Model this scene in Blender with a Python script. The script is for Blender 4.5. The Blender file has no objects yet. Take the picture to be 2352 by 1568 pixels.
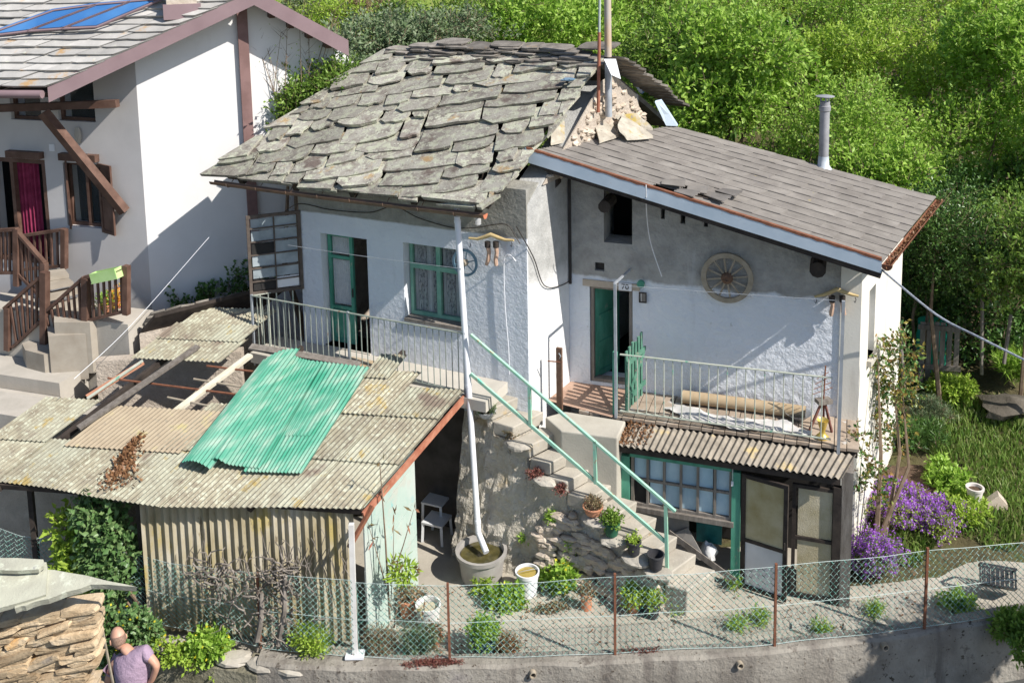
import bpy, math, random
import numpy as np
from mathutils import Vector, Matrix, noise as mnoise
for _c in (bpy.data.objects, bpy.data.meshes, bpy.data.materials, bpy.data.lights, bpy.data.cameras):
    for _o in list(_c): _c.remove(_o)
scn = bpy.context.scene
COL = scn.collection
random.seed(7); rng = np.random.default_rng(7)
rad = math.radians
# ---------------------------------------------------------------- camera, sky, sun, exposure
F, TH, RO, ZC, YH = 2300., rad(8), rad(-1.0), 9.5, -150.      # focal length and horizon in 2352-pixel units
CY = YH + F * math.tan(TH)
RM = Matrix.Rotation(math.pi/2 - TH, 3, 'X') @ Matrix.Rotation(RO, 3, 'Z')
CAM = Vector((0, 0, ZC))
cam = bpy.data.objects.new('camera', bpy.data.cameras.new('camera')); COL.objects.link(cam)
cam.matrix_world = Matrix.Translation(CAM) @ RM.to_4x4()
cam.data.sensor_width = 36; cam.data.lens = F / 2352 * 36
cam.data.shift_y = -(784 - CY) / 2352
cam.data.clip_start = .1; cam.data.clip_end = 2000
scn.camera = cam
SUN_AZ, SUN_EL = rad(-32.5), rad(43)
SUN = Vector((math.cos(SUN_AZ)*math.cos(SUN_EL), math.sin(SUN_AZ)*math.cos(SUN_EL), math.sin(SUN_EL)))
w = bpy.data.worlds.new('World'); scn.world = w; w.use_nodes = True
nt = w.node_tree; bg = nt.nodes['Background']; sky = nt.nodes.new('ShaderNodeTexSky')
sky.sky_type = 'NISHITA'; sky.sun_disc = False; sky.sun_elevation = SUN_EL
sky.sun_rotation = math.atan2(SUN.x, SUN.y); sky.altitude = 600; sky.ozone_density = 2.0
nt.links.new(sky.outputs[0], bg.inputs[0]); bg.inputs[1].default_value = .10
sl = bpy.data.lights.new('sun', 'SUN'); sl.energy = 5.0; sl.angle = rad(.5); sl.color = (1, .95, .88)
so = bpy.data.objects.new('sun', sl); COL.objects.link(so)
so.rotation_euler = (-SUN).to_track_quat('-Z', 'Y').to_euler(); so.location = (20, -10, 30)
scn.view_settings.view_transform = 'Standard'; scn.view_settings.look = 'None'
scn.view_settings.exposure = 0.35; scn.view_settings.gamma = 1; scn.view_settings.use_curve_mapping = False
# ---------------------------------------------------------------- unprojection: photo pixel + plane -> place
def ray(x, y): return RM @ Vector(((x-1176)/F, -(y-CY)/F, -1.))
def pz(x, y, z):
    d = ray(x, y); return CAM + d * ((z-ZC)/d.z)
def py(x, y, Y):
    d = ray(x, y); return CAM + d * (Y/d.y)
class Plane:
    def __init__(s, a, b, c):
        s.a = Vector(a); s.N = (Vector(b)-s.a).cross(Vector(c)-s.a).normalized()
        if s.N.z < 0: s.N = -s.N
    def px(s, x, y, lift=0):
        d = ray(x, y); return CAM + d * ((s.a + s.N*lift - CAM).dot(s.N) / d.dot(s.N))
class Wall:
    """vertical plane: u runs along it, off is towards the camera"""
    def __init__(s, p, ang):
        s.p = Vector((p[0], p[1], 0)); a = rad(ang); s.ang = a
        s.u = Vector((math.cos(a), math.sin(a), 0)); s.n = Vector((math.sin(a), -math.cos(a), 0))
    def px(s, x, y, off=0):
        d = ray(x, y); q = s.p + s.n*off
        return CAM + d * ((q-CAM).dot(s.n) / d.dot(s.n))
    def uz(s, x, y, off=0):
        q = s.px(x, y, off); return ((q-s.p).dot(s.u), q.z)
    def pt(s, u, z, off=0): return s.p + s.u*u + s.n*off + Vector((0, 0, z))
# ---------------------------------------------------------------- materials
def lin(h):
    h = h.lstrip('#'); o = []
    for i in (0, 2, 4):
        c = int(h[i:i+2], 16)/255; o.append(c/12.92 if c < .04045 else ((c+.055)/1.055)**2.4)
    return tuple(o)
MATS = {}
def mat(name, stops, scale=4., detail=7, rough=.85, bump=0., bscale=None, bdist=.02, stretch=None, rand=0., spots=(), metal=0., spec=.3, zsplit=None, rot=0., coat=0., streak=None):
    if name in MATS: return MATS[name]
    m = bpy.data.materials.new(name); m.use_nodes = True; t = m.node_tree; N = t.nodes; L = t.links
    b = N['Principled BSDF']; b.inputs['Roughness'].default_value = rough; b.inputs['Metallic'].default_value = metal
    b.inputs['Specular IOR Level'].default_value = spec; b.inputs['Coat Weight'].default_value = coat
    g = N.new('ShaderNodeNewGeometry'); src = g.outputs['Position']
    oi = N.new('ShaderNodeObjectInfo')
    if stretch or rot or rand:
        mp = N.new('ShaderNodeMapping'); L.new(src, mp.inputs[0]); mp.inputs['Scale'].default_value = stretch or (1, 1, 1); mp.inputs['Rotation'].default_value = (0, 0, rot)
        src = mp.outputs[0]
        if rand:
            vm = N.new('ShaderNodeVectorMath'); vm.operation = 'MULTIPLY_ADD'; L.new(oi.outputs['Random'], vm.inputs[0]); vm.inputs[1].default_value = (37, 51, 29); L.new(src, vm.inputs[2]); src = vm.outputs[0]
    def noise(sc, det=detail, r=.6):
        n = N.new('ShaderNodeTexNoise'); n.inputs['Scale'].default_value = sc; n.inputs['Detail'].default_value = det; n.inputs['Roughness'].default_value = r
        L.new(src, n.inputs['Vector']); return n.outputs['Fac']
    def ramp(fac, st, mode='LINEAR'):
        r = N.new('ShaderNodeValToRGB'); L.new(fac, r.inputs[0]); r.color_ramp.interpolation = mode
        e = r.color_ramp.elements
        while len(e) < len(st): e.new(.5)
        for i, (p, c) in enumerate(st):
            e[i].position = p; e[i].color = (*c[:3], 1) if len(c) >= 3 else (c[0],)*3+(1,)
        return r.outputs[0]
    def mix(fac, a, c2):
        x = N.new('ShaderNodeMix'); x.data_type = 'RGBA'; L.new(fac, x.inputs[0]); L.new(a, x.inputs[6])
        if isinstance(c2, tuple): x.inputs[7].default_value = (*c2, 1)
        else: L.new(c2, x.inputs[7])
        return x.outputs[2]
    if len(stops) == 1: stops = [(.3, stops[0][1]), (.7, tuple(c*.8 for c in stops[0][1]))]
    col = ramp(noise(scale), stops)
    for s in spots:        # (scale, lo, hi, colour)
        col = mix(ramp(noise(s[0], s[4] if len(s) > 4 else 5, .65), [(s[1], (0, 0, 0)), (s[2], (1, 1, 1))]), col, s[3])
    if zsplit:             # paint edge at a height: (z, softness, colour above, wobble)
        sx = N.new('ShaderNodeSeparateXYZ'); L.new(g.outputs['Position'], sx.inputs[0])
        ma = N.new('ShaderNodeMath'); ma.operation = 'MULTIPLY_ADD'; L.new(noise(2.2, 5), ma.inputs[0]); ma.inputs[1].default_value = zsplit[3]; L.new(sx.outputs['Z'], ma.inputs[2])
        mr = N.new('ShaderNodeMapRange'); L.new(ma.outputs[0], mr.inputs[0]); mr.inputs[1].default_value = zsplit[0]+zsplit[3]*.5; mr.inputs[2].default_value = zsplit[0]+zsplit[3]*.5+zsplit[1]
        col = mix(mr.outputs[0], col, ramp(noise(3.1, 9, .7), [(.3, tuple(c*.62 for c in zsplit[2])), (.62, zsplit[2])]))
    if streak:             # rain streaks: (scale, lo, hi, colour)
        m2 = N.new('ShaderNodeMapping'); L.new(g.outputs['Position'], m2.inputs[0]); m2.inputs['Scale'].default_value = (1, 1, .12)
        n2 = N.new('ShaderNodeTexNoise'); n2.inputs['Scale'].default_value = streak[0]; n2.inputs['Detail'].default_value = 8; n2.inputs['Roughness'].default_value = .65; L.new(m2.outputs[0], n2.inputs['Vector'])
        col = mix(ramp(n2.outputs['Fac'], [(streak[1], (0, 0, 0)), (streak[2], (1, 1, 1))]), col, streak[3])
    if rand:
        hs = N.new('ShaderNodeHueSaturation'); L.new(col, hs.inputs['Color'])
        mr = N.new('ShaderNodeMapRange'); L.new(oi.outputs['Random'], mr.inputs[0]); mr.inputs[3].default_value = 1-rand; mr.inputs[4].default_value = 1+rand
        L.new(mr.outputs[0], hs.inputs['Value']); col = hs.outputs[0]
    L.new(col, b.inputs['Base Color'])
    if bump:
        bn = N.new('ShaderNodeBump'); bn.inputs['Strength'].default_value = bump; bn.inputs['Distance'].default_value = bdist
        L.new(noise(bscale or scale*4, 6, .6), bn.inputs['Height']); L.new(bn.outputs[0], b.inputs['Normal'])
    MATS[name] = m; return m
def leafmat(name, cols, trans=.35, rough=.45):
    if name in MATS: return MATS[name]
    m = bpy.data.materials.new(name); m.use_nodes = True; t = m.node_tree; N = t.nodes; L = t.links
    b = N['Principled BSDF']; b.inputs['Roughness'].default_value = rough; b.inputs['Specular IOR Level'].default_value = .35
    g = N.new('ShaderNodeNewGeometry'); r = N.new('ShaderNodeValToRGB'); L.new(g.outputs['Random Per Island'], r.inputs[0])
    e = r.color_ramp.elements
    while len(e) < len(cols): e.new(.5)
    for i, c in enumerate(cols): e[i].position = i/max(1, len(cols)-1); e[i].color = (*c, 1)
    L.new(r.outputs[0], b.inputs['Base Color'])
    tr = N.new('ShaderNodeBsdfTranslucent'); L.new(r.outputs[0], tr.inputs[0]); mx = N.new('ShaderNodeMixShader'); mx.inputs[0].default_value = trans
    L.new(b.outputs[0], mx.inputs[1]); L.new(tr.outputs[0], mx.inputs[2]); L.new(mx.outputs[0], N['Material Output'].inputs[0])
    MATS[name] = m; return m
def glassmat(name, tint, rough=.05, trans=.6):
    if name in MATS: return MATS[name]
    m = bpy.data.materials.new(name); m.use_nodes = True; b = m.node_tree.nodes['Principled BSDF']
    b.inputs['Base Color'].default_value = (*tint, 1); b.inputs['Roughness'].default_value = rough
    b.inputs['Alpha'].default_value = 1-trans; b.inputs['Specular IOR Level'].default_value = .6
    MATS[name] = m; return m
# ---------------------------------------------------------------- mesh helpers
ORG = {}
class MB:
    def __init__(s): s.v = []; s.f = []
    def add(s, vs, fs):
        o = len(s.v); s.v += [Vector(v) for v in vs]; s.f += [tuple(i+o for i in f) for f in fs]; return s
    def hexa(s, p):  # bottom 4 ccw, top 4 ccw
        return s.add(p, [(3, 2, 1, 0), (4, 5, 6, 7), (0, 1, 5, 4), (1, 2, 6, 5), (2, 3, 7, 6), (3, 0, 4, 7)])
    def box(s, c, sz, rz=0, tilt=None):
        M = Matrix.Rotation(rz, 3, 'Z')
        if tilt is not None: M = M @ tilt
        c = Vector(c); h = Vector(sz)/2
        return s.hexa([c + M @ Vector((x*h.x, y*h.y, z*h.z)) for z in (-1, 1) for x, y in ((-1, -1), (1, -1), (1, 1), (-1, 1))])
    def bar(s, p, q, w_, h_, up=(0, 0, 1)):
        p = Vector(p); q = Vector(q); d = (q-p).normalized(); up = Vector(up)
        if abs(d.dot(up)) > .97: up = Vector((0, 1, 0))
        sd = d.cross(up).normalized(); u2 = sd.cross(d).normalized()
        a = sd*w_/2; b = u2*h_/2
        return s.hexa([p-a-b, p+a-b, p+a+b, p-a+b, q-a-b, q+a-b, q+a+b, q-a+b])
    def prism(s, poly, vec):
        n = len(poly); poly = [Vector(p) for p in poly]; vec = Vector(vec)
        nn = Vector()
        for i in range(n): nn += poly[i].cross(poly[(i+1) % n])
        if nn.dot(vec) > 0: poly = poly[::-1]
        top = [p+vec for p in poly]
        return s.add(poly+top, [tuple(range(n)), tuple(range(2*n-1, n-1, -1))] + [(i, i+n, (i+1) % n + n, (i+1) % n) for i in range(n)])
    def tube(s, pts, r, n=6, caps=True):
        pts = [Vector(p) for p in pts]; k = len(pts); rr = r if isinstance(r, (list, tuple)) else [r]*k
        base = len(s.v); prev = None
        for i, p in enumerate(pts):
            d = (pts[min(i+1, k-1)]-pts[max(i-1, 0)]).normalized()
            ref = prev if prev is not None else (Vector((0, 0, 1)) if abs(d.z) < .9 else Vector((1, 0, 0)))
            a = (ref - d*ref.dot(d)).normalized(); b = d.cross(a); prev = a
            for j in range(n):
                t = 2*math.pi*j/n; s.v.append(p + (a*math.cos(t)+b*math.sin(t))*rr[i])
        for i in range(k-1):
            for j in range(n):
                s.f.append((base+i*n+j, base+i*n+(j+1) % n, base+(i+1)*n+(j+1) % n, base+(i+1)*n+j))
        if caps:
            s.f.append(tuple(base+j for j in range(n-1, -1, -1))); s.f.append(tuple(base+(k-1)*n+j for j in range(n)))
        return s
    def lathe(s, c, prof, n=24, M=None, cap=True):
        c = Vector(c); base = len(s.v); k = len(prof)
        for r, z in prof:
            for j in range(n):
                t = 2*math.pi*j/n; q = Vector((r*math.cos(t), r*math.sin(t), z)); s.v.append(c + (M @ q if M else q))
        for i in range(k-1):
            for j in range(n): s.f.append((base+i*n+j, base+i*n+(j+1) % n, base+(i+1)*n+(j+1) % n, base+(i+1)*n+j))
        if cap:
            if prof[0][0] > 1e-4: s.f.append(tuple(base+j for j in range(n-1, -1, -1)))
            if prof[-1][0] > 1e-4: s.f.append(tuple(base+(k-1)*n+j for j in range(n)))
        return s
    def blob(s, c, r, seed=0, jit=.15, nu=9, nv=6, M=None):
        c = Vector(c); base = len(s.v); rs = random.Random(seed); ph = rs.random()*50
        for i in range(nv+1):
            for j in range(nu):
                a = math.pi*i/nv; t = 2*math.pi*j/nu
                q = Vector((math.sin(a)*math.cos(t), math.sin(a)*math.sin(t), math.cos(a)))
                k = 1 + jit*2*mnoise.noise(q*1.3+Vector((ph, ph*.7, 0)))
                q = Vector((q.x*r[0], q.y*r[1], q.z*r[2]))*k
                s.v.append(c + (M @ q if M else q))
        for i in range(nv):
            for j in range(nu): s.f.append((base+i*nu+j, base+(i+1)*nu+j, base+(i+1)*nu+(j+1) % nu, base+i*nu+(j+1) % nu))
        return s
    def build(s, name, m, parent=None, smooth=False, label=None):
        o = ORG[parent.name] if parent else Vector()
        me = bpy.data.meshes.new(name); me.from_pydata([tuple(v-o) for v in s.v], [], s.f); me.materials.append(m)
        if smooth: me.shade_smooth(); me.set_sharp_from_angle(angle=rad(48))
        ob = bpy.data.objects.new(name, me); COL.objects.link(ob)
        if parent: ob.parent = parent
        ORG[ob.name] = o
        if label: ob['label'] = label
        return ob
def thing(name, label, cat, loc=(0, 0, 0), group=None):
    o = bpy.data.objects.new(name, None); COL.objects.link(o); o.location = loc; o.empty_display_size = .2
    o['label'] = label; o['category'] = cat
    if group: o['group'] = group
    ORG[o.name] = Vector(loc); return o
def tag(o, label, cat, group=None):
    o['label'] = label; o['category'] = cat
    if group: o['group'] = group
    return o
def single(name, mb, m, label, cat, group=None, smooth=False):
    mn = Vector((min(v.x for v in mb.v)+max(v.x for v in mb.v), min(v.y for v in mb.v)+max(v.y for v in mb.v), 2*min(v.z for v in mb.v)))/2
    for v in mb.v: v -= mn
    o = mb.build(name, m, None, smooth); o.location = mn; ORG[o.name] = mn
    return tag(o, label, cat, group)
def struct(name, mb, m, smooth=False):
    o = mb.build(name, m, None, smooth); o['kind'] = 'structure'; return o
def place(name, me, M, parent, m=None):
    """an object sharing mesh data, world matrix M, under parent whose part origin is ORG[parent]"""
    ob = bpy.data.objects.new(name, me); COL.objects.link(ob); ob.parent = parent
    ob.matrix_local = Matrix.Translation(-ORG[parent.name]) @ M; return ob
def frame(p, x, y, z): return Matrix(((x.x, y.x, z.x, p.x), (x.y, y.y, z.y, p.y), (x.z, y.z, z.z, p.z), (0, 0, 0, 1)))
def raw(name, V, Fa, m, parent=None, smooth=False):
    """numpy mesh: V (n,3) world, Fa (k,3) or (k,4)"""
    o = np.array(ORG[parent.name]) if parent else np.zeros(3)
    V = np.asarray(V, dtype=np.float32) - o.astype(np.float32); k = Fa.shape[1]
    me = bpy.data.meshes.new(name); me.vertices.add(len(V)); me.vertices.foreach_set('co', V.ravel())
    me.loops.add(Fa.size); me.loops.foreach_set('vertex_index', Fa.astype(np.int32).ravel())
    me.polygons.add(len(Fa)); me.polygons.foreach_set('loop_start', np.arange(0, Fa.size, k, dtype=np.int32))
    me.update(calc_edges=True); me.materials.append(m)
    if smooth: me.shade_smooth()
    ob = bpy.data.objects.new(name, me); COL.objects.link(ob)
    if parent: ob.parent = parent
    ORG[ob.name] = Vector(o); return ob
def unit(a): return a/np.maximum(np.linalg.norm(a, axis=-1, keepdims=True), 1e-6)
def leaves(name, P, D, L, W, m, parent=None, fold=.25):
    """P bases, D directions (n,3), L, W arrays: folded two-triangle leaves"""
    n = len(P); D = unit(D); r = unit(rng.normal(size=(n, 3)))
    S = unit(np.cross(D, r)); Nn = np.cross(S, D); L = np.broadcast_to(L, (n,))[:, None]; W = np.broadcast_to(W, (n,))[:, None]
    mid = P + D*L*.45 + Nn*(W*fold)
    V = np.stack([P, mid+S*W/2, P+D*L, mid-S*W/2], 1).reshape(-1, 3)
    b = np.arange(n)[:, None]*4
    Fa = np.concatenate([b+[0, 1, 2], b+[0, 2, 3]], 1).reshape(-1, 3)
    return raw(name, V, Fa, m, parent)
def sprig_points(n, lumps, per=7, sl=.3, updir=.5, shell=.45):
    """lumps: list of (centre, radii). returns leaf positions and directions along short outward sprigs, plus sprig lines"""
    ns = max(1, n//per); wts = np.array([r[0]*r[1]*r[2] for c, r in lumps])**.7; wts /= wts.sum()
    k = rng.choice(len(lumps), ns, p=wts)
    Cc = np.array([list(c) for c, r in lumps])[k]; Rr = np.array([list(r) for c, r in lumps])[k]
    q = unit(rng.normal(size=(ns, 3))); rr = shell + (1-shell)*rng.random((ns, 1))**.6
    B = Cc + q*rr*Rr; out = unit(q/Rr*Rr.mean(1, keepdims=True) + rng.normal(size=(ns, 3))*.45 + [0, 0, updir])
    t = np.linspace(.1, 1, per)[None, :, None]; ln = (sl*(.6+.8*rng.random((ns, 1, 1))))
    P = B[:, None]+out[:, None]*t*ln + rng.normal(size=(ns, per, 3))*.012
    Dl = out[:, None]*.7 + unit(rng.normal(size=(ns, per, 3)))*.9
    return P.reshape(-1, 3), Dl.reshape(-1, 3), B, B+out*ln[:, 0]
def twigs(name, A, Bp, r, m, parent):
    n = len(A); d = unit(Bp-A); s1 = unit(np.cross(d, rng.normal(size=(n, 3)))); s2 = np.cross(d, s1)
    V = np.stack([A+s1*r, A-s1*r*.5+s2*r*.87, A-s1*r*.5-s2*r*.87, Bp], 1).reshape(-1, 3); b = np.arange(n)[:, None]*4
    Fa = np.concatenate([b+[0, 1, 3], b+[1, 2, 3], b+[2, 0, 3]], 1).reshape(-1, 3)
    return raw(name, V, Fa, m, parent)
def plant(name, label, cat, base, lumps, n, leaf, m, group=None, per=7, sl=.25, updir=.5, shell=.45, stems=5, twigfrac=.5, wl=.5, flower=None):
    """a shrub: stems from the base into the lumps, sprigs of leaves (crown), optional flowers (count, size, material)"""
    base = Vector(base); t = thing(name, label, cat, base, group)
    P, D, A, Bp = sprig_points(n, lumps, per, sl, updir, shell)
    leaves('crown', P, D, leaf*(.7+.6*rng.random(len(P))), leaf*wl*(.8+.4*rng.random(len(P))), m, t)
    k = int(len(A)*twigfrac)
    if k: twigs('twigs', A[:k], Bp[:k], .006 if leaf < .1 else .009, MATS['twig'], t)['kind'] = 'stuff'
    mb = MB()
    for i in range(stems):
        c, r = lumps[i % len(lumps)]; c = Vector(c) + Vector((random.uniform(-.4, .4)*r[0], random.uniform(-.4, .4)*r[1], random.uniform(0, .6)*r[2]))
        p0 = base + Vector((random.uniform(-.1, .1), random.uniform(-.1, .1), -.03)); h = (c-p0).length
        mid = p0.lerp(c, .5)+Vector((random.uniform(-.1, .1)*h, random.uniform(-.1, .1)*h, .05*h))
        mb.tube([p0, mid, c], [.012*h+.008, .008*h+.005, .004], 5)
    if stems: mb.build('stem', MATS['twig'], t, True)
    if flower:
        fn, fs, fm = flower; kk = rng.choice(len(Bp), fn, replace=len(Bp) < fn)
        leaves('flowers', Bp[kk]+rng.normal(size=(fn, 3))*.02, rng.normal(size=(fn, 3))*.5+[0, -.3, .8], fs, fs*.9, fm, t, .1)['kind'] = 'stuff'
    return t
# ---------------------------------------------------------------- materials in use
mat('twig', [(.3, (.16, .11, .07)), (.7, (.28, .21, .15))], 9)
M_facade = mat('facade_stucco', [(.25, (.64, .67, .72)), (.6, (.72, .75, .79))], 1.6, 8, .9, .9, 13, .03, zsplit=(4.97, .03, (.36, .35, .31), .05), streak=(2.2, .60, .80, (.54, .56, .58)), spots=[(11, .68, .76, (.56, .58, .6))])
M_side = mat('side_stucco', [(.25, (.72, .72, .71)), (.7, (.82, .82, .81))], 1.3, 8, .9, .9, 28, .016, zsplit=(4.05, .3, (.52, .52, .50), .5), spots=[(1.9, .66, .8, (.5, .46, .4))])
M_wing = mat('wing_stucco', [(.25, (.69, .72, .77)), (.65, (.77, .80, .84))], 1.5, 8, .9, .9, 9, .045, zsplit=(4.02, .05, (.43, .42, .395), .22), spots=[(9, .66, .74, (.55, .57, .58))], streak=(2.4, .60, .82, (.56, .58, .6)))
M_cream = mat('cream_render', [(.3, (.70, .67, .58)), (.7, (.78, .75, .68))], 1.3, 6, .9, .4, 30, .006, streak=(2.4, .55, .8, (.50, .46, .40)))
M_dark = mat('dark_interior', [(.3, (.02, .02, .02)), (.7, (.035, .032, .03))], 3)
M_slab = mat('lichen_slate', [(.28, (.115, .10, .088)), (.42, (.26, .235, .20)), (.60, (.37, .35, .30))], 3.2, 9, .95, .8, 40, .012, rand=.26,
             spots=[(7, .50, .58, (.42, .425, .325)), (17, .56, .63, (.48, .485, .39)), (2.1, .61, .69, (.36, .25, .13)), (1.5, .60, .68, (.17, .135, .115)), (24, .62, .66, (.09, .08, .07))])
M_slate2 = mat('thin_slate', [(.3, (.13, .115, .10)), (.7, (.32, .29, .25))], 5, 8, .95, .7, 40, .008, rand=.35, spots=[(3, .62, .7, (.36, .26, .15))])
M_rubble = mat('rubble_stone', [(.3, (.42, .34, .26)), (.7, (.60, .52, .43))], 4, 7, .95, .6, 30, .01, rand=.2)
M_mortar = mat('lime_mortar', [(.3, (.40, .34, .28)), (.7, (.55, .48, .40))], 5, 8, .95, .9, 22, .03)
M_fibre = mat('fibre_cement', [(.3, (.185, .167, .15)), (.7, (.315, .29, .26))], 2.2, 9, .95, .4, 60, .004, rand=.05, spots=[(6, .58, .7, (.22, .20, .19)), (2.4, .70, .75, (.36, .30, .14))])
M_fascia = mat('galvanised_steel', [(.3, (.46, .56, .66)), (.7, (.58, .67, .76))], 2.5, 6, .45, metal=.2, spots=[(12, .68, .74, (.40, .22, .10))])
M_rust = mat('rusty_iron', [(.3, (.15, .06, .035)), (.7, (.27, .115, .065))], 14, 8, .9, .3, 60, .003)
M_rustpole = mat('rust_brown_pipe', [(.35, (.30, .10, .06)), (.65, (.40, .17, .11))], 9, 6, .7)
M_ironblk = mat('dark_iron', [(.3, (.03, .028, .026)), (.7, (.06, .05, .045))], 8, 5, .6)
M_gutter = mat('brown_gutter', [(.3, (.12, .09, .075)), (.7, (.24, .15, .10))], 5, 6, .55, metal=.3)
M_oldwood = mat('weathered_wood', [(.3, (.14, .12, .10)), (.7, (.28, .25, .22))], 6, 8, .9, .5, 40, .006, stretch=(3, 3, .5), rand=.2)
M_blkwood = mat('dark_wood', [(.3, (.025, .02, .018)), (.7, (.07, .055, .045))], 6, 8, .8, .4, 40, .005)
M_greenpt = mat('old_green_paint', [(.3, (.04, .20, .13)), (.6, (.10, .34, .24))], 4, 8, .55, .3, 30, .004, spots=[(9, .62, .68, (.30, .33, .26))], stretch=(1, 1, .4))
M_greenlt = mat('pale_green_frame', [(.3, (.13, .33, .24)), (.7, (.26, .46, .36))], 6, 8, .6, .3, 30, .004)
M_mint = mat('mint_green_paint', [(.3, (.26, .56, .42)), (.7, (.40, .62, .46))], 5, 6, .5, spots=[(8, .60, .68, (.45, .30, .18)), (3, .62, .7, (.10, .50, .38))])
M_rail = mat('faded_green_railing', [(.3, (.40, .44, .36)), (.7, (.55, .56, .48))], 8, 6, .6, spots=[(10, .62, .70, (.32, .18, .10)), (5, .60, .66, (.14, .40, .28))])
M_steel = mat('galvanised_post', [(.3, (.34, .37, .40)), (.7, (.5, .53, .57))], 5, 5, .5, metal=.3)
M_white = mat('white_enamel', [(.3, (.74, .75, .78)), (.7, (.82, .83, .85))], 3, 4, .35)
M_step = mat('step_stone', [(.3, (.34, .31, .26)), (.7, (.50, .46, .39))], 3, 9, .9, .6, 30, .012, spots=[(2.3, .60, .72, (.46, .36, .22)), (11, .66, .74, (.26, .24, .20))])
M_concrete = mat('yard_concrete', [(.3, (.33, .30, .245)), (.7, (.48, .44, .37))], 1.2, 10, .92, .5, 30, .012, spots=[(2.6, .60, .70, (.30, .28, .23)), (20, .70, .76, (.22, .20, .17))])
M_balc = mat('balcony_concrete', [(.3, (.45, .42, .36)), (.7, (.58, .54, .47))], 2, 8, .9, .3, 30, .006)
M_glass = glassmat('window_glass', (.12, .15, .16), .04, .86)
M_curtain = mat('net_curtain', [(.4, (.74, .75, .76)), (.6, (.85, .85, .85))], 14, 4, .9)
M_terra = mat('terracotta', [(.3, (.48, .20, .11)), (.7, (.62, .30, .18))], 8, 5, .85)
M_black = mat('black_plastic', [(.3, (.03, .03, .034)), (.7, (.06, .06, .065))], 6, 4, .5)
M_soil = mat('brown_soil', [(.3, (.07, .045, .03)), (.7, (.17, .11, .075))], 9, 9, 1, .9, 30, .03)
# ---------------------------------------------------------------- frames of the place
FW = Wall((.175, 14.47), -26)          # facade of the stone-roofed block, u = 0 at its right corner
SW = Wall((.175, 14.47), 58)           # right side wall of the block
WW = Wall((3.93, 14.52), -19)          # front of the wing
WC = WW.px(1968, 955)                  # right corner of the wing
RW = Wall((WC.x, WC.y), 57)            # right wall of the wing
ZL, ZR = 2.68, 2.22                    # balcony floors
BL = pz(1410, 955, 2.2); BR = pz(1918, 1025, 2.2)
BW = Wall((BL.x, BL.y), math.degrees(math.atan2(BR.y-BL.y, BR.x-BL.x)))   # front line of the right balcony
LW = Wall((4.5, 12.97), -18.6)         # front of the lean-to under it
def isect(w1, w2):                     # u on w1 where it crosses w2
    return (w2.p-w1.p).dot(w2.n) / w1.u.dot(w2.n)
def smooth(a, b, x):
    t = min(1, max(0, (x-a)/(b-a))); return t*t*(3-2*t)
def ground_z(x, y):
    z = smooth(4.6, 6.2, x)*max(0, (y-13.4)*.15)*smooth(13.2, 14.5, y)
    z = max(z, 1.85*smooth(-6.2, -7.0, x)*smooth(14.6, 15.4, y))
    if y > 19.5: z = max(z, .7) if y > 21 else z
    h = max(0., y-20.2)*.37
    k = smooth(19.8, 22, y)
    z = z*(1-k) + max(z, 1.0+h)*k
    if y > 13.5 and (x > 5 or y > 20): z += .13*mnoise.noise(Vector((x*.5, y*.5, 3)))+.05*mnoise.noise(Vector((x*2.1, y*2.1, 9)))
    return z
M_earth = mat('garden_earth', [(.3, (.06, .05, .025)), (.5, (.10, .085, .04)), (.7, (.08, .10, .03))], 2.2, 9, 1, .8, 14, .05, spots=[(1.3, .58, .66, (.20, .14, .09))])
M_street = mat('street_asphalt', [(.3, (.06, .06, .058)), (.7, (.10, .10, .095))], 6, 8, .9, .4, 90, .004)
def grid(x0, x1, y0, y1, nx, ny, fz, keep=None):
    mb = MB(); xs = [x0+(x1-x0)*i/nx for i in range(nx+1)]; ys = [y0+(y1-y0)*(j/ny)**1.35 for j in range(ny+1)]
    mb.v = [Vector((x, y, fz(x, y))) for y in ys for x in xs]
    mb.f = [(j*(nx+1)+i, j*(nx+1)+i+1, (j+1)*(nx+1)+i+1, (j+1)*(nx+1)+i) for j in range(ny) for i in range(nx)]
    return mb
# crest of the retaining wall, left to right
CREST = [(-7.6, 13.55), (-6.0, 12.98), (-4.85, 12.25), (-3.05, 11.86), (-2.18, 11.8), (-.86, 11.8), (1.11, 11.84), (3.04, 11.95), (4.94, 12.2), (6.9, 12.6), (11, 13.6), (20, 15)]
def crest_y(x):
    for (x0, y0), (x1, y1) in zip(CREST, CREST[1:]):
        if x <= x1: return y0+(y1-y0)*(x-x0)/(x1-x0)
    return CREST[-1][1]
struct('street', MB().add([(-300, -60, -.72), (300, -60, -.72), (300, 500, -.72), (-300, 500, -.72)], [(0, 1, 2, 3)]), M_street)
g = MB(); nx, ny = 130, 110
for j in range(ny+1):
    for i in range(nx+1):
        x = -30+(66*i/nx); yc = max(crest_y(x), 11.7)+.12 if x > -7 else 13.6; y = yc + (95-yc)*(j/ny)**1.9
        g.v.append(Vector((x, y, ground_z(x, y)-.02)))
g.f = [(j*(nx+1)+i, j*(nx+1)+i+1, (j+1)*(nx+1)+i+1, (j+1)*(nx+1)+i) for j in range(ny) for i in range(nx)]
struct('hillside_ground', g, M_earth, True)
struct('meadow', grid(-20, 6, 26, 60, 40, 30, lambda x, y: ground_z(x, y)+.06), mat('meadow_green', [(.3, (.17, .24, .04)), (.7, (.27, .34, .07))], 3, 9, 1, .8, 12, .08, spots=[(1.2, .6, .7, (.28, .25, .12))]), True)
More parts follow.
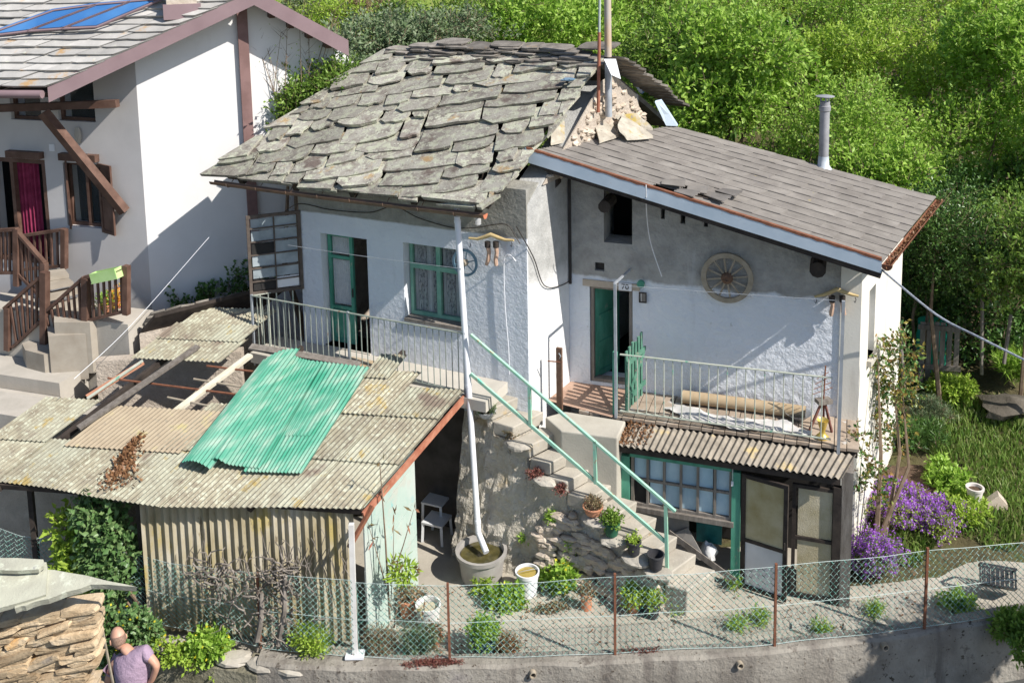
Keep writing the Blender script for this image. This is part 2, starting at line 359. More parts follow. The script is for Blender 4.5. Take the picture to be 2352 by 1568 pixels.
# concrete yard between the retaining wall and the house
yd = MB(); n = 60
xs = [-7.4+(16.6*i/n) for i in range(n+1)]
for x in xs:
    y0 = crest_y(x)+.1; yb = 15.4 if x < 3.1 else 14.4 if x < 4.7 else 13.4+(x-4.7)*.1 if x < 6.4 else crest_y(x)+1.15+.15*math.sin(x*3)
    for k in range(5): y = y0+(yb-y0)*k/4; yd.v.append(Vector((x, y, .012+.012*mnoise.noise(Vector((x*.8, y*.8, 0))) + max(max(0, x-5)*.02, ground_z(x, y)+.0))))
yd.f = [(i*5+k, (i+1)*5+k, (i+1)*5+k+1, i*5+k+1) for i in range(n) for k in range(4)]
yard = struct('courtyard_paving', yd, M_concrete, True)
# ---------------------------------------------------------------- generic wall with openings
def wall_mesh(wl, u0, u1, z0, ztop, holes, th):
    """columns of solid wall; holes (u0,u1,z0,z1); ztop(u)"""
    mb = MB(); us = sorted({u0, u1, *[h[0] for h in holes], *[h[1] for h in holes], *[u0+(u1-u0)*i/6 for i in range(1, 6)]})
    us = [u for u in us if u0-1e-6 <= u <= u1+1e-6]
    for a, b in zip(us, us[1:]):
        if b-a < 1e-5: continue
        m = (a+b)/2; hs = sorted([h for h in holes if h[0] < m < h[1]], key=lambda h: h[2]); z = z0
        segs = []
        for h in hs: segs.append((z, z, h[2], h[2])); z = h[3]
        segs.append((z, z, ztop(a), ztop(b)))
        for q in segs:
            if q[2]-q[0] < 1e-4 and q[3]-q[1] < 1e-4: continue
            mb.hexa([wl.pt(a, q[0], 0), wl.pt(b, q[1], 0), wl.pt(b, q[1], -th), wl.pt(a, q[0], -th), wl.pt(a, q[2], 0), wl.pt(b, q[3], 0), wl.pt(b, q[3], -th), wl.pt(a, q[2], -th)])
    return mb
def wbox(mb, wl, u0, u1, z0, z1, o0, o1):
    """box in wall coordinates"""
    return mb.hexa([wl.pt(u0, z0, o1), wl.pt(u1, z0, o1), wl.pt(u1, z0, o0), wl.pt(u0, z0, o0), wl.pt(u0, z1, o1), wl.pt(u1, z1, o1), wl.pt(u1, z1, o0), wl.pt(u0, z1, o0)])
def rect(wl, x0, y0, x1, y1, off=0):   # pixel box -> u0,u1,z0,z1
    a = wl.uz(x0, y0, off); b = wl.uz(x1, y0, off); c = wl.uz(x0, y1, off); d = wl.uz(x1, y1, off)
    return ((a[0]+c[0])/2, (b[0]+d[0])/2, (c[1]+d[1])/2, (a[1]+b[1])/2)
# ================================================================ THE HOUSE
house = thing('stone_house', 'old white house with a lichen-covered stone slab roof and a corrugated wing', 'house', (0, 16, 0))
PT = .55                                # roof pitch (rise over run)
RU = FW.u; RB = -FW.n; RUP = (RB+Vector((0, 0, PT))).normalized(); RN = RU.cross(RUP).normalized()
G0 = FW.px(1115, 482, .55)              # right end of the gutter line
def rp(u, s, h=0): return G0 + RU*u + RUP*s + RN*h
def eave_top(u): return G0.z + .55*PT - .1
dr = rect(FW, 742, 543, 847, 806); dr = (dr[0], dr[1], ZL+.02, dr[3])
wn = rect(FW, 928, 566, 1064, 740)
uL = -4.22
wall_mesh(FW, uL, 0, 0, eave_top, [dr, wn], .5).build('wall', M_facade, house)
cs = isect(SW, WW)                      # inner corner with the wing
ridge = rp(.56, 3.78); RG = (ridge-SW.p).dot(SW.u)
mb = MB()
pl = [SW.pt(.02, 0, -.004), SW.pt(RG+1.2, 0, -.004), SW.pt(RG+1.2, 6.6, -.004), SW.pt(RG, 7.0, -.004), SW.pt(.02, 5.5, -.004)]
mb.prism(pl, -SW.n*.4); mb.build('wall', M_side, house)
# left end wall, back wall (out of sight, close the block)
p = FW.pt(uL, 0, 0); q = rp(-3.7, 3.6)
mb = MB(); mb.prism([p, Vector((q.x, q.y, 0)), Vector((q.x, q.y, q.z-.25)), p+Vector((0, 0, 5.6))], (.4, .1, 0)); mb.build('wall', M_mortar, house)
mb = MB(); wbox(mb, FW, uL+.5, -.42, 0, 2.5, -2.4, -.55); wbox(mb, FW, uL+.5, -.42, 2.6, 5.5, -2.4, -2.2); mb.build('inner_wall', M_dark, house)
mb = MB(); wbox(mb, FW, uL+.5, -.42, 2.5, 2.62, -2.4, -.5); mb.build('inner_floor', M_oldwood, house)
# ---- wing walls
RF = [FW.p*0]*4
q = Wall(WW.p+WW.n*.72, -19)
RFL = q.px(1210, 350); RFR = q.px(2025, 606); RBR = pz(2148, 457, RFR.z)
WP = Plane(RFL, RFR, RBR); RBL = WP.px(1540, 292)
def wing_top(u):
    p = WW.pt(u, 0); return WP.a.z - ((p.x-WP.a.x)*WP.N.x + (p.y-WP.a.y)*WP.N.y)/WP.N.z - .16
u0 = isect(WW, SW); u1 = (WC-WW.p).dot(WW.u)
wd = rect(WW, 1355, 660, 1453, 884); wd = (wd[0], wd[1], ZR+.06, wd[3])
wu = rect(WW, 1387, 428, 1452, 559)
niche = rect(WW, 1366, 603, 1388, 622)
slits = [rect(WW, 1518, 476, 1527, 503), rect(WW, 1563, 490, 1574, 514), rect(WW, 1617, 505, 1626, 521)]
wall_mesh(WW, u0, u1, 0, wing_top, [wd, wu, niche]+slits, .45).build('wing_wall', M_wing, house)
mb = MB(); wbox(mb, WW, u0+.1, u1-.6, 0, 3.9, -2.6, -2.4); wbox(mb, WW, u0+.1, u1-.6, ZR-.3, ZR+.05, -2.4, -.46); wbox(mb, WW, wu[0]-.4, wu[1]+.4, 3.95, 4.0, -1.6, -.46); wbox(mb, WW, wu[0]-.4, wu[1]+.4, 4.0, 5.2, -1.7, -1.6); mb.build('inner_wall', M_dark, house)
mb = MB(); wbox(mb, WW, niche[0]-.02, niche[1]+.02, niche[2]-.02, niche[3]+.02, -.3, -.07); mb.build('vent_grille', M_ironblk, house)
ru = RW.uz(2072, 620)[0]
rwn = rect(RW, 2014, 640, 2040, 790); rwn = (.55, .95, 2.95, 4.05)
wall_mesh(RW, 0.004, ru, -.1, lambda u: WP.a.z-((RW.pt(u, 0).x-WP.a.x)*WP.N.x+(RW.pt(u, 0).y-WP.a.y)*WP.N.y)/WP.N.z-.2, [rwn], .4).build('wing_side_wall', M_cream, house)
mb = MB(); wbox(mb, RW, rwn[0]-.05, rwn[1]+.05, rwn[2]-.09, rwn[2], -.38, .07); mb.build('window_sill', M_balc, house)
mb = MB(); wbox(mb, RW, rwn[0]+.002, rwn[1]-.002, rwn[2], rwn[3], -.3, -.2); mb.build('window', M_white, house)
mb = MB(); wbox(mb, WW, u1-.28, u1+.012, -.05, 4.62, -.05, .025); mb.build('corner_pilaster', M_cream, house)
# back and far walls of the wing, behind everything
b0 = RW.pt(ru, 0, -.05); b1 = Vector((RBL.x+.4, RBL.y-.4, 0))
mb = MB(); mb.prism([b0, b1, b1+Vector((0, 0, 5.4)), b0+Vector((0, 0, 4.55))], (.1, .25, 0)); mb.build('wing_back_wall', M_mortar, house)
# ---- stone slab roof
sroof = MB().prism([rp(-4.95, .12, -.02), rp(-.02, .12, -.02), rp(.1, 1.2, -.02), rp(.45, 3.75, -.02), rp(-3.7, 3.72, -.02), rp(-4.6, 1.4, -.02)], -RN*.08).build('stone_roof', M_blkwood, house)
bk = (-RU.cross(Vector((0, 0, 1)))*0)
RUP2 = (RB-Vector((0, 0, PT))).normalized(); T0 = rp(0, 3.78)
mb = MB(); mb.prism([T0+RU*-3.7, T0+RU*.5, T0+RU*.9+RUP2*3.2, T0+RU*-4.6+RUP2*3.2], (0, 0, -.1)); mb.build('back_slope', M_slate2, sroof)
def clip(poly, a, b, c):               # keep a*x+b*y >= c
    out = []
    for i in range(len(poly)):
        p, q = poly[i], poly[(i+1) % len(poly)]; dp = a*p[0]+b*p[1]-c; dq = a*q[0]+b*q[1]-c
        if dp >= 0: out.append(p)
        if dp*dq < 0: t = dp/(dp-dq); out.append((p[0]+(q[0]-p[0])*t, p[1]+(q[1]-p[1])*t))
    return out
def area(p): return abs(sum(p[i][0]*p[(i+1) % len(p)][1]-p[(i+1) % len(p)][0]*p[i][1] for i in range(len(p))))/2
def slab_piece(out2, to3, th, rnd, name, m, parent):
    """outline in 2D -> ragged slab with chipped lower edge; to3(x,y,h)"""
    n = len(out2); cx = sum(p[0] for p in out2)/n; cy = sum(p[1] for p in out2)/n
    top = []; bot = []
    for p in out2:
        k = 1-rnd.uniform(.015, .06); top.append(to3(p[0], p[1], th+rnd.uniform(-.006, .006)))
        bot.append(to3(cx+(p[0]-cx)*k, cy+(p[1]-cy)*k, rnd.uniform(-.004, .004)))
    mb = MB(); c = to3(cx, cy, th+rnd.uniform(-.004, .008))
    mb.v = bot+top+[c]
    mb.f = [(i, (i+1) % n, n+(i+1) % n, n+i) for i in range(n)] + [(n+i, n+(i+1) % n, 2*n) for i in range(n)] + [tuple(range(n-1, -1, -1))]
    return mb.build(name, m, parent)
rnd = random.Random(11)
PHI = rad(17); cp, sp_ = math.cos(PHI), math.sin(PHI)
EXPO, SL = .37, .66
row = -10
cnt = 0
for k in range(-7, 22):
    b = k*EXPO*.86
    a = -6.2 + rnd.uniform(0, .6)
    while a < 2.2:
        wd_ = rnd.choice((.34, .5, .62, .75, .85, 1.0, 1.25))*rnd.uniform(.88, 1.12); a0, a1 = a, a+wd_; a = a1+rnd.uniform(.008, .04)
        bj = b+rnd.uniform(-.12, .09); le = SL*rnd.uniform(.85, 1.05); rt = rnd.uniform(-.09, .09); cut0, cut1 = rnd.choice((0, .03, .06, .12)), rnd.choice((0, .03, .06, .10))
        o = []
        for t in np.linspace(0, 1, 6)[:-1]: o.append((a0+wd_*t, bj+rnd.uniform(-.03, .03) + (cut0 if t == 0 else 0)))
        for t in np.linspace(0, 1, 4)[:-1]: o.append((a1+rnd.uniform(-.03, .008) - (cut1*.5 if t == 0 else 0), bj+le*t+(cut1 if t == 0 else 0)))
        o.append((a1, bj+le)); o.append((a0, bj+le))
        for t in (.66, .33): o.append((a0+rnd.uniform(-.008, .03), bj+le*t))
        am = (a0+a1)/2; o = [(am+(x-am)*math.cos(rt)-(y-bj)*math.sin(rt), bj+(x-am)*math.sin(rt)+(y-bj)*math.cos(rt)) for x, y in o]
        U = [(x*cp-y*sp_, x*sp_+y*cp) for x, y in o]
        U = clip(U, 0, 1, rnd.uniform(-.10, -.02))
        j = rnd.uniform(-.06, .05)
        if len(U) > 2: U = clip(U, -1, .42, -(.0+j)); U = clip(U, -1, .12, -(.20+j)) if len(U) > 2 else U            # right edge
        if len(U) > 2: U = clip(U, 1, -.385, -(5.22+rnd.uniform(-.08, .10)))   # left hip edge
        if len(U) > 2: U = clip(U, 0, -1, -3.72)
        if len(U) < 3 or area(U) < .035: continue
        tilt = .085/SL
        def to3(u, s, h, bj=bj, dz=rnd.uniform(0, .03), tw=rnd.uniform(-.05, .05), ua=(a0+a1)/2):
            bb = -u*sp_+s*cp; aa = u*cp+s*sp_
            return rp(u, s, .012 + dz + max(0, .085-(bb-bj)*tilt) + h + (aa-ua)*tw)
        slab_piece(U, to3, rnd.uniform(.03, .06), rnd, 'stone_slab', M_slab, sroof); cnt += 1
print('roof slabs', cnt)
# thin slates stacked along the ridge and the upper left hip
for lay in range(9):
    x = -4.25+rnd.uniform(0, .3)+lay*.05
    while x < .22:
        wd_ = rnd.uniform(.3, .75); dp = rnd.uniform(.28, .5); s = 3.46+lay*.035+rnd.uniform(-.08, .08); drop = max(0, -2.9-x)*.30
        c = rp(x+wd_/2, s, 0); z = c.z+.03+lay*.022-drop*.7; c = Vector((c.x, c.y, z)) - RB*0
        ang = FW.ang+rnd.uniform(-.12, .12); th = rnd.uniform(.018, .036)
        mb = MB(); n = 9; o = [(wd_/2*(abs(math.cos(t))**.45)*math.copysign(1, math.cos(t))*rnd.uniform(.86, 1), dp/2*(abs(math.sin(t))**.5)*math.copysign(1, math.sin(t))*rnd.uniform(.85, 1)) for t in [2*math.pi*(i+.5)/n for i in range(n)]]
        ty = rnd.uniform(.05, .22); tx = rnd.uniform(-.05, .05)
        def to3(a_, b_, h): return c + Vector((a_*math.cos(ang)-b_*math.sin(ang), a_*math.sin(ang)+b_*math.cos(ang), h + b_*ty + a_*tx))
        slab_piece(o, to3, th, rnd, 'ridge_slate', M_slate2, sroof)
        x += wd_*rnd.uniform(.75, 1.05)
# edges of the back slope's slabs seen past the gable
for i in range(15):
    t = i/14; c = WP.px(1435+75*t, 165+118*t, .0); c = ridge.lerp(SW.pt(RG+2.3, 6.25, 0), t) + SW.n*.22 + Vector((0, 0, .02))
    mb = MB(); ang = FW.ang+rnd.uniform(-.2, .2); wd_ = rnd.uniform(.5, .75); dp = rnd.uniform(.35, .5)
    o = [(wd_/2*rnd.uniform(.8, 1)*math.cos(t2), dp/2*rnd.uniform(.8, 1)*math.sin(t2)) for t2 in [2*math.pi*j/9 for j in range(9)]]
    def to3(a_, b_, h): return c + Vector((a_*math.cos(ang)-b_*math.sin(ang), a_*math.sin(ang)+b_*math.cos(ang), h - b_*.35))
    slab_piece(o, to3, rnd.uniform(.03, .05), rnd, 'verge_slab', M_slate2, sroof)
# rubble gable above the wing roof
gab = MB(); gab.prism([SW.pt(RG-2.3, 5.72, .03), SW.pt(RG+1.6, 5.7, .03), SW.pt(RG+1.0, 6.65, .03), SW.pt(RG+.1, 7.12, .03), SW.pt(RG-.3, 7.05, .03)], -SW.n*.02)
gab = gab.build('rubble_gable', M_mortar, house)
for i in range(240):
    u = rnd.uniform(-2.2, 1.4); z = rnd.uniform(5.75, 7.1)
    lim = 7.14-max(0, u)*.62-max(0, -u-.05)*.62
    if z > lim-.05: continue
    mb = MB(); mb.blob(SW.pt(RG+u, z, .035), (rnd.uniform(.05, .12), rnd.uniform(.04, .07), rnd.uniform(.03, .06)), rnd.random()*99, .25, 7, 4, Matrix.Rotation(SW.ang, 3, 'Z')); mb.build('rubble_stone', M_rubble, gab)
# leaning flat flagstones at the foot of the gable
for k, quad in enumerate(([(1264, 302), (1318, 264), (1352, 318), (1267, 334)], [(1360, 268), (1397, 264), (1420, 315), (1376, 330)], [(1418, 293), (1428, 268), (1500, 318), (1442, 323)], [(1416, 270), (1464, 266), (1500, 300), (1437, 290)])):
    mb = MB(); P3 = [WP.px(x, y, .05+.16*(i in (0, 1))+.02*k) for i, (x, y) in enumerate(quad)]
    P4 = []
    for i in range(4):
        for t in (0, .33, .66): P4.append(P3[i].lerp(P3[(i+1) % 4], t)+Vector((rnd.uniform(-.02, .02), rnd.uniform(-.02, .02), 0)))
    mb.prism(P4, (0, .02, .045)); mb.build('flagstone', mat('lichen_flagstone', [(.35, (.34, .30, .24)), (.62, (.50, .46, .38))], 5, 9, .9, .7, 30, .02, spots=[(2.6, .56, .66, (.40, .30, .09)), (12, .6, .68, (.26, .23, .19))]), house)
# ---- gutter of the stone roof
gl = rp(-5.12, 0, 0)-Vector((0, 0, .03)); gr = rp(.02, 0, 0)-Vector((0, 0, .05))
gut = MB(); ns = 7
for i in range(13):
    t = i/12; c = gl.lerp(gr, t)+Vector((0, 0, -.02*math.sin(t*3.1)))+FW.n*.06
    for j in range(ns): a = math.pi*j/(ns-1); gut.v.append(c+FW.n*(.065*math.cos(a))+Vector((0, 0, -.065*math.sin(a))))
    for j in range(ns): a = math.pi*j/(ns-1); gut.v.append(c+FW.n*(.06*math.cos(a))+Vector((0, 0, .002-.06*math.sin(a))))
for i in range(12):
    for j in range(ns-1):
        o = i*2*ns+j; gut.f.append((o, o+1, o+2*ns+1, o+2*ns)); o += ns; gut.f.append((o+1, o, o+2*ns, o+2*ns+1))
    for o in (i*2*ns, i*2*ns+ns-1): gut.f.append((o, o+ns, o+3*ns, o+2*ns))
gut = gut.build('gutter', M_gutter, house, True)
mb = MB(); c = gr+FW.n*.06; mb.prism([c+FW.n*(.068*math.cos(math.pi*j/8))+Vector((0, 0, -.068*math.sin(math.pi*j/8))) for j in range(9)], RU*.012); mb.build('end_cap', mat('red_cap', [(.4, (.5, .17, .09)), (.6, (.55, .2, .11))], 4), gut)
for i in range(8):
    c = gl.lerp(gr, (i+.6)/8.4)+FW.n*.06; mb = MB(); mb.tube([c+FW.n*(.075*math.cos(math.pi*j/6))+Vector((0, 0, -.075*math.sin(math.pi*j/6))) for j in range(7)]+[c-FW.n*.3+Vector((0, 0, .15))], .008, 4); mb.build('gutter_bracket', M_gutter, gut)
for i in range(5):   # rafter ends
    c = rp(-4.7+1.12*i, .12, -.14); mb = MB(); mb.bar(c, c+RUP*.8, .1, .12, RN); mb.build('rafter', M_blkwood, house)
# ---- downpipe
dt = FW.px(1050, 497, .5); d1 = pz(1098, 1218, .66); d2 = pz(1117, 1268, .47)
dp = MB(); dp.tube([dt, dt.lerp(d1, .5), d1], .046, 12); dp.tube([d1, d1+Vector((0, 0, -.03)), d2], .046, 12); dp = dp.build('downpipe', M_white, house, True)
for t in (.01, .53, .965): mb = MB(); c = dt.lerp(d1, t); mb.tube([c, c+(d1-dt).normalized()*.05], .051, 12); mb.build('pipe_joint', M_white, dp, True)
mb = MB(); mb.tube([dt+Vector((0, 0, .0)), dt+Vector((0, 0, .16))], .047, 10); mb.build('pipe_outlet', M_steel, dp, True)
# ---- door and window of the upper storey
def framed(wl, r, name, off, depth, bars_u, bars_z, wid, m, parent, outer=None):
    """rectangular frame with mullions at fractions"""
    mb = MB(); u0, u1, z0, z1 = r; o0, o1 = off-depth, off; w2 = outer or wid
    wbox(mb, wl, u0, u0+w2, z0, z1, o0, o1); wbox(mb, wl, u1-w2, u1, z0, z1, o0, o1)
    wbox(mb, wl, u0+w2, u1-w2, z0, z0+w2, o0, o1); wbox(mb, wl, u0+w2, u1-w2, z1-w2, z1, o0, o1)
    for fu in bars_u: c = u0+(u1-u0)*fu; wbox(mb, wl, c-wid/2, c+wid/2, z0+w2, z1-w2, o0+.002, o1-.002)
    for fz in bars_z: c = z0+(z1-z0)*fz; wbox(mb, wl, u0+w2, u1-w2, c-wid/2, c+wid/2, o0+.004, o1-.004)
    return mb.build(name, m, parent)
u0_, u1_, z0_, z1_ = dr; um = u0_+(u1_-u0_)*.56
mb = MB(); wbox(mb, FW, u0_-.0, u1_, z0_-.06, z0_, -.5, .03); mb.build('door_sill', M_balc, house)
df = framed(FW, (u0_+.02, um, z0_+.02, z1_-.02), 'door', -.16, .05, (), (.32, .78), .05, M_greenpt, house, .06)
a = (u0_+.08, um-.06)
mb = MB(); wbox(mb, FW, a[0], a[1], z0_+.08, z0_+(z1_-z0_)*.30, -.195, -.18); mb.build('door_panel', M_greenpt, df)
for f0, f1 in ((.345, .765), (.80, .965)):
    mb = MB(); wbox(mb, FW, a[0], a[1], z0_+(z1_-z0_)*f0, z0_+(z1_-z0_)*f1, -.19, -.186); mb.build('pane', M_glass, df)
    mb = MB(); nfold = 14; zc0, zc1 = z0_+(z1_-z0_)*f0, z0_+(z1_-z0_)*(f1-.02)
    for i in range(nfold*2+1):
        uu = a[0]+(a[1]-a[0])*i/(nfold*2); oo = -.225+.008*math.cos(i*math.pi/2*1.3); mb.v += [FW.pt(uu, zc0, oo), FW.pt(uu, zc1, oo)]
    mb.f = [(2*i, 2*i+2, 2*i+3, 2*i+1) for i in range(nfold*2)]; mb.build('net_curtain', M_curtain, df)
mb = MB(); wbox(mb, FW, um-.03, um-.01, z0_+.85, z0_+1.0, -.16, -.14); mb.build('handle', M_ironblk, df)
fr = framed(FW, (wn[0]+.015, wn[1]-.015, wn[2]+.01, wn[3]-.01), 'window', -.17, .07, (.5,), (.66,), .075, M_greenlt, house, .055)
for (f0, f1) in ((.06, .46), (.54, .94)):
    for (h0, h1) in ((.05, .63), (.69, .96)):
        mb = MB(); wbox(mb, FW, wn[0]+(wn[1]-wn[0])*f0, wn[0]+(wn[1]-wn[0])*f1, wn[2]+(wn[3]-wn[2])*h0, wn[2]+(wn[3]-wn[2])*h1, -.21, -.206); mb.build('pane', M_glass, fr)
M_lace = mat('lace_curtain', [(.40, (.28, .28, .29)), (.52, (.66, .66, .67))], 30, 3, .9, stretch=(1, 1, .6))
for k in range(2):
    ua, ub = (wn[0]+.06, (wn[0]+wn[1])/2-.04) if k == 0 else ((wn[0]+wn[1])/2+.04, wn[1]-.06)
    for j, (s0, s1) in enumerate(((.0, .13), (.15, .46), (.52, .74), (.76, 1))):
        mb = MB(); n_ = 12
        for i in range(n_+1): uu = ua+(ub-ua)*(s0+(s1-s0)*i/n_); oo = -.27+.018*math.sin(i*1.9+j); mb.v += [FW.pt(uu, wn[2]+.02, oo), FW.pt(uu, wn[3]-.04, oo)]
        mb.f = [(2*i, 2*i+2, 2*i+3, 2*i+1) for i in range(n_)]; mb.build('lace_curtain' if j % 2 else 'net_curtain', M_lace if j % 2 else M_curtain, fr)
mb = MB(); wbox(mb, FW, wn[0]-.0, wn[1]+.03, wn[2]-.05, wn[2]+.005, -.3, .03); mb.build('window_sill', M_oldwood, house)
# ---- wing: door 70, lintel, joists
ft = framed(WW, (wd[0]+.01, wd[1]-.01, wd[2], wd[3]), 'door_frame', -.02, .16, (), (), .05, M_oldwood, house, .05)
dl = Wall(WW.pt(wd[0]+.07, 0, -.1), math.degrees(WW.ang)+66)
dd = framed(dl, (0, .64, wd[2]+.02, wd[3]-.06), 'door', 0, .045, (), (.35, .65), .08, M_greenpt, house, .09)
mb = MB(); wbox(mb, dl, .05, .6, wd[2]+.06, wd[3]-.1, -.035, -.02); mb.build('door_panel', M_greenpt, dd)
a = WW.uz(1342, 652); b = WW.uz(1470, 668)
mb = MB(); wbox(mb, WW, a[0]-.02, b[0], wd[3]-.005, wd[3]+.1, -.2, .03); mb.build('lintel', M_rubble, house)
rj = [(1283, 408, 21), (1400, 462, 22), (1880, 603, 26)]
for x, y, r_ in rj:
    c = WW.px(x, y, .05); mb = MB(); mb.tube([c-WW.n*.1, c+WW.n*.35], r_/165*.75, 10); mb.build('roof_beam', M_blkwood, house)
mb = MB(); q = WW.uz(1333, 420, .02); wbox(mb, WW, u0+.005, u0+.045, wd[3], wing_top(u0)-.02, .002, .03); mb.build('dark_corner_strip', M_ironblk, house)  # narrow dark strip down the inner corner
# ---- wing roof of small corrugated sheets
def corr(name, p00, p10, p11, p01, nw, amp, m, parent, seg=6, rows=2, lift=0, th=.008, phase=0, sag=None, smooth_=True):
    """corrugated quad; waves run from the p00-p01 side to the p10-p11 side; returns object"""
    n0 = (p10-p00).cross(p01-p00).normalized(); mb = MB(); nu = nw*seg
    for s in (0, 1):
        for j in range(rows+1):
            for i in range(nu+1):
                a, b = i/nu, j/rows; P = p00.lerp(p10, a).lerp(p01.lerp(p11, a), b)
                h = lift+amp*math.cos(2*math.pi*(a*nw)+phase) - s*th
                if sag: h += sag(a, b)
                mb.v.append(P+n0*h)
    K = (nu+1)*(rows+1)
    for j in range(rows):
        for i in range(nu): o = j*(nu+1)+i; mb.f += [(o, o+1, o+nu+2, o+nu+1), (K+o+1, K+o, K+o+nu+1, K+o+nu+2)]
    for i in range(nu): o = rows*(nu+1)+i; mb.f += [(i, K+i, K+i+1, i+1), (o+1, K+o+1, K+o, o)]
    for j in range(rows): o = j*(nu+1); p_ = o+nu; mb.f += [(o, o+nu+1, K+o+nu+1, K+o), (p_+nu+1, p_, K+p_, K+p_+nu+1)]
    return mb.build(name, m, parent, smooth_)
wroof = MB().prism([v+Vector((0, 0, -.06)) for v in (RFL+(RFR-RFL)*.01, RFR-(RFR-RFL)*.03, RBR-(RBR-RBL)*.03, RBL)], (0, 0, -.05)).build('wing_roof', M_blkwood, house)
NX, NY = 9, 12      # along the slope (ridge to gutter), across it
for j in range(NY):
    sh = (j % 2)*.5
    for i in range(NX+1):
        t0 = max(0, (i-sh)/NX); t1 = min(1, (i+1-sh)/NX+.02)
        if t1 <= t0+.01: continue
        if t0 > .98: continue
        b0_, b1_ = j/NY, (j+1)/NY
        def Q(t, b): return RFL.lerp(RFR, t).lerp(RBL.lerp(RBR, t), b)
        if (i, j) in ((3, 0), (4, 1)): continue
        dz = .012+.014*((NX-i)) /NX
        # waves run down the slope, profile across it
        P00, P10, P11, P01 = Q(t1, b0_), Q(t1, b1_+.004), Q(t0, b1_+.004), Q(t0, b0_)
        up = WP.N*(.026); jj = WP.N*rnd.uniform(-.004, .006)
        corr('roof_sheet', P00+up+jj, P10+up+jj, P11+WP.N*.018, P01+WP.N*.018, 5, .014, M_fibre, wroof, 6, 1)
for (x, y, ang, ln) in ((1545, 425, 8, .34), (1575, 447, -18, .34), (1640, 455, -25, .42), (1672, 446, -22, .34), (1600, 441, 4, .3)):   # slipped broken pieces
    c = WP.px(x, y, .06); d = (RFR-RFL).normalized(); d = Matrix.Rotation(rad(ang), 3, WP.N) @ d; s2 = WP.N.cross(d); tl = WP.N*.05
    corr('broken_sheet', c+d*ln/2-s2*.11+tl, c+d*ln/2+s2*.11+tl*2, c-d*ln/2+s2*.11, c-d*ln/2-s2*.11, 3, .013, M_fibre, wroof, 6, 1)
fa = MB(); d = Vector((0, 0, .21)); e = (RFR-RFL).normalized()
fa.prism([RFL-e*.02+Vector((0, 0, .07)), RFR+Vector((0, 0, .07)), RFR+Vector((0, 0, -.13)), RFL-e*.02+Vector((0, 0, -.15))], WW.n*.02); fa = fa.build('fascia', M_fascia, house)
mb = MB(); n_ = 60
for i in range(n_+1):
    t = i/n_; P = RFL.lerp(RFR, t)+Vector((0, 0, .085))+WW.n*.024; mb.v += [P, P+Vector((0, 0, -.025-.02*random.random()))]
    mb.v += [P-WW.n*.06+Vector((0, 0, .003))]
for i in range(n_): mb.f += [(3*i+1, 3*i+4, 3*i+3, 3*i), (3*i, 3*i+3, 3*i+5, 3*i+2)]
mb.build('rusty_edge', M_rust, fa)
mb = MB(); mb.bar(RFL+Vector((0, 0, -.16))-WW.n*.06+e*.3, RFR+Vector((0, 0, -.17))-WW.n*.06, .1, .1); mb.build('verge_beam', M_blkwood, house)
# gutter on the right eave
ed = (RBR-RFR); en = Vector((ed.y, -ed.x, 0)).normalized(); gg = MB()
for i in range(9):
    c = RFR.lerp(RBR, i/8)+en*.07+Vector((0, 0, .0))
    for j in range(7): a = math.pi*j/6; gg.v.append(c+en*(.06*math.cos(a))+Vector((0, 0, -.07*math.sin(a))))
    for j in range(7): a = math.pi*j/6; gg.v.append(c+en*(.054*math.cos(a))+Vector((0, 0, .002-.064*math.sin(a))))
for i in range(8):
    for j in range(6): o = i*14+j; gg.f += [(o+1, o, o+14, o+15), (o+7, o+8, o+22, o+21)]
    for o in (i*14, i*14+6): gg.f.append((o, o+7, o+21, o+14))
gg = gg.build('gutter', M_rust, house, True)
mb = MB(); c = RFR+en*.07; mb.prism([c+en*(.08*math.cos(math.pi*j/8))+Vector((0, 0, -.085*math.sin(math.pi*j/8))) for j in range(9)], -ed.normalized()*.012); mb.build('end_cap', M_rust, gg)
A = np.array([list(RFR.lerp(RBR, t)+en*.07) for t in rng.random(420)])+rng.normal(size=(420, 3))*[.018, .018, .008]-[0, 0, .02]
leaves('dead_leaves', A, rng.normal(size=(420, 3)), .05, .035, leafmat('dead_leaf', [(.20, .10, .05), (.32, .18, .09), (.26, .13, .07)], .2), gg)['kind'] = 'stuff'
# chimney pipe through the wing roof, poles on the ridge
ch = thing('flue_pipe', 'grey metal flue pipe with a flat cap on the corrugated roof', 'chimney', WP.px(1891, 387))
b = WP.px(1891, 387); t_ = b+Vector((0, 0, 1.5)); H_ = Wall((b.x, b.y), 0).px(1897, 222).z-b.z
M_flue = mat('flue_metal', [(.3, (.26, .26, .27)), (.7, (.42, .42, .44))], 4, 7, .6, metal=.2)
mb = MB(); mb.tube([b-Vector((0, 0, .2)), b+Vector((0, 0, H_*.93))], .085, 14); mb.build('pipe', M_flue, ch, True)
mb = MB(); mb.lathe(b+Vector((0, 0, H_*.80)), [(.085, 0), (.10, .01), (.10, .09), (.085, .1)], 14); mb.build('collar', M_flue, ch, True)
for k in range(3): mb = MB(); a = k*2.1+.4; mb.bar(b+Vector((.075*math.cos(a), .075*math.sin(a), H_*.92)), b+Vector((.075*math.cos(a), .075*math.sin(a), H_)), .03, .01); mb.build('cap_strut', M_flue, ch)
mb = MB(); mb.lathe(b+Vector((0, 0, H_)), [(.16, 0), (.16, .008), (.02, .035)], 18); mb.build('cap', M_flue, ch, True)
mb = MB(); mb.lathe(b, [(.16, -.02), (.10, .06), (.088, .22)], 14); mb.build('flashing', mat('lead_flashing', [(.4, (.5, .55, .6)), (.6, (.62, .66, .7))], 5, metal=.2), ch, True)
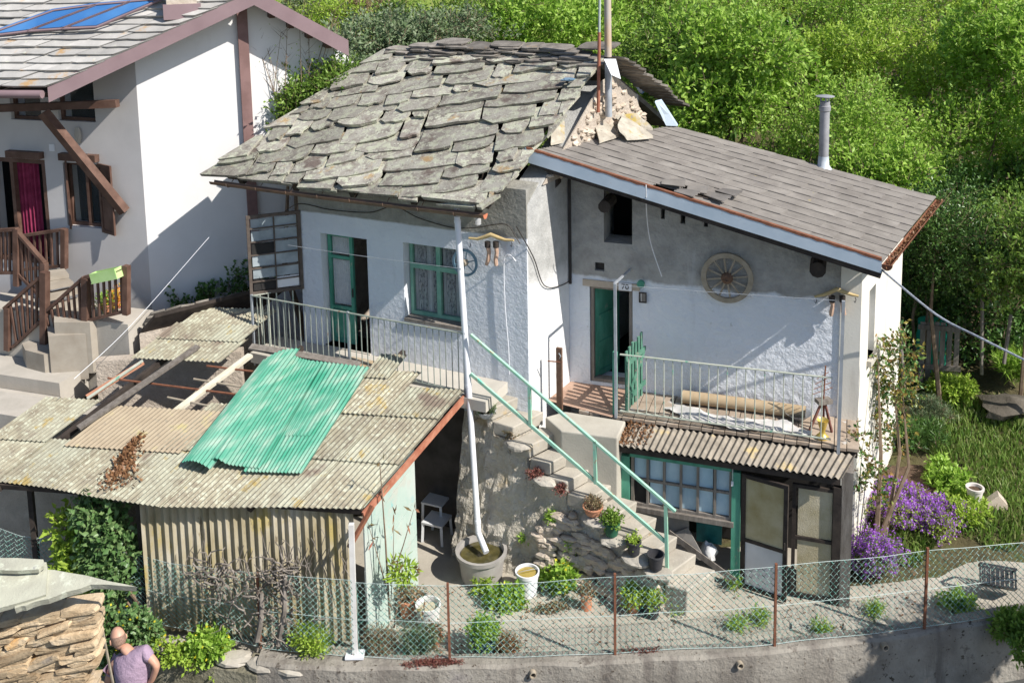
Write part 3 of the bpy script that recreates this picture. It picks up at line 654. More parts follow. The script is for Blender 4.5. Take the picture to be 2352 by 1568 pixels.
def pole(name, label, x0, y0, x1, y1, r, segs, off):
    b = SW.px(x0, y0, off); w_ = Wall((b.x, b.y), 0); t_ = w_.px(x1, y1)
    o = thing(name, label, 'pole', b)
    for i, (f0, f1, m, k) in enumerate(segs): mb = MB(); mb.tube([b.lerp(t_, f0), b.lerp(t_, f1)], r*k, 9); mb.build('pole_section', m, o, True)
    return o, b, t_
pole('thin_pole', 'thin rust-brown pole strapped to the rubble gable', 1374, 258, 1378, -40, .026, [(0, .62, M_rustpole, 1.1), (.6, 1, mat('pole_grey_green', [(.4, (.36, .42, .38)), (.6, (.45, .5, .46))], 4), .8)], .12)
_, pb, ptp = pole('antenna_mast', 'tall grey and rust mast rising from the rubble gable', 1398, 268, 1395, -40, .06, [(0, .42, M_steel, 1), (.40, .45, M_ironblk, 1.05), (.44, 1, mat('streaked_mast', [(.35, (.46, .45, .43)), (.6, (.52, .38, .26))], 6, 6, .6, stretch=(1, 1, .25)), 1)], .16)
sh_ = MB(); P = [SW.px(1388, 138, .3), SW.px(1415, 138, .3), SW.px(1426, 182, .42), SW.px(1404, 172, .42)]
sh_.prism(P, (0, .03, .012)); single('metal_flashing', sh_, M_white, 'bent white metal sheet wrapped round the mast at the ridge', 'sheet')
mb = MB(); P = [WP.px(1504, 235, .5), WP.px(1518, 232, .5), WP.px(1556, 290, .06), WP.px(1530, 289, .06)]; mb.prism(P, (.02, .05, .02)); single('metal_strip', mb, M_fascia, 'pale grey metal strip leaning at the end of the stone roof', 'sheet')
mb = MB(); mb.blob(py(1475, 195, 19.2), (.14, .14, .17), 3, .2); single('blue_plastic_bag', mb, mat('blue_plastic', [(.4, (.06, .2, .5)), (.6, (.5, .55, .6))], 9, rough=.3), 'crumpled blue plastic bag behind the stone roof', 'bag', smooth=True)
mb = MB(); mb.blob(rp(.3, 2.9, .22), (.14, .08, .03), 5, .3); single('blue_rag', mb, mat('blue_cloth', [(.4, (.10, .18, .26)), (.6, (.22, .32, .42))], 9), 'small blue-grey rag tucked under a roof slab by the thin pole', 'rag')
# ================================================================ balconies, stair, railings
lb = thing('upper_balcony', 'narrow concrete balcony along the front below the green door', 'balcony', FW.pt(-2.5, 2.5, .3))
mb = MB(); wbox(mb, FW, -4.78, -.36, ZL-.17, ZL, .003, .74); mb.build('slab', M_balc, lb)
mb = MB(); a = FW.uz(722, 795, .66); wbox(mb, FW, -3.1, -2.55, ZL+.002, ZL+.012, .2, .62); mb.build('worn_patch', mat('worn_ochre', [(.35, (.42, .30, .17)), (.65, (.5, .44, .34))], 9, 7), lb)
def railing(name, label, wl, off, u0, u1, zt, zb, nb, m, parts=None, post=.035, bal=.011):
    t = thing(name, label, 'railing', wl.pt((u0+u1)/2, zb(0), off))
    mb = MB(); mb.bar(wl.pt(u0, zt(0), off), wl.pt(u1, zt(1), off), .035, .014); mb.build('top_rail', m, t)
    mb = MB(); mb.bar(wl.pt(u0, zb(0), off), wl.pt(u1, zb(1), off), .035, .016); mb.build('bottom_rail', m, t)
    me = None
    for i in range(1, nb):
        f = i/nb; u = u0+(u1-u0)*f
        mb = MB(); j = random.uniform(-.006, .006); mb.tube([wl.pt(u+j, zb(f), off), wl.pt(u, zt(f), off)], bal, 5, False); mb.build('baluster', m, t)
    return t
a = FW.uz(578, 683, .65); b = FW.uz(1066, 762, .65)
M_rail2 = mat('grey_green_railing', [(.3, (.20, .23, .20)), (.7, (.34, .37, .32))], 8, 6, .6, spots=[(8, .62, .7, (.22, .13, .08))])
r1 = railing('upper_railing', 'thin iron railing of the upper balcony in front of the green door', FW, .65, a[0], b[0], lambda f: 3.64, lambda f: ZL+.05, 37, M_rail2, bal=.0085)
for u in (a[0], (a[0]*.52+b[0]*.48), b[0]): mb = MB(); mb.bar(FW.pt(u, ZL-.25, .65), FW.pt(u, 3.66, .65), .035, .035, FW.u); mb.build('post', M_steel, r1)
e0 = FW.pt(a[0], 0, .65); e1 = FW.pt(uL-.02, 0, .02); RT = Wall(e0, math.degrees(math.atan2(e1.y-e0.y, e1.x-e0.x))); L_ = (e1-e0).length
mb = MB(); mb.bar(e0+Vector((0, 0, 3.64)), e1+Vector((0, 0, 3.64)), .03, .014); mb.build('top_rail', M_rail, r1)
for i in range(1, 6): mb = MB(); mb.tube([e0.lerp(e1, i/6)+Vector((0, 0, ZL)), e0.lerp(e1, i/6)+Vector((0, 0, 3.64))], .011, 5, False); mb.build('baluster', M_rail, r1)
# old glazed screen closing the left end of the balcony
S0 = FW.pt(a[0]-.02, 0, .66); S1 = FW.pt(uL+.05, 0, .02); SCW = Wall(S0, math.degrees(math.atan2(S1.y-S0.y, S1.x-S0.x))); sw_ = (S1-S0).length
zt0 = SCW.uz(567, 497)[1]; zb0 = SCW.uz(576, 680)[1]
M_brnwood = mat('brown_old_wood', [(.3, (.10, .055, .035)), (.7, (.20, .12, .08))], 7, 7, .8, .4, 40, .005)
M_scr = mat('grey_brown_wood', [(.3, (.07, .055, .045)), (.7, (.15, .12, .10))], 7, 7, .85, .4, 40, .005)
sc = framed(SCW, (0, sw_, zb0, zt0), 'glazed_screen', 0, .045, (.5,), (1/6, 2/6, 3/6, 4/6, 5/6), .02, M_scr, None, .05)
for v in sc.data.vertices: v.co -= S0+Vector((0, 0, zb0))
sc.location = S0+Vector((0, 0, zb0)); ORG[sc.name] = sc.location.copy(); tag(sc, 'old brown glazed screen with small grimy panes at the left balcony end', 'window')
M_grime = mat('grimy_glass', [(.3, (.22, .26, .28)), (.7, (.42, .47, .50))], 3, 7, .25); M_paper = mat('white_board', [(.4, (.72, .73, .74)), (.6, (.78, .78, .78))], 3)
for i in range(2):
    for j in range(6):
        mb = MB(); h = zt0-zb0; wbox(mb, SCW, .06+i*(sw_-.12)/2+.01, .06+(i+1)*(sw_-.12)/2-.01, zb0+.06+j*(h-.12)/6+.01, zb0+.06+(j+1)*(h-.12)/6-.01, -.035, -.03)
        mb.build('pane', M_paper if (i, j) == (1, 0) else M_dark if (i, j) in ((0, 3), (0, 0)) else M_grime, sc)
# ---- right balcony: plank floor on beams
rb = thing('wing_balcony', 'wooden plank balcony in front of the wing door, carried on beams', 'balcony', BW.pt(1.5, ZR-.2, 0))
ub0, ub1 = (SW.pt(cs-.9, 0)-BW.p).dot(BW.u), BW.uz(1965, 1045)[0]+.05
ub0 = -.55
npk = 24; M_plank = mat('dusty_plank', [(.3, (.30, .23, .17)), (.7, (.46, .38, .30))], 5, 8, .95, .4, 30, .006, rand=.15, spots=[(4, .6, .68, (.5, .48, .45)), (7, .64, .7, (.40, .22, .14))])
for i in range(npk):
    w_ = (ub1-ub0)/npk; ua = ub0+i*w_; zj = random.uniform(-.006, .006)
    f0 = -(WW.p-BW.p).dot(BW.n); back = -1.25
    mb = MB(); wbox(mb, BW, ua+.006, ua+w_-.006, ZR-.05+zj, ZR-.005+zj, back+random.uniform(-.01, .01), .03+random.uniform(-.015, .02)); mb.build('plank', M_plank, rb)
mb = MB(); wbox(mb, BW, ub0, ub1-.02, ZR-.16, ZR-.055, -.12, -.02); mb.build('front_beam', M_blkwood, rb)
for i in range(4): mb = MB(); u = ub0+.1+(ub1-ub0-.2)*i/3; wbox(mb, BW, u-.06, u+.06, ZR-.16, ZR-.056, -1.2, -.13); mb.build('joist', M_blkwood, rb)
mb = MB()   # terracotta-coloured screed near the door
mb.prism([SW.px(1257, 946, .01)*1, pz(1405, 958, ZR+.004), WW.px(1452, 884, .02), SW.px(1345, 890, .01)], (0, 0, .002))
for v in mb.v: v.z = ZR+.004 if v.z < ZR+.0055 else ZR+.006
mb.v = [Vector((v.x, v.y, ZR+(.002 if i < 4 else .008))) for i, v in enumerate(mb.v)]
mb.build('floor_screed', mat('red_screed', [(.3, (.34, .21, .15)), (.7, (.46, .32, .24))], 4, 8, .9, .3, 30, .005), rb)
a = BW.uz(1424, 817); b = BW.uz(1912, 868)
r2 = railing('wing_railing', 'pale green iron railing of the plank balcony below the wagon wheel', BW, 0, a[0], b[0], lambda f: ZR+.98+.02*f, lambda f: ZR+.08-.0*f, 23, M_rail, bal=.009)
mb = MB(); mb.bar(BW.pt(BW.uz(1416, 960)[0], ZR-.03, .03), BW.pt(BW.uz(1412, 650)[0]+.01, BW.uz(1412, 650)[1], .03), .04, .04, BW.u); mb.build('post', M_steel, r2)
a1 = BW.px(1411, 652, .03); mb = MB(); mb.bar(a1, WW.px(1448, 618, .03), .03, .03); mb.build('stay', M_steel, r2)
mb = MB(); wbox(mb, BW, BW.uz(1407, 890)[0]-.0, BW.uz(1413, 890)[0]+.03, ZR, ZR+1.0, -.05, .01); mb.build('wooden_post', M_greenpt, r2)
ps = BW.uz(1917, 1035); mb = MB(); mb.bar(BW.pt(ps[0]+.05, ZR-.15, .02), BW.pt(ps[0]+.06, BW.uz(1920, 688)[1], .02), .045, .045, BW.u); mb.build('post', M_steel, r2)
# ---- open picket gate
g0 = BW.px(1436, 962, -.02); g0.z = 0; g1 = Vector((g0.x+.36, g0.y+.62, 0)); GW = Wall(g0, math.degrees(math.atan2(g1.y-g0.y, g1.x-g0.x)))
M_gate = mat('faded_gate_paint', [(.3, (.05, .16, .11)), (.7, (.13, .28, .20))], 6, 8, .7, .4, 40, .004, spots=[(9, .6, .68, (.24, .24, .19))])
gt = thing('picket_gate', 'small green picket gate standing open on the plank balcony', 'gate', GW.pt(.3, ZR, 0))
for i in range(6): mb = MB(); u = .02+i*.115; wbox(mb, GW, u, u+.06, ZR+.06, ZR+1.0+.03*(i % 3)+random.uniform(0, .05), -.012, .012); mb.build('picket', M_gate, gt)
for z in (ZR+.22, ZR+.78): mb = MB(); wbox(mb, GW, 0, .72, z, z+.07, .014, .04); mb.build('rail', M_gate, gt)
mb = MB(); mb.bar(GW.pt(.04, ZR+.27, .028), GW.pt(.68, ZR+.78, .028), .06, .02, GW.n); mb.build('brace', M_gate, gt)
# ---- stone stair
RI = [Vector(p) for p in [(-.17, 14.62, 2.68), (.08, 14.62, 2.46), (.40, 14.50, 2.24), (.64, 14.28, 2.04), (.9, 14.13, 1.84), (1.17, 13.99, 1.64), (1.44, 13.85, 1.44), (1.73, 13.67, 1.24), (2.0, 13.58, 1.04), (2.28, 13.42, .84), (2.54, 13.31, .64), (2.79, 13.22, .44)]]
SD = (RI[11]-RI[2]); SD.z = 0; SD.normalize(); VV = Vector((-.45, -.42, 0)); VH = VV.normalized()
st = thing('stone_stair', 'worn stone outdoor stair climbing along the front to the upper balcony', 'stairs', (1, 13.2, 0))
for i in range(1, 12):
    p = RI[i]; w_ = VV*(1.0+random.uniform(-.04, .06)); dp_ = .33
    jit = lambda: Vector((random.uniform(-.012, .012), random.uniform(-.012, .012), random.uniform(-.008, .008)))
    hh = .20 if i < 11 else .44
    tp = [p, p+w_, p+w_-SD*dp_, p-SD*dp_]
    c = [q+jit() for q in tp]; lo = [q-Vector((0, 0, hh))+SD*-.02 for q in tp]
    mb = MB(); mb.hexa([lo[0], lo[3], lo[2], lo[1], c[0], c[3], c[2], c[1]])
    ob = mb.build('step', M_step, st)
    bv = ob.modifiers.new('bevel', 'BEVEL'); bv.width = .018; bv.segments = 2
# mass of masonry under the stair, battered outer face
M_rough = mat('rough_render', [(.3, (.42, .38, .31)), (.7, (.64, .59, .50))], 2.4, 9, .95, 1, 16, .07, spots=[(1.7, .60, .70, (.46, .37, .24)), (6, .64, .7, (.24, .22, .19))])
mb = MB(); O0 = RI[2]+VV*.95; O0.z = 0; ns_, nz_ = 96, 22; s0_, s1_ = -.88, (RI[11]-RI[2]).dot(SD)-.04
def batf(s): return .34 if s < .1 else max(.10, .34-.2*(s-.1))
def stair_top(s):
    z = ZL-.18
    for i in range(1, 12):
        if s > (RI[i]-RI[2]).dot(SD)-.36: z = RI[i].z-(.21 if i < 11 else .40)
    return z
for i in range(ns_+1):
    s = s0_+(s1_-s0_)*i/ns_; zt_ = stair_top(s); bat = batf(s)
    for k in range(nz_+1):
        z = zt_*k/nz_; q = O0+SD*s+VH*(bat*(1-z/2.5))
        d_ = .06*mnoise.noise(Vector((s*2.2, z*2.2, 1)))+.045*mnoise.noise(Vector((s*6, z*6, 5)))+.028*mnoise.noise(Vector((s*15, z*15, 8)))
        mb.v.append(Vector((q.x, q.y, z))+VH*d_)
    q = O0+SD*s-VV*.9; mb.v += [Vector((q.x, q.y, zt_)), Vector((q.x, q.y, 0))]
W_ = nz_+3
mb.f = [(i*W_+k, (i+1)*W_+k, (i+1)*W_+k+1, i*W_+k+1) for i in range(ns_) for k in range(nz_+2)]
mb.f += [tuple(range(W_-1, -1, -1)), tuple(ns_*W_+k for k in range(W_))]
mb.build('stair_base', M_rough, st)
# landing block beside the stair
mb = MB(); mb.prism([Vector((*pz(x, y, 2.2).xy, 2.2)) for x, y in ((1252, 957), (1298, 944), (1437, 966), (1418, 1005), (1288, 989))], (0, 0, -1.15)); ob = mb.build('landing_block', mat('landing_concrete', [(.3, (.40, .37, .31)), (.7, (.52, .49, .42))], 1.8, 9, .9, .4, 30, .01), st)
bv = ob.modifiers.new('bevel', 'BEVEL'); bv.width = .02; bv.segments = 2
for (x, y) in ((1300, 985),): pass
# rubble stones showing in the lower part of the stair face
OW = Wall(RI[2]+VV*.97+VH*.04, math.degrees(math.atan2(SD.y, SD.x)))
srnd = random.Random(5)
for k in range(190):
    x = srnd.uniform(1235, 1500); yt = 1165+(x-1235)*.62 if x > 1320 else 1170+(1320-x)*.45; yb = 1390
    y = srnd.uniform(yt, yb); 
    if y > 1385: continue
    q = OW.px(x, y, .12); q = OW.px(x, y, batf((q-O0).dot(SD))*(1-q.z/2.5)+.0)
    if q.z < .02: continue
    mb = MB(); mb.blob(q, (srnd.uniform(.07, .17), srnd.uniform(.05, .08), srnd.uniform(.035, .07)), srnd.random()*99, .25, 8, 5, Matrix.Rotation(OW.ang+srnd.uniform(-.1, .1), 3, 'Z')); mb.build('rubble_stone', M_rubble, st)
# ledges beside the lower steps (flower pots stand here)
def ledge(x, y, off=.0):
    q = OW.px(x, y, .12); return OW.px(x, y, batf((q-O0).dot(SD))*(1-q.z/2.5)+.07)
for (x, y, a_, b_) in ((1372, 1185, .24, .17), (1408, 1230, .20, .16), (1460, 1274, .22, .16), (1508, 1306, .22, .15), (1250, 1096, .2, .12), (1190, 1014, .22, .12)):
    q = ledge(x, y, .12); mb = MB(); mb.blob(q-Vector((0, 0, .065)), (a_, b_, .06), x, .16, 12, 6, Matrix.Rotation(OW.ang, 3, 'Z')); mb.build('ledge_stone', M_step, st)
# ---- mint handrail of the stair
nf = pz(1533, 1400, 0); tp_ = Vector((-.66, 14.12, 0)); HW = Wall(nf, math.degrees(math.atan2(tp_.y-nf.y, tp_.x-nf.x))+180)
hr = thing('stair_handrail', 'mint green metal handrail running down the stone stair', 'handrail', nf)
mb = MB(); mb.bar(HW.px(1081, 768), HW.px(1551, 1174), .045, .035); mb.build('top_rail', M_mint, hr)
mb = MB(); mb.bar(HW.px(1081, 858), HW.px(1528, 1243), .035, .045); mb.build('lower_rail', M_mint, hr)
for (x0, y0, x1, y1) in ((1534, 1403, 1529, 1160), (1368, 1110, 1366, 1012), (1218, 978, 1216, 888)):
    mb = MB(); mb.bar(HW.px(x0, y0), HW.px(x1, y1), .045, .045, HW.u); mb.build('post', M_mint, hr)
# ================================================================ lean-to under the balcony
lt = thing('lean_to', 'glazed lean-to with a short corrugated canopy under the plank balcony', 'shed', LW.pt(-1, 0, 0))
M_canopy = mat('canopy_sheet', [(.3, (.21, .185, .15)), (.7, (.37, .325, .265))], 6, 9, .95, .5, 70, .005, spots=[(3, .58, .68, (.46, .36, .18)), (14, .66, .72, (.18, .16, .14))])
zc = 1.86; c0 = LW.px(1423, 1025, .16); c1 = LW.px(1934, 1102, .16); c2 = BW.px(1966, 1048, .02); c3 = BW.px(1448, 972, .02)
corr('canopy_sheet', c0, c1, c2, c3, 34, .018, M_canopy, lt, 8, 3, .02)
mb = MB(); mb.bar(c0+Vector((0, .08, -.07)), c1+Vector((0, .08, -.07)), .06, .08); mb.build('canopy_beam', M_blkwood, lt)
ua, ub = LW.uz(1425, 1040)[0], LW.uz(1932, 1110)[0]
def lw(x, y, off=0): return LW.uz(x, y, off)
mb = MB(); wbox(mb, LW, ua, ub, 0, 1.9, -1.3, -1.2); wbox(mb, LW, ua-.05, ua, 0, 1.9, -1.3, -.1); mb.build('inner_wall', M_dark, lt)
zt_ = 1.80
# posts
for (xa, xb, m) in ((1426, 1446, M_greenpt), (1680, 1700, M_greenpt), (1914, 1934, M_blkwood)):
    x0, x1 = lw(xa, 1150)[0], lw(xb, 1150)[0]; mb = MB(); wbox(mb, LW, x0, x1, 0, zt_, -.08, .0); mb.build('post', m, lt)
mb = MB(); wbox(mb, LW, lw(1446, 1050)[0], lw(1680, 1080)[0], lw(1500, 1052)[1]+.02, zt_, -.075, -.005); mb.build('top_board', M_greenpt, lt)
wr = (lw(1449, 1100)[0], lw(1681, 1130)[0], (lw(1462, 1162)[1]+lw(1680, 1196)[1])/2, (lw(1455, 1042)[1]+lw(1677, 1078)[1])/2+.02)
lwf = framed(LW, wr, 'window', -.02, .05, [i/6 for i in range(1, 6)], (.5,), .035, M_oldwood, lt, .04)
M_blue = mat('painted_blue_pane', [(.3, (.34, .50, .60)), (.7, (.50, .64, .72))], 3, 7, .3, .2, 40, .003, rand=.12)
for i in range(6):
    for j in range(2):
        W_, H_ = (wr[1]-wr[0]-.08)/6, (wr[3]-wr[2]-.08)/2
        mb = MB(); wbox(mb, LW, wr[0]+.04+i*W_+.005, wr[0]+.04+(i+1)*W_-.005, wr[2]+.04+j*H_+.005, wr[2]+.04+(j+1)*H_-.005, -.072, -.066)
        mb.build('pane', M_dark if (i, j) == (0, 0) else M_blue, lwf)  # missing lower-left pane: a near-black sheet stands in for the shade inside
mb = MB(); wbox(mb, LW, wr[0]-.02, wr[1]+.03, wr[2]-.08, wr[2]-.003, -.09, .03); mb.build('window_sill', M_oldwood, lt)
M_board = mat('grey_board', [(.3, (.20, .18, .16)), (.7, (.33, .31, .28))], 3, 7, .8, rand=.2)
mb = MB(); wbox(mb, LW, wr[0]+.1, wr[0]+.85, .55, wr[2]-.09, -.12, -.10); mb.build('board', M_board, lt)
mb = MB(); q = [LW.px(1515, 1235, -.05), LW.px(1580, 1212, -.05), LW.px(1620, 1285, .02), LW.px(1545, 1290, .05)]; mb.prism(q, LW.n*-.015); mb.build('board', M_board, lt)
mb = MB(); mb.bar(LW.px(1535, 1222, .0), LW.px(1690, 1335, .10), .015, .09); mb.build('board', M_oldwood, lt)
mb = MB(); wbox(mb, LW, lw(1590, 1200)[0], lw(1650, 1200)[0], .35, wr[2]-.1, -.5, -.45); mb.build('teal_sheet', mat('teal_plastic', [(.4, (.02, .14, .14)), (.6, (.03, .22, .21))], 5, rough=.4), lt)
mb = MB(); mb.blob(LW.px(1628, 1268, -.3), (.12, .1, .16), 8, .35); mb.build('rag', M_curtain, lt, True)
# doors
M_amber = mat('amber_pane', [(.3, (.34, .28, .13)), (.7, (.56, .50, .34))], 2.2, 8, .25, .5, 60, .004); M_frost = mat('frosted_pane', [(.3, (.58, .58, .60)), (.7, (.74, .74, .75))], 2, 5, .25)
M_rain = mat('textured_amber_pane', [(.3, (.40, .34, .20)), (.7, (.60, .54, .40))], 3, 7, .18, 1, 55, .008)
x0, x1 = lw(1703, 1200)[0], lw(1812, 1200)[0]
D1 = Wall(LW.pt(x0, 0, .0), math.degrees(LW.ang)-14); wdt = (x1-x0)*1.02
zt1 = D1.uz(1705, 1085)[1]; zm = D1.uz(1705, 1236)[1]
d1 = framed(D1, (0, wdt, .05, zt1), 'door', .02, .04, (), ((zm-.05)/(zt1-.05),), .05, M_blkwood, lt, .06)
mb = MB(); wbox(mb, D1, .05, wdt-.05, zm+.02, zt1-.05, -.01, -.002); mb.build('amber_pane', M_amber, d1)
mb = MB(); wbox(mb, D1, .05, wdt-.05, .1, zm-.02, -.01, -.002); mb.build('frosted_pane', M_frost, d1)
x2, x3 = lw(1832, 1200)[0], lw(1916, 1200)[0]; zm2 = lw(1840, 1238)[1]
d2 = framed(LW, (x2-.08, x3+.02, .05, zt_-.05), 'door', -.02, .05, (), ((zm2-.05)/(zt_-.1),), .05, M_blkwood, lt, .05)
mb = MB(); wbox(mb, LW, x2, x3, zm2+.03, zt_-.1, -.06, -.045); mb.build('textured_pane', M_rain, d2)
mb = MB(); wbox(mb, LW, x2, x3, .1, zm2-.03, -.06, -.045); mb.build('textured_pane', M_rain, d2)
mb = MB(); mb.box(d1.matrix_world.translation*0+D1.pt(wdt-.03, zm+.1, .03), (.02, .02, .1)); mb.build('door_latch', M_ironblk, d1)
mb = MB(); mb.tube([LW.px(1683, 1072, .05), LW.px(1683, 1102, .05)], .004, 4); mb.box(LW.px(1682, 1110, .05), (.03, .015, .07)); mb.build('pull_switch', M_white, lt)
mb = MB(); wbox(mb, LW, ub+.01, ub+.16, 0, 2.05, -.5, -.0); mb.build('side_boarding', M_oldwood, lt)
# ================================================================ things on the walls
def wheel(name, label, wl, x, y, rpx, off, ns, mr, ms, mh, rw, dep, hub, grp=None):
    c = wl.px(x, y, off); R_ = (wl.px(x, y-rpx, off)-wl.px(x, y+rpx, off)).length/2
    M3 = Matrix((tuple(wl.u), (0, 0, 1), tuple(wl.n))).transposed()
    t = thing(name, label, 'wheel', c-Vector((0, 0, R_)))
    mb = MB(); n = 40
    for i in range(n):
        a0 = 2*math.pi*i/n; d_ = Vector((math.cos(a0), math.sin(a0), 0))
        for r_, z in ((R_-rw, -dep/2), (R_, -dep/2), (R_, dep/2), (R_-rw, dep/2)): mb.v.append(c+M3 @ (d_*r_+Vector((0, 0, z))))
    for i in range(n):
        for k in range(4): o = i*4; p_ = ((i+1) % n)*4; mb.f.append((o+k, p_+k, p_+(k+1) % 4, o+(k+1) % 4))
    mb.build('rim', mr, t)
    for i in range(ns):
        a0 = 2*math.pi*(i+.3)/ns; d_ = Vector((math.cos(a0), math.sin(a0), 0)); mb = MB(); mb.tube([c+M3 @ (d_*hub*.8), c+M3 @ (d_*(R_-rw*.7))], [.02*R_/.42, .014*R_/.42], 6); mb.build('spoke', ms, t)
    mb = MB(); mb.lathe(c, [(hub, -dep), (hub*1.1, -dep*.3), (hub*1.05, dep*.6), (hub*.7, dep*1.3), (hub*.45, dep*1.5), (hub*.3, dep*1.2)], 14, M3); mb.build('hub', mh, t, True)
    return t
M_pale = mat('bleached_wood', [(.3, (.29, .24, .17)), (.7, (.42, .36, .28))], 8, 7, .8, .3, 40, .004)
wheel('wagon_wheel', 'large pale wooden wagon wheel hanging on the wing wall', WW, 1670, 638, 57, .08, 12, M_pale, M_pale, M_brnwood, .075, .05, .085)
M_blueiron = mat('blue_grey_iron', [(.3, (.10, .18, .24)), (.7, (.18, .28, .35))], 6, 6, .5)
wheel('iron_wheel', 'small blue-grey iron wheel hung behind the white downpipe', FW, 1068, 603, 31, .10, 6, M_blueiron, M_blueiron, M_pale, .035, .03, .05)
M_yoke = mat('yellow_wood', [(.3, (.50, .36, .16)), (.7, (.64, .50, .26))], 5, 7, .6, stretch=(1, 1, 3)); M_leather = mat('pinkish_leather', [(.3, (.45, .29, .20)), (.7, (.58, .40, .30))], 8)
def yoke(label, wl, pts, bows, rings):
    c = wl.px(*pts[len(pts)//2], .12); t = thing('ox_yoke', label, 'yoke', c, 'ox yokes on the walls')
    mb = MB(); mb.tube([wl.px(x, y, .12) for x, y in pts], [.018, .024, .03, .034, .03, .024, .018][:len(pts)], 8); mb.build('beam', M_yoke, t, True)
    for bx in bows:
        mb = MB(); p_ = [wl.px(x, y, .13) for x, y in bx]; mb.tube(p_, [.04, .03, .035, .028, .02][:len(p_)], 7); mb.build('bow', M_leather, t, True)
        mb = MB(); mb.tube([p_[0]+Vector((0, 0, .05)), p_[0]-Vector((0, 0, .04))], .045, 8); mb.build('collar', M_blkwood, t, True)
    for x, y in rings:
        q = wl.px(x, y, .12); mb = MB(); mb.tube([q+Vector((.0, 0, .03)), q+Vector((.015, 0, 0)), q+Vector((0, 0, -.05)), q+Vector((-.015, 0, -.02))], .006, 4); mb.build('ring', M_ironblk, t)
yoke('yellow wooden ox yoke on the stone-roofed block, right of the downpipe', FW, [(1077, 547), (1096, 549), (1114, 544), (1127, 539), (1145, 546), (1160, 551), (1180, 552)], [[(1120, 562), (1123, 580), (1121, 598), (1117, 608)], [(1139, 562), (1141, 580), (1138, 598), (1140, 610)]], [(1079, 562), (1174, 560)])
yoke('yellow wooden ox yoke at the right end of the wing wall', WW, [(1871, 681), (1890, 677), (1908, 671), (1922, 664), (1940, 671), (1958, 677), (1972, 680)], [[(1911, 687), (1913, 702), (1910, 716), (1909, 725)], [(1935, 687), (1936, 702), (1937, 716), (1940, 723)]], [(1874, 690), (1964, 688)])
# house number
def text_mesh(s, size, M, m, parent, name='numerals'):
    cu = bpy.data.curves.new('t', 'FONT'); cu.body = s; cu.size = size; cu.align_x = 'CENTER'; cu.align_y = 'CENTER'; cu.extrude = .003
    o = bpy.data.objects.new('t', cu); COL.objects.link(o); dg = bpy.context.evaluated_depsgraph_get(); me = bpy.data.meshes.new_from_object(o.evaluated_get(dg)); bpy.data.objects.remove(o); bpy.data.curves.remove(cu)
    me.materials.clear(); me.materials.append(m); me.name = name; return place(name, me, M, parent)
c = WW.px(1437, 657, .045); pl_ = thing('house_number_plate', 'white house number plate reading 70 above the wing door', 'sign', c)
mb = MB(); u_, z_ = WW.uz(1437, 657); wbox(mb, WW, u_-.105, u_+.105, z_-.06, z_+.06, .032, .042); mb.build('plate', M_white, pl_)
text_mesh('70', .125, frame(WW.pt(u_, z_, .046), WW.u, Vector((0, 0, 1)), WW.n), M_ironblk, pl_)
c = WW.px(1477, 682, .03); mi = thing('small_mirror', 'little black-framed mirror hanging right of the wing door', 'mirror', c)
mm = WW.uz(1477, 682); framed(WW, (mm[0]-.06, mm[0]+.06, mm[1]-.085, mm[1]+.085), 'frame', .035, .02, (), (), .02, M_ironblk, mi, .015)
mb = MB(); wbox(mb, WW, mm[0]-.05, mm[0]+.05, mm[1]-.075, mm[1]+.075, .018, .024); mb.build('mirror_glass', mat('mirror', [(.4, (.5, .5, .5)), (.6, (.5, .5, .5))], 1, rough=.03, metal=1), mi)
q = WW.px(1472, 652, .03); mb = MB(); M3 = Matrix((tuple(WW.u), (0, 0, 1), tuple(WW.n))).transposed(); mb.lathe(q, [(.06, -.03), (.062, .02), (.045, .03), (.04, .022)], 16, M3); single('round_bell', mb, M_greenpt, 'small round green bell on the wing wall above the mirror', 'bell', smooth=True)
sb = thing('steel_bracket_beam', 'rusty upright plank with a ring bolt beside the landing', 'post', SW.px(1286, 940, .05)); a = SW.uz(1286, 940, .05)
q = pz(1286, 940, ZR); mb = MB(); mb.box(q+Vector((0, 0, .5)), (.09, .05, 1.0), FW.ang); mb.build('plank', M_brnwood, sb)
mb = MB(); mb.tube([q+Vector((-.01, -.04, .93)), q+Vector((.02, -.04, .88)), q+Vector((-.01, -.04, .83)), q+Vector((-.03, -.04, .88)), q+Vector((-.01, -.04, .93))], .009, 5); mb.build('ring', M_steel, sb)
mb = MB(); mb.bar(q+Vector((-.18, -.02, .80)), q+Vector((.05, -.03, .78)), .015, .015); mb.build('bolt', M_rust, sb)
lampq = FW.px(1098, 497, .28); lp = thing('bulkhead_lamp', 'unlit glass lamp under the eave beside the downpipe', 'lamp', lampq)
mb = MB(); mb.lathe(lampq, [(.02, -.14), (.045, -.12), (.045, -.02), (.03, 0)], 12); mb.build('glass', glassmat('lamp_glass', (.7, .7, .7), .1, .5), lp, True)
mb = MB(); mb.lathe(lampq, [(.035, 0), (.05, .03), (.05, .09)], 12); mb.build('fitting', M_ironblk, lp, True)
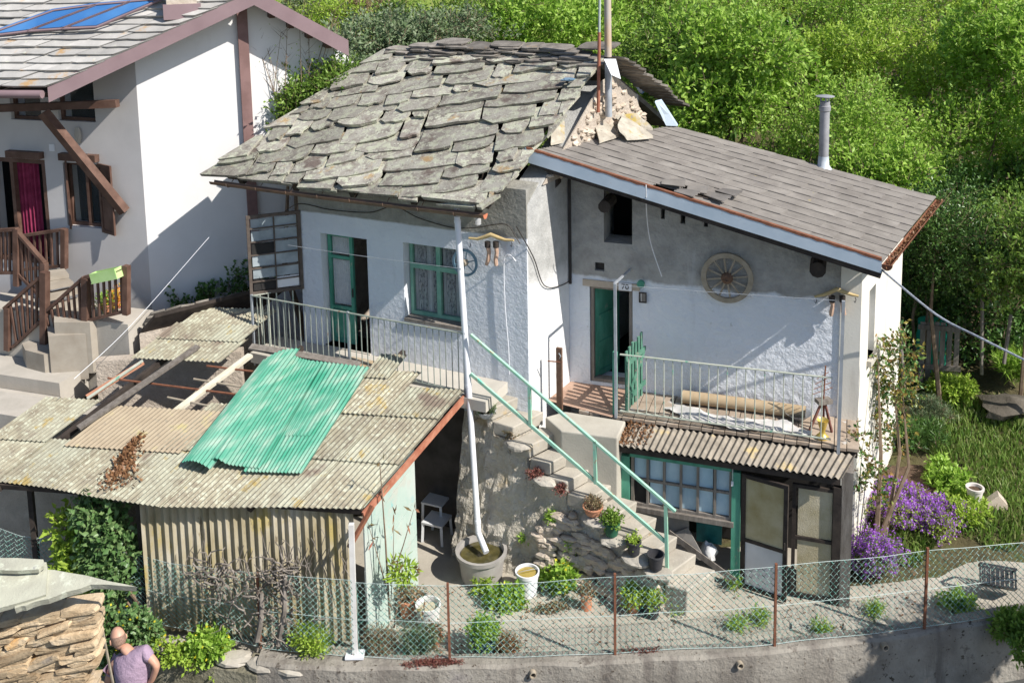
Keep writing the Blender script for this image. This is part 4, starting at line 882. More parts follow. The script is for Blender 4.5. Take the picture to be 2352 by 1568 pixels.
# things lying on the plank balcony
ra, rb_ = WW.px(1568, 915, .2), WW.px(1850, 968, .2); ra = Vector((ra.x, ra.y, ZR+.10)); rb_ = Vector((rb_.x, rb_.y, ZR+.10))
rl = MB(); rl.tube([ra, ra.lerp(rb_, .5)+Vector((0, .01, .005)), rb_], [.098, .092, .098], 14, False); rl.tube([ra, rb_], [.082, .082], 12, False)
single('rolled_carpet', rl, mat('tan_carpet', [(.3, (.36, .26, .15)), (.7, (.50, .39, .26))], 3, 7, .95, .2, 60, .004), 'rolled tan floor covering lying along the wing wall', 'carpet', smooth=True)
ct = MB(); nx_, ny_ = 26, 10
for j in range(ny_+1):
    for i in range(nx_+1):
        t, s = i/nx_, j/ny_; p_ = BW.pt(.85+1.9*t+.15*math.sin(s*5), 0, -.08-.34*s-.05*math.sin(t*9)); nz = mnoise.noise(Vector((t*9, s*5, 2)))
        ct.v.append(Vector((p_.x, p_.y, ZR+.02+max(0, nz)*.07+max(0, mnoise.noise(Vector((t*22, s*12, 7))))*.03 + (.10*math.exp(-((t-.15)**2/.01+(s-.6)**2/.1))))))
ct.f = [(j*(nx_+1)+i, j*(nx_+1)+i+1, (j+1)*(nx_+1)+i+1, (j+1)*(nx_+1)+i) for j in range(ny_) for i in range(nx_)]
o = single('dust_sheet', ct, mat('grey_white_cloth', [(.3, (.52, .50, .48)), (.7, (.68, .66, .63))], 6, 8, .95, .3, 30, .01), 'crumpled whitish dust sheet spread on the plank floor', 'cloth', smooth=True)
q = pz(1898, 1015, ZR); q = Vector((q.x-.02, q.y+.12, ZR)); mb = MB(); mb.lathe(q, [(.085, 0), (.09, .03), (.05, .07), (.035, .11), (.05, .16), (.08, .27), (.085, .28), (.075, .27), (.045, .16)], 20)
single('brass_vase', mb, mat('brass', [(.4, (.62, .46, .10)), (.6, (.75, .58, .18))], 5, rough=.35, metal=.6), 'waisted yellow brass vase at the right end of the plank balcony', 'vase', smooth=True)
q = pz(1890, 985, ZR); tr = thing('trestle_stool', 'dark three-legged stand by the steel post at the balcony end', 'stool', q)
hd = q+Vector((0, 0, .42))
for dx, dy in ((-.2, -.02), (.1, -.1), (.06, .16)): mb = MB(); mb.bar(q+Vector((dx, dy, 0)), hd+Vector((dx*.15, dy*.15, 0)), .03, .03); mb.build('leg', mat('dark_red_wood', [(.4, (.13, .05, .04)), (.6, (.2, .09, .07))], 6), tr)
mb = MB(); mb.box(hd+Vector((0, 0, .02)), (.22, .14, .06), .2); mb.build('seat', M_oldwood, tr)
for k in range(4): mb = MB(); mb.tube([hd+Vector((-.17+.02*k, 0, .12+.08*k)), hd+Vector((.14-.02*k, .05, .2+.08*k))], .006, 4); mb.build('rod', M_rust, tr)
mb = MB(); mb.tube([hd+Vector((0, 0, .03)), hd+Vector((.02, .02, .55))], .011, 5); mb.build('upright', M_rust, tr)
mb = MB(); q = pz(1835, 965, ZR); mb.lathe(Vector((q.x, q.y+.05, ZR+.01)), [(.1, 0), (.2, .10), (.205, .10), (.19, .09), (.1, .02)], 18); single('tin_basin', mb, M_steel, 'dented tin basin at the end of the rolled floor covering', 'basin', smooth=True)
# cables and wires
def cable(name, label, pts, r, m, cat='cable', n=5):
    P = [Vector(p) for p in pts]; out = []
    for i in range(len(P)-1):
        a_, b_, c_, d_ = P[max(i-1, 0)], P[i], P[i+1], P[min(i+2, len(P)-1)]
        for t in np.linspace(0, 1, 7)[:-1]: out.append(.5*((2*b_)+(-a_+c_)*t+(2*a_-5*b_+4*c_-d_)*t*t+(-a_+3*b_-3*c_+d_)*t**3))
    out.append(P[-1]); mb = MB(); mb.tube(out, r, n); return single(name, mb, m, label, cat, smooth=True)
cable('power_cable', 'black cable looping along the grey band under the stone eave', [FW.px(x, y, .02) for x, y in ((655, 485), (690, 468), (760, 482), (850, 488), (905, 474), (960, 500), (1035, 522), (1090, 523), (1160, 515), (1185, 545), (1195, 560))], .008, M_ironblk)
cable('power_cable', 'black cable dropping across the block side wall to the wing door', [SW.px(x, y, .03) for x, y in ((1186, 520), (1225, 590), (1250, 655), (1290, 655), (1328, 630))], .009, M_ironblk)
cable('white_cable', 'thin white cable arched on the facade right of the downpipe', [FW.px(x, y, .03) for x, y in ((1170, 860), (1168, 800), (1160, 700), (1158, 600), (1170, 585), (1185, 600))], .007, M_white)
cable('white_cable', 'white cable hanging from the corrugated roof edge down the wing wall', [WW.px(1484, 425, .85), WW.px(1484, 445, .80), WW.px(1486, 500, .4), WW.px(1495, 560, .15), WW.px(1520, 635, .04)], .008, M_white)
cable('clothes_line', 'thin line stretched across the facade in front of door and window', [FW.px(x, y, .6) for x, y in ((662, 563), (760, 578), (920, 600), (1060, 617))], .004, M_steel)
cable('clothes_line', 'thin line stretched along the wing wall past the wagon wheel', [BW.px(1415, 655, .0), BW.px(1650, 672, 0), BW.px(1918, 690, 0)], .004, M_steel)
cable('overhead_cable', 'twisted grey cable running from the wing corner out to the right', [RFR+Vector((.02, .05, -.1)), py(2150, 722, 13.6), py(2250, 775, 13.3), py(2360, 830, 13.0), py(2480, 890, 12.6)], .016, mat('cable_grey', [(.4, (.18, .2, .24)), (.6, (.32, .35, .4))], 30))
cable('guy_wire', 'thin pale wire from the shed up to the stone eave corner', [py(170, 870, 14.2), py(300, 748, 15.0), py(480, 545, 15.9)], .0045, M_white, 'wire')
# ================================================================ corrugated shed in front, left
O_ = Vector((-2.07, 12.22, 2.1)); SA = (Vector((-7.2, 13, 2.1))-O_).normalized(); SB = (Vector((-.81, 14.23, 2.74))-O_).normalized(); SN = SB.cross(SA).normalized()
if SN.z < 0: SN = -SN
def sp(a, b, h=0): return O_+SA*a+SB*b+SN*h
SHP = Plane(O_, sp(5, 0), sp(0, 2))
shed = thing('corrugated_shed', 'low shed with a lichen-spotted corrugated roof and corrugated front wall', 'shed', (-4, 13, 0))
M_lich = mat('lichen_corrugated', [(.3, (.21, .18, .135)), (.55, (.30, .275, .20)), (.7, (.36, .34, .255))], 5, 9, .95, .5, 60, .006, rand=.12,
             spots=[(1.1, .46, .66, (.38, .38, .295)), (10, .54, .66, (.43, .435, .335), 3), (2.2, .60, .67, (.33, .25, .10)), (22, .60, .70, (.45, .455, .36), 2), (1.6, .60, .68, (.20, .16, .125)), (30, .66, .69, (.12, .10, .08))])
M_tan = mat('tan_corrugated', [(.3, (.31, .25, .175)), (.7, (.40, .335, .24))], 3, 8, .95, .4, 60, .005, spots=[(3, .58, .68, (.40, .345, .18)), (9, .6, .68, (.28, .24, .18))])
def sheet(a0, a1, b0, b1, h, nm, m, amp=.011, tw=0, parent=shed, sag=None, hb=None):
    nw = max(2, round((a1-a0)/.076)); hb = h if hb is None else hb
    return corr(nm, sp(a1, b0, h), sp(a0, b0, h), sp(a0, b1, hb), sp(a1, b1, hb), nw, amp, m, parent, 6, 4, 0, .007, 0, sag)
eave = lambda a: -.26*math.exp(-((a-2.6)/1.5)**2)+(-.03 if a < 1 else 0)
for i in range(7):
    a0 = -.04+i*.88; a1 = a0+.92; b0 = (eave(a0)+eave(a1))/2 if i < 6 else .1
    # bottom row follows the sagging eave
    nw = 12; corr('roof_sheet', sp(a1, eave(a1), .022+.004*(i % 2)), sp(a0, eave(a0), .022+.004*(i % 2)), sp(a0, .9, .010), sp(a1, .9, .010), nw, .011, M_lich, shed, 6, 5, 0, .007)
for i in range(7):
    a0 = -.04+i*.88; a1 = a0+.92
    if 2.8 < a0 < 4.4: continue
    top = 1.78 if a0 > 3 else 1.85
    sheet(a0, a1, .80, top, .036+.004*(i % 2), 'roof_sheet', M_lich, hb=.02)
sheet(3.12, 4.9, .74, 1.66, .040, 'clean_roof_sheet', M_tan, hb=.03)
sheet(-.05, .9, 1.75, 2.42, .05, 'roof_sheet', M_lich); sheet(.82, 1.62, 1.75, 2.78, .056, 'roof_sheet', M_lich); sheet(1.2, 1.62, 2.55, 3.05, .085, 'roof_sheet', M_lich, hb=.16)
sheet(1.55, 2.6, 1.75, 2.8, .042, 'roof_sheet', M_lich)
sheet(4.1, 5.62, 2.78, 3.4, .05, 'roof_sheet', M_lich); sheet(4.15, 5.62, 3.3, 3.75, .07, 'roof_sheet', M_lich); sheet(4.2, 5.55, 3.65, 4.25, .05, 'roof_sheet', M_lich)
# green translucent sheets
M_grn = bpy.data.materials.new('green_fibreglass'); M_grn.use_nodes = True
_t = M_grn.node_tree; _b = _t.nodes['Principled BSDF']; _g = _t.nodes.new('ShaderNodeNewGeometry'); _n = _t.nodes.new('ShaderNodeTexNoise'); _n.inputs['Scale'].default_value = 9; _n.inputs['Detail'].default_value = 9
_n2 = _t.nodes.new('ShaderNodeTexNoise'); _n2.inputs['Scale'].default_value = 1.5; _ad = _t.nodes.new('ShaderNodeMath'); _ad.operation = 'MULTIPLY_ADD'; _ad.inputs[1].default_value = .55
_mp = _t.nodes.new('ShaderNodeMapping'); _mp.vector_type = 'TEXTURE'; _mp.inputs['Rotation'].default_value = (0, 0, rad(58)); _mp.inputs['Scale'].default_value = (6, 1, 1); _t.links.new(_g.outputs['Position'], _mp.inputs[0]); _t.links.new(_mp.outputs[0], _n.inputs['Vector']); _t.links.new(_g.outputs['Position'], _n2.inputs['Vector']); _t.links.new(_n2.outputs['Fac'], _ad.inputs[0]); _t.links.new(_n.outputs['Fac'], _ad.inputs[2])
_r = _t.nodes.new('ShaderNodeValToRGB'); _e = _r.color_ramp.elements; _e[0].position = .55; _e[0].color = (.05, .33, .21, 1); _e[1].position = 1; _e[1].color = (.38, .53, .43, 1)
_m = _e.new(.76); _m.color = (.14, .42, .30, 1)
_t.links.new(_ad.outputs[0], _r.inputs[0]); _t.links.new(_r.outputs[0], _b.inputs['Base Color']); _b.inputs['Roughness'].default_value = .45
_tr = _t.nodes.new('ShaderNodeBsdfTranslucent'); _tr.inputs[0].default_value = (.03, .55, .30, 1); _mx = _t.nodes.new('ShaderNodeMixShader'); _mx.inputs[0].default_value = .22
_t.links.new(_b.outputs[0], _mx.inputs[1]); _t.links.new(_tr.outputs[0], _mx.inputs[2]); _t.links.new(_mx.outputs[0], _t.nodes['Material Output'].inputs[0])
def gsheet(pix, h, nw, sagf=None):
    c = [SHP.px(x, y, hh) for (x, y), hh in zip(pix, h)]
    return corr('green_sheet', c[0], c[1], c[2], c[3], nw, .012, M_grn, shed, 6, 6, 0, .004, 0, sagf)
gsheet([(560, 1082), (695, 1086), (852, 843), (700, 826)], (.085, .08, .10, .12), 16)
gsheet([(480, 1062), (600, 1075), (742, 836), (652, 812)], (.11, .10, .12, .16), 14, lambda a, b: .10*math.exp(-((a-.16)/.14)**2)*(1-.3*b))
gsheet([(418, 1062), (485, 1078), (690, 800), (606, 826)], (.10, .13, .24, .14), 9, lambda a, b: .09*math.sin(a*math.pi)*(1-.2*b))
gsheet([(655, 1000), (715, 1000), (780, 900), (720, 880)], (.098, .096, .10, .10), 7)
# battens, plank and steel bars in the opening
mb = MB(); mb.bar(SHP.px(180, 983, .10), SHP.px(455, 795, .12), .10, .04, SN); mb.build('plank', M_oldwood, shed)
mb = MB(); mb.bar(SHP.px(200, 912, -.02), SHP.px(328, 832, .0), .09, .04, SN); mb.build('red_batten', mat('red_brown_batten', [(.4, (.44, .2, .12)), (.6, (.54, .27, .17))], 6), shed)
mb = MB(); mb.bar(SHP.px(398, 948, -.03), SHP.px(576, 815, -.01), .10, .05, SN); mb.build('white_batten', mat('cream_batten', [(.4, (.6, .55, .42)), (.6, (.7, .66, .54))], 6), shed)
for k, (x0, y0, x1, y1, m) in enumerate(((248, 868, 540, 905, M_rust), (445, 870, 552, 888, M_pale), (385, 912, 508, 938, M_pale), (475, 840, 600, 855, M_rust))):
    mb = MB(); mb.tube([SHP.px(x0, y0, -.02), SHP.px(x1, y1, -.02)], .018, 6); mb.build('cross_bar', m, shed)
mb = MB(); mb.bar(SHP.px(575, 796, .10), SHP.px(826, 838, .06), .13, .035, SN); mb.build('plank', M_oldwood, shed)
mb = MB(); mb.bar(SHP.px(200, 915, -.0), SHP.px(328, 828, .08), .03, .03, SN); mb.build('batten', M_rail, shed)
# frame and walls
pf = Vector((-2.18, 11.90, .2))
M_corw = mat('mossy_corrugated', [(.3, (.27, .22, .12)), (.55, (.42, .37, .26)), (.7, (.50, .46, .38))], 4, 8, .95, .5, 60, .006, stretch=(1, 1, .35), spots=[(3, .56, .66, (.40, .32, .12)), (12, .62, .68, (.22, .18, .12))])
SFW = Wall((-2.2, 12.28), 0); SFW = Wall((-2.2, 12.28), math.degrees(math.atan2(.34, -2.9))+180)
def sf(u, z): return SFW.pt(u, z, 0)
for i in range(3):
    a0, a1 = -2.95+i*.98, -2.95+(i+1)*.98+.02; zt_ = [2.04, 2.02, 2.05]
    corr('front_sheet', sf(a0, .12)+SFW.n*.01*(i % 2), sf(a1, .12)+SFW.n*.01*(i % 2), sf(a1, zt_[i])+SFW.n*.01*(i % 2), sf(a0, zt_[i])+SFW.n*.01*(i % 2), 9, .022, M_corw, shed, 6, 3, 0, .007)
mb = MB(); mb.bar(Vector((pf.x, pf.y, .1)), Vector((pf.x+.02, pf.y+.02, 2.06)), .065, .065, (1, 0, 0)); mb.build('corner_post', mat('white_post_paint', [(.3, (.62, .60, .56)), (.7, (.75, .74, .72))], 5, spots=[(6, .64, .70, (.42, .2, .12))]), shed)
mb = MB(); mb.box((pf.x, pf.y, .235), (.24, .16, .03)); mb.build('post_base', M_white, shed)
mb = MB(); mb.bar(Vector((pf.x-.03, pf.y+.06, 1.7)), Vector((pf.x+.25, pf.y+.35, 2.1)), .05, .05); mb.build('brace', M_rust, shed)
# right side: painted boards, then the open doorway
M_sidew = mat('pale_green_board', [(.3, (.36, .48, .42)), (.7, (.48, .55, .49))], 2.6, 8, .8, .5, 30, .006, spots=[(3, .56, .66, (.46, .48, .42)), (5, .62, .70, (.28, .48, .46))], streak=(3, .5, .7, (.50, .53, .49)))
g0 = Vector((-2.06, 12.3, 0)); g1 = Vector((-1.5, 13.5, 0)); GW2 = Wall(g0, math.degrees(math.atan2(g1.y-g0.y, g1.x-g0.x))); Lg = (g1-g0).length
zr = lambda u: (sp(0, (u)/1.0).z-.06)
for k in range(4):
    h0 = 0.05+k*.55; uu = [0, Lg]
    P = [GW2.pt(0, h0, 0), GW2.pt(Lg, h0+.30, 0), GW2.pt(Lg, min(h0+.84, 2.46), 0), GW2.pt(0, min(h0+.54, 2.06), 0)]
    if k == 0: P = [GW2.pt(0, .05, 0), GW2.pt(Lg, .02, 0), GW2.pt(Lg, .88, 0), GW2.pt(0, .58, 0)]
    mb = MB(); mb.prism(P, GW2.n*-.03 + GW2.n*.004*k); mb.build('side_board', M_sidew, shed)
mb = MB(); mb.bar(sp(-.05, -.05, .0)-Vector((0, 0, .07)), sp(-.05, 2.4, 0)-Vector((0, 0, .07)), .03, .10); mb.build('verge_board', mat('red_brown_board', [(.35, (.34, .12, .07)), (.65, (.48, .22, .14))], 7), shed)
for a in (1.5, 3.2, 5.2): mb = MB(); mb.bar(sp(a, -.1, -.07), sp(a, 3.4, -.07), .07, .09, SN); mb.build('rafter', M_blkwood, shed)
mb = MB(); mb.bar(sp(-.02, .0, -.05), sp(5.6, .0, -.05), .07, .08, SN); mb.build('eave_beam', M_blkwood, shed)
for (x, y) in ((-6.9, 13.2), (-5.2, 12.75)): mb = MB(); mb.bar(Vector((x, y, 0)), Vector((x, y, 2.05)), .07, .07); mb.build('post', M_blkwood, shed)
mb = MB(); mb.prism([Vector((-6.9, 15.6, 0)), Vector((-4.6, 15.9, 0)), Vector((-4.6, 15.9, 2.7)), Vector((-6.9, 15.6, 2.7))], (0, .2, 0)); mb.build('back_wall', M_mortar, shed)
mb = MB(); mb.prism([Vector((-9.0, 13.95, 0)), Vector((-5.0, 13.55, 0)), Vector((-5.0, 13.55, 1.75)), Vector((-9.0, 13.95, 1.9))], (0, .1, 0)); mb.build('shade_side_wall', M_mortar, shed)  # wall extended left to darken the sunlit ground under the shed end
# white plastic stool and chair inside
def plastic_seat(name, label, x, y, z, s, back):
    q = pz(x, y, z); t = thing(name, label, 'chair' if back else 'stool', (q.x, q.y, 0.02)); m = mat('white_plastic', [(.4, (.68, .7, .7)), (.6, (.74, .75, .75))], 3, rough=.4)
    mb = MB(); mb.box((q.x, q.y, z), (s, s, .03), -.4); mb.build('seat', m, t)
    for dx, dy in ((-1, -1), (1, -1), (1, 1), (-1, 1)):
        v = Matrix.Rotation(-.4, 3, 'Z') @ Vector((dx*s*.44, dy*s*.44, 0)); mb = MB(); mb.bar(Vector((q.x+v.x*1.1, q.y+v.y*1.1, .02)), Vector((q.x+v.x, q.y+v.y, z)), .04, .03); mb.build('leg', m, t)
    if back: v = Matrix.Rotation(-.4, 3, 'Z') @ Vector((0, s*.46, 0)); mb = MB(); mb.box((q.x+v.x, q.y+v.y, z+.24), (s, .025, .44), -.4); mb.build('backrest', m, t)
plastic_seat('plastic_stool', 'white plastic stool standing in the dark shed doorway', 1002, 1146, .52, .36, False)
plastic_seat('plastic_chair', 'white plastic chair in front of the stool inside the shed', 1003, 1192, .34, .36, False)
mb = MB(); wbox(mb, FW, -4.2, -.95, 0, ZL-.2, .01, .05); mb.build('shed_shade_panel', mat('shed_shade', [(.3, (.06, .055, .05)), (.7, (.12, .11, .10))], 3), shed)  # dark panel over the white lower facade, painted shade of the shed interior
A = np.array([list(sp(3.55+.45*(1-t)+.12*rng.normal()*t, .1+.9*(1-t)+.1*rng.normal(), .05)) for t in rng.random(500)**.8]); leaves('dead_leaves', A, rng.normal(size=(500, 3))+[0, 0, .5], .06, .045, MATS['dead_leaf'], shed)['kind'] = 'stuff'
A = np.array([list(c0.lerp(c3, rng.random()).lerp(c1.lerp(c2, .5), .12*rng.random()**2)+Vector((0, 0, .04))) for _ in range(220)]); leaves('dead_leaves', A, rng.normal(size=(220, 3))+[0, 0, .5], .05, .035, MATS['dead_leaf'], lt)['kind'] = 'stuff'
# ================================================================ retaining wall, fence
M_ret = mat('stained_concrete', [(.3, (.18, .16, .135)), (.55, (.30, .275, .235)), (.72, (.38, .35, .30))], 1.6, 10, .95, .8, 18, .03, streak=(3, .52, .66, (.17, .15, .13)), spots=[(3.2, .60, .68, (.15, .13, .11)), (9, .62, .66, (.07, .055, .04)), (26, .64, .67, (.10, .07, .045)), (.8, .60, .72, (.26, .235, .22))])
rw = thing('retaining_wall', 'stained grey concrete retaining wall along the street edge', 'wall', (0, 11.8, -.7))
mb = MB(); xs = [-3.45+(17*i/110) for i in range(111)]
for x in xs:
    y = crest_y(x); nz = .02*mnoise.noise(Vector((x*2, 0, 0)))
    mb.v += [Vector((x, y-.16, -.72)), Vector((x, y-.14+nz, .0)), Vector((x, y-.12+nz, .17+nz)), Vector((x, y-.08, .2+nz)), Vector((x, y+.12, .2+nz*.6)), Vector((x, y+.14, -.05))]
mb.f = [(i*6+k, (i+1)*6+k, (i+1)*6+k+1, i*6+k+1) for i in range(110) for k in range(5)]+[(5, 4, 3, 2, 1, 0), tuple(110*6+k for k in range(6))]
mb.build('wall_face', M_ret, rw)
mb = MB(); xs = [-8.2+(4.75*i/40) for i in range(41)]
for x in xs:
    y = crest_y(x)-.12; n1 = .07*mnoise.noise(Vector((x*2.2, 4, 0)))
    mb.v += [Vector((x, y-.10, -.72)), Vector((x, y-.08+n1, -.2)), Vector((x, y-.04+n1, .06+n1*.5)), Vector((x, y+.30, .1+n1*.4)), Vector((x, y+.42, -.1))]
mb.f = [(i*5+k, (i+1)*5+k, (i+1)*5+k+1, i*5+k+1) for i in range(40) for k in range(4)]+[(4, 3, 2, 1, 0), tuple(40*5+k for k in range(5))]
mb.build('old_wall_face', mat('mossy_rough_concrete', [(.3, (.13, .12, .075)), (.6, (.27, .25, .19)), (.75, (.36, .34, .30))], 3, 10, .95, .9, 16, .05), rw)
for (x, y) in ((395, 1482), (445, 1492), (540, 1510), (610, 1522), (680, 1530)):
    mb = MB(); q = pz(x, y, .12); mb.blob(q, (.26, .15, .06), x, .15, 10, 5); mb.build('coping_stone', M_step, rw)
for (x, y) in ((1224, 1548), (1700, 1527), (2033, 1485)):   # drain pipes through the wall
    q = Wall((0, crest_y(py(x, y, 11.8).x)-.16), 0).px(x, y); M3 = Matrix.Rotation(rad(90), 3, 'X') @ Matrix.Rotation(.15, 3, 'Y')
    mb = MB(); mb.lathe(q, [(.045, -.05), (.045, .025), (.034, .025), (.034, -.05)], 14, M3, False); mb.build('drain_pipe', M_pale, rw, True)
    mb = MB(); mb.lathe(q, [(.036, -.02), (.0, -.02)], 12, M3, False); mb.build('drain_hole', M_dark, rw)
M_wire = mat('green_wire', [(.35, (.10, .34, .28)), (.65, (.42, .55, .50))], 12, 5, .5); M_wire2 = mat('pale_wire', [(.4, (.35, .45, .42)), (.6, (.48, .54, .52))], 8, rough=.5)
def chain(name, label, top, bot, posts, step=.086, m=M_wire):
    """top, bot: equal-length polylines of 3D points; zigzag wires"""
    t = thing(name, label, 'fence', bot[len(bot)//2]); T = [Vector(p) for p in top]; B = [Vector(p) for p in bot]
    cum = [0]
    for p, q in zip(B, B[1:]): cum.append(cum[-1]+(q-p).length)
    Lt = cum[-1]
    def at(s, f):
        s = min(max(s, 0), Lt); k = 0
        while k < len(cum)-2 and cum[k+1] < s: k += 1
        tt = (s-cum[k])/(cum[k+1]-cum[k]); b = B[k].lerp(B[k+1], tt); c = T[k].lerp(T[k+1], tt)
        return b.lerp(c, f)+Vector((.015*mnoise.noise(Vector((s*1.5, f*2, 0))), .03*mnoise.noise(Vector((s*1.1, f*2, 4))), 0))
    V = []; Fc = []
    hh = (T[0]-B[0]).length; nr = max(6, int(round(hh/(step*.5)/2)*2)); nn = int(Lt/step); r = .0036
    for i in range(nn+1):
        pts = [at(i*step+(step*.5 if k % 2 else -step*.0), k/nr) for k in range(nr+1)]
        for k in range(nr+1):
            p = pts[k]; o = len(V)
            V += [p+Vector((-r, -.004 if (k+i) % 2 else .004, 0)), p+Vector((r, 0, r)), p+Vector((0, 0, -r))]
            if k:
                for j in range(3): Fc.append((o-3+j, o-3+(j+1) % 3, o+(j+1) % 3, o+j))
    # the mirrored wires
        pts = [at(i*step-(step*.5 if k % 2 else 0), k/nr) for k in range(nr+1)]
        for k in range(nr+1):
            p = pts[k]; o = len(V); V += [p+Vector((-r, 0, 0)), p+Vector((r, 0, r)), p+Vector((0, 0, -r))]
            if k:
                for j in range(3): Fc.append((o-3+j, o-3+(j+1) % 3, o+(j+1) % 3, o+j))
    raw('wire_mesh', np.array([list(v) for v in V]), np.array(Fc), m, t)['kind'] = 'stuff'
    for f in (.01, .5, .995): mb = MB(); mb.tube([at(Lt*k/60, f) for k in range(61)], .0038, 4); mb.build('tension_wire', M_wire2, t)
    for p, q in posts: mb = MB(); p = Vector(p); q = Vector(q); d = Vector((.018, 0, 0)); mb.bar(p, q, .035, .03, (1, 0, 0)); mb.build('post', M_rust, t)
    return t
def fp(x, yb, yt, z=.21):
    b = pz(x, yb, z); b = Vector((b.x, b.y, z)); tt = Wall((b.x, b.y), 0).px(x, yt); return b, Vector((b.x, b.y, tt.z))
F_ = [fp(825, 1508, 1336), fp(930, 1513, 1340), fp(1033, 1512, 1345), fp(1220, 1508, 1336), fp(1413, 1500, 1323), fp(1600, 1490, 1316), fp(1779, 1480, 1300), fp(1950, 1461, 1283), fp(2123, 1440, 1264), fp(2240, 1424, 1254), fp(2400, 1400, 1240)]
chain('chain_link_fence', 'chain-link fence on rusty posts along the yard side of the retaining wall', [f[1] for f in F_], [f[0] for f in F_], [(F_[k][0]-Vector((0, 0, .1)), F_[k][1]+Vector((0, 0, .04))) for k in (2, 4, 6, 8)])
F2 = [fp(-60, 1345, 1180), fp(60, 1365, 1230), fp(230, 1404, 1250), fp(400, 1440, 1292), fp(600, 1486, 1315), fp(815, 1512, 1332)]
chain('chain_link_fence', 'green chain-link fence in front of the corrugated shed wall', [f[1] for f in F2], [f[0] for f in F2], [(F2[2][0], F2[2][1]), (F2[4][0], F2[4][1])])
# ================================================================ foreground stone hut
hut = thing('stone_hut', 'dry-stone hut with a big lichen-covered slab roof in the lower left corner', 'hut', py(60, 1568, 9.3))
HY = 9.2; HWl = Wall((0, HY), 6)
mb = MB(); mb.prism([HWl.px(-60, 1425, -.12), HWl.px(206, 1422, -.12), HWl.px(196, 1660, -.12), HWl.px(-60, 1660, -.12)], -HWl.n*.25); mb.build('wall_core', M_mortar, hut)
M_hut = mat('golden_stone', [(.3, (.33, .235, .14)), (.55, (.48, .37, .24)), (.75, (.58, .48, .35))], 4, 8, .95, .8, 26, .02, rand=.3, spots=[(2, .63, .70, (.58, .32, .10)), (4, .62, .7, (.34, .29, .24))])
hr_ = random.Random(3)
y = 1398
row = 0
while y < 1640:
    x = -50+hr_.uniform(-30, 0); hgt = hr_.uniform(9, 19)
    while x < 200-(y-1400)*.05:
        ww_ = min(hr_.uniform(45, 120), max(40, 226-x)); dy = -(x-90)*.16
        xx = x+ww_/2; 
        q = HWl.px(xx, y+hgt/2+dy, 0); sc_ = 230.; rr = (ww_/2/sc_*1.12, .15, hgt/2/sc_*1.32)
        uq, zq = (q-HWl.p).dot(HWl.u), q.z; tl_ = rad(hr_.uniform(2, 20)); n_ = 11; ring = []; pr_ = hr_.uniform(.0, .07)
        for k in range(n_):
            t_ = 2*math.pi*(k+hr_.uniform(-.25, .25))/n_; cx_, cz_ = math.cos(t_), math.sin(t_)
            e_ = (abs(cx_)**.55*math.copysign(1, cx_)*rr[0]*hr_.uniform(.84, 1.02), abs(cz_)**.6*math.copysign(1, cz_)*rr[2]*hr_.uniform(.75, 1.02))
            ring.append((e_[0]*math.cos(tl_)-e_[1]*math.sin(tl_), e_[0]*math.sin(tl_)+e_[1]*math.cos(tl_)))
        mb = MB()
        for kk, oo in ((1, -.16), (1, pr_-.03), (.88, pr_+.012)): mb.v += [HWl.pt(uq+a_*kk, zq+b_*kk, oo+hr_.uniform(-.008, .008)) for a_, b_ in ring]
        mb.v.append(HWl.pt(uq, zq, pr_+.018))
        for lv in range(2): mb.f += [(lv*n_+k, lv*n_+(k+1) % n_, (lv+1)*n_+(k+1) % n_, (lv+1)*n_+k) for k in range(n_)]
        mb.f += [(2*n_+k, 2*n_+(k+1) % n_, 3*n_) for k in range(n_)]; mb.build('wall_stone', M_hut, hut)
        x += ww_*.93
    y += hgt*.9
M_hutslab = mat('hut_slab', [(.3, (.34, .33, .27)), (.7, (.48, .48, .38))], 4, 9, .95, .6, 40, .01, spots=[(6, .56, .64, (.55, .57, .46)), (3, .66, .7, (.28, .27, .25))])
def hslab(pix, Yf, th):
    P = []
    for i in range(len(pix)):
        (x0, y0), (x1, y1) = pix[i], pix[(i+1) % len(pix)]
        for t in (0, .35, .7): P.append((x0+(x1-x0)*t+hr_.uniform(-3, 3), y0+(y1-y0)*t+hr_.uniform(-2, 2)))
    P3 = [HPL.px(x, y, Yf) for x, y in P]; mb = MB(); mb.prism(P3, HPL.N*th); return mb.build('roof_slab', M_hutslab, hut)
hp0 = HWl.px(0, 1400, .25); HPL = Plane(hp0, hp0+HWl.u, hp0-HWl.n*1+Vector((0, 0, .38)))
hslab([(-60, 1425), (60, 1388), (108, 1372), (110, 1300), (-60, 1305)], .06, .06)
hslab([(35, 1408), (75, 1396), (130, 1380), (210, 1352), (318, 1358), (240, 1340), (130, 1318), (60, 1316), (30, 1350)], .02, .07)
hslab([(-60, 1316), (90, 1316), (108, 1300), (95, 1290), (-60, 1288)], .16, .05)
mb = MB(); mb.tube([py(232, 1425, 10.6), py(240, 1470, 10.7), py(252, 1530, 10.8), py(262, 1580, 10.9)], .016, 6); single('wooden_stick', mb, M_pale, 'long pale stick leaning in front of the stone hut', 'stick')
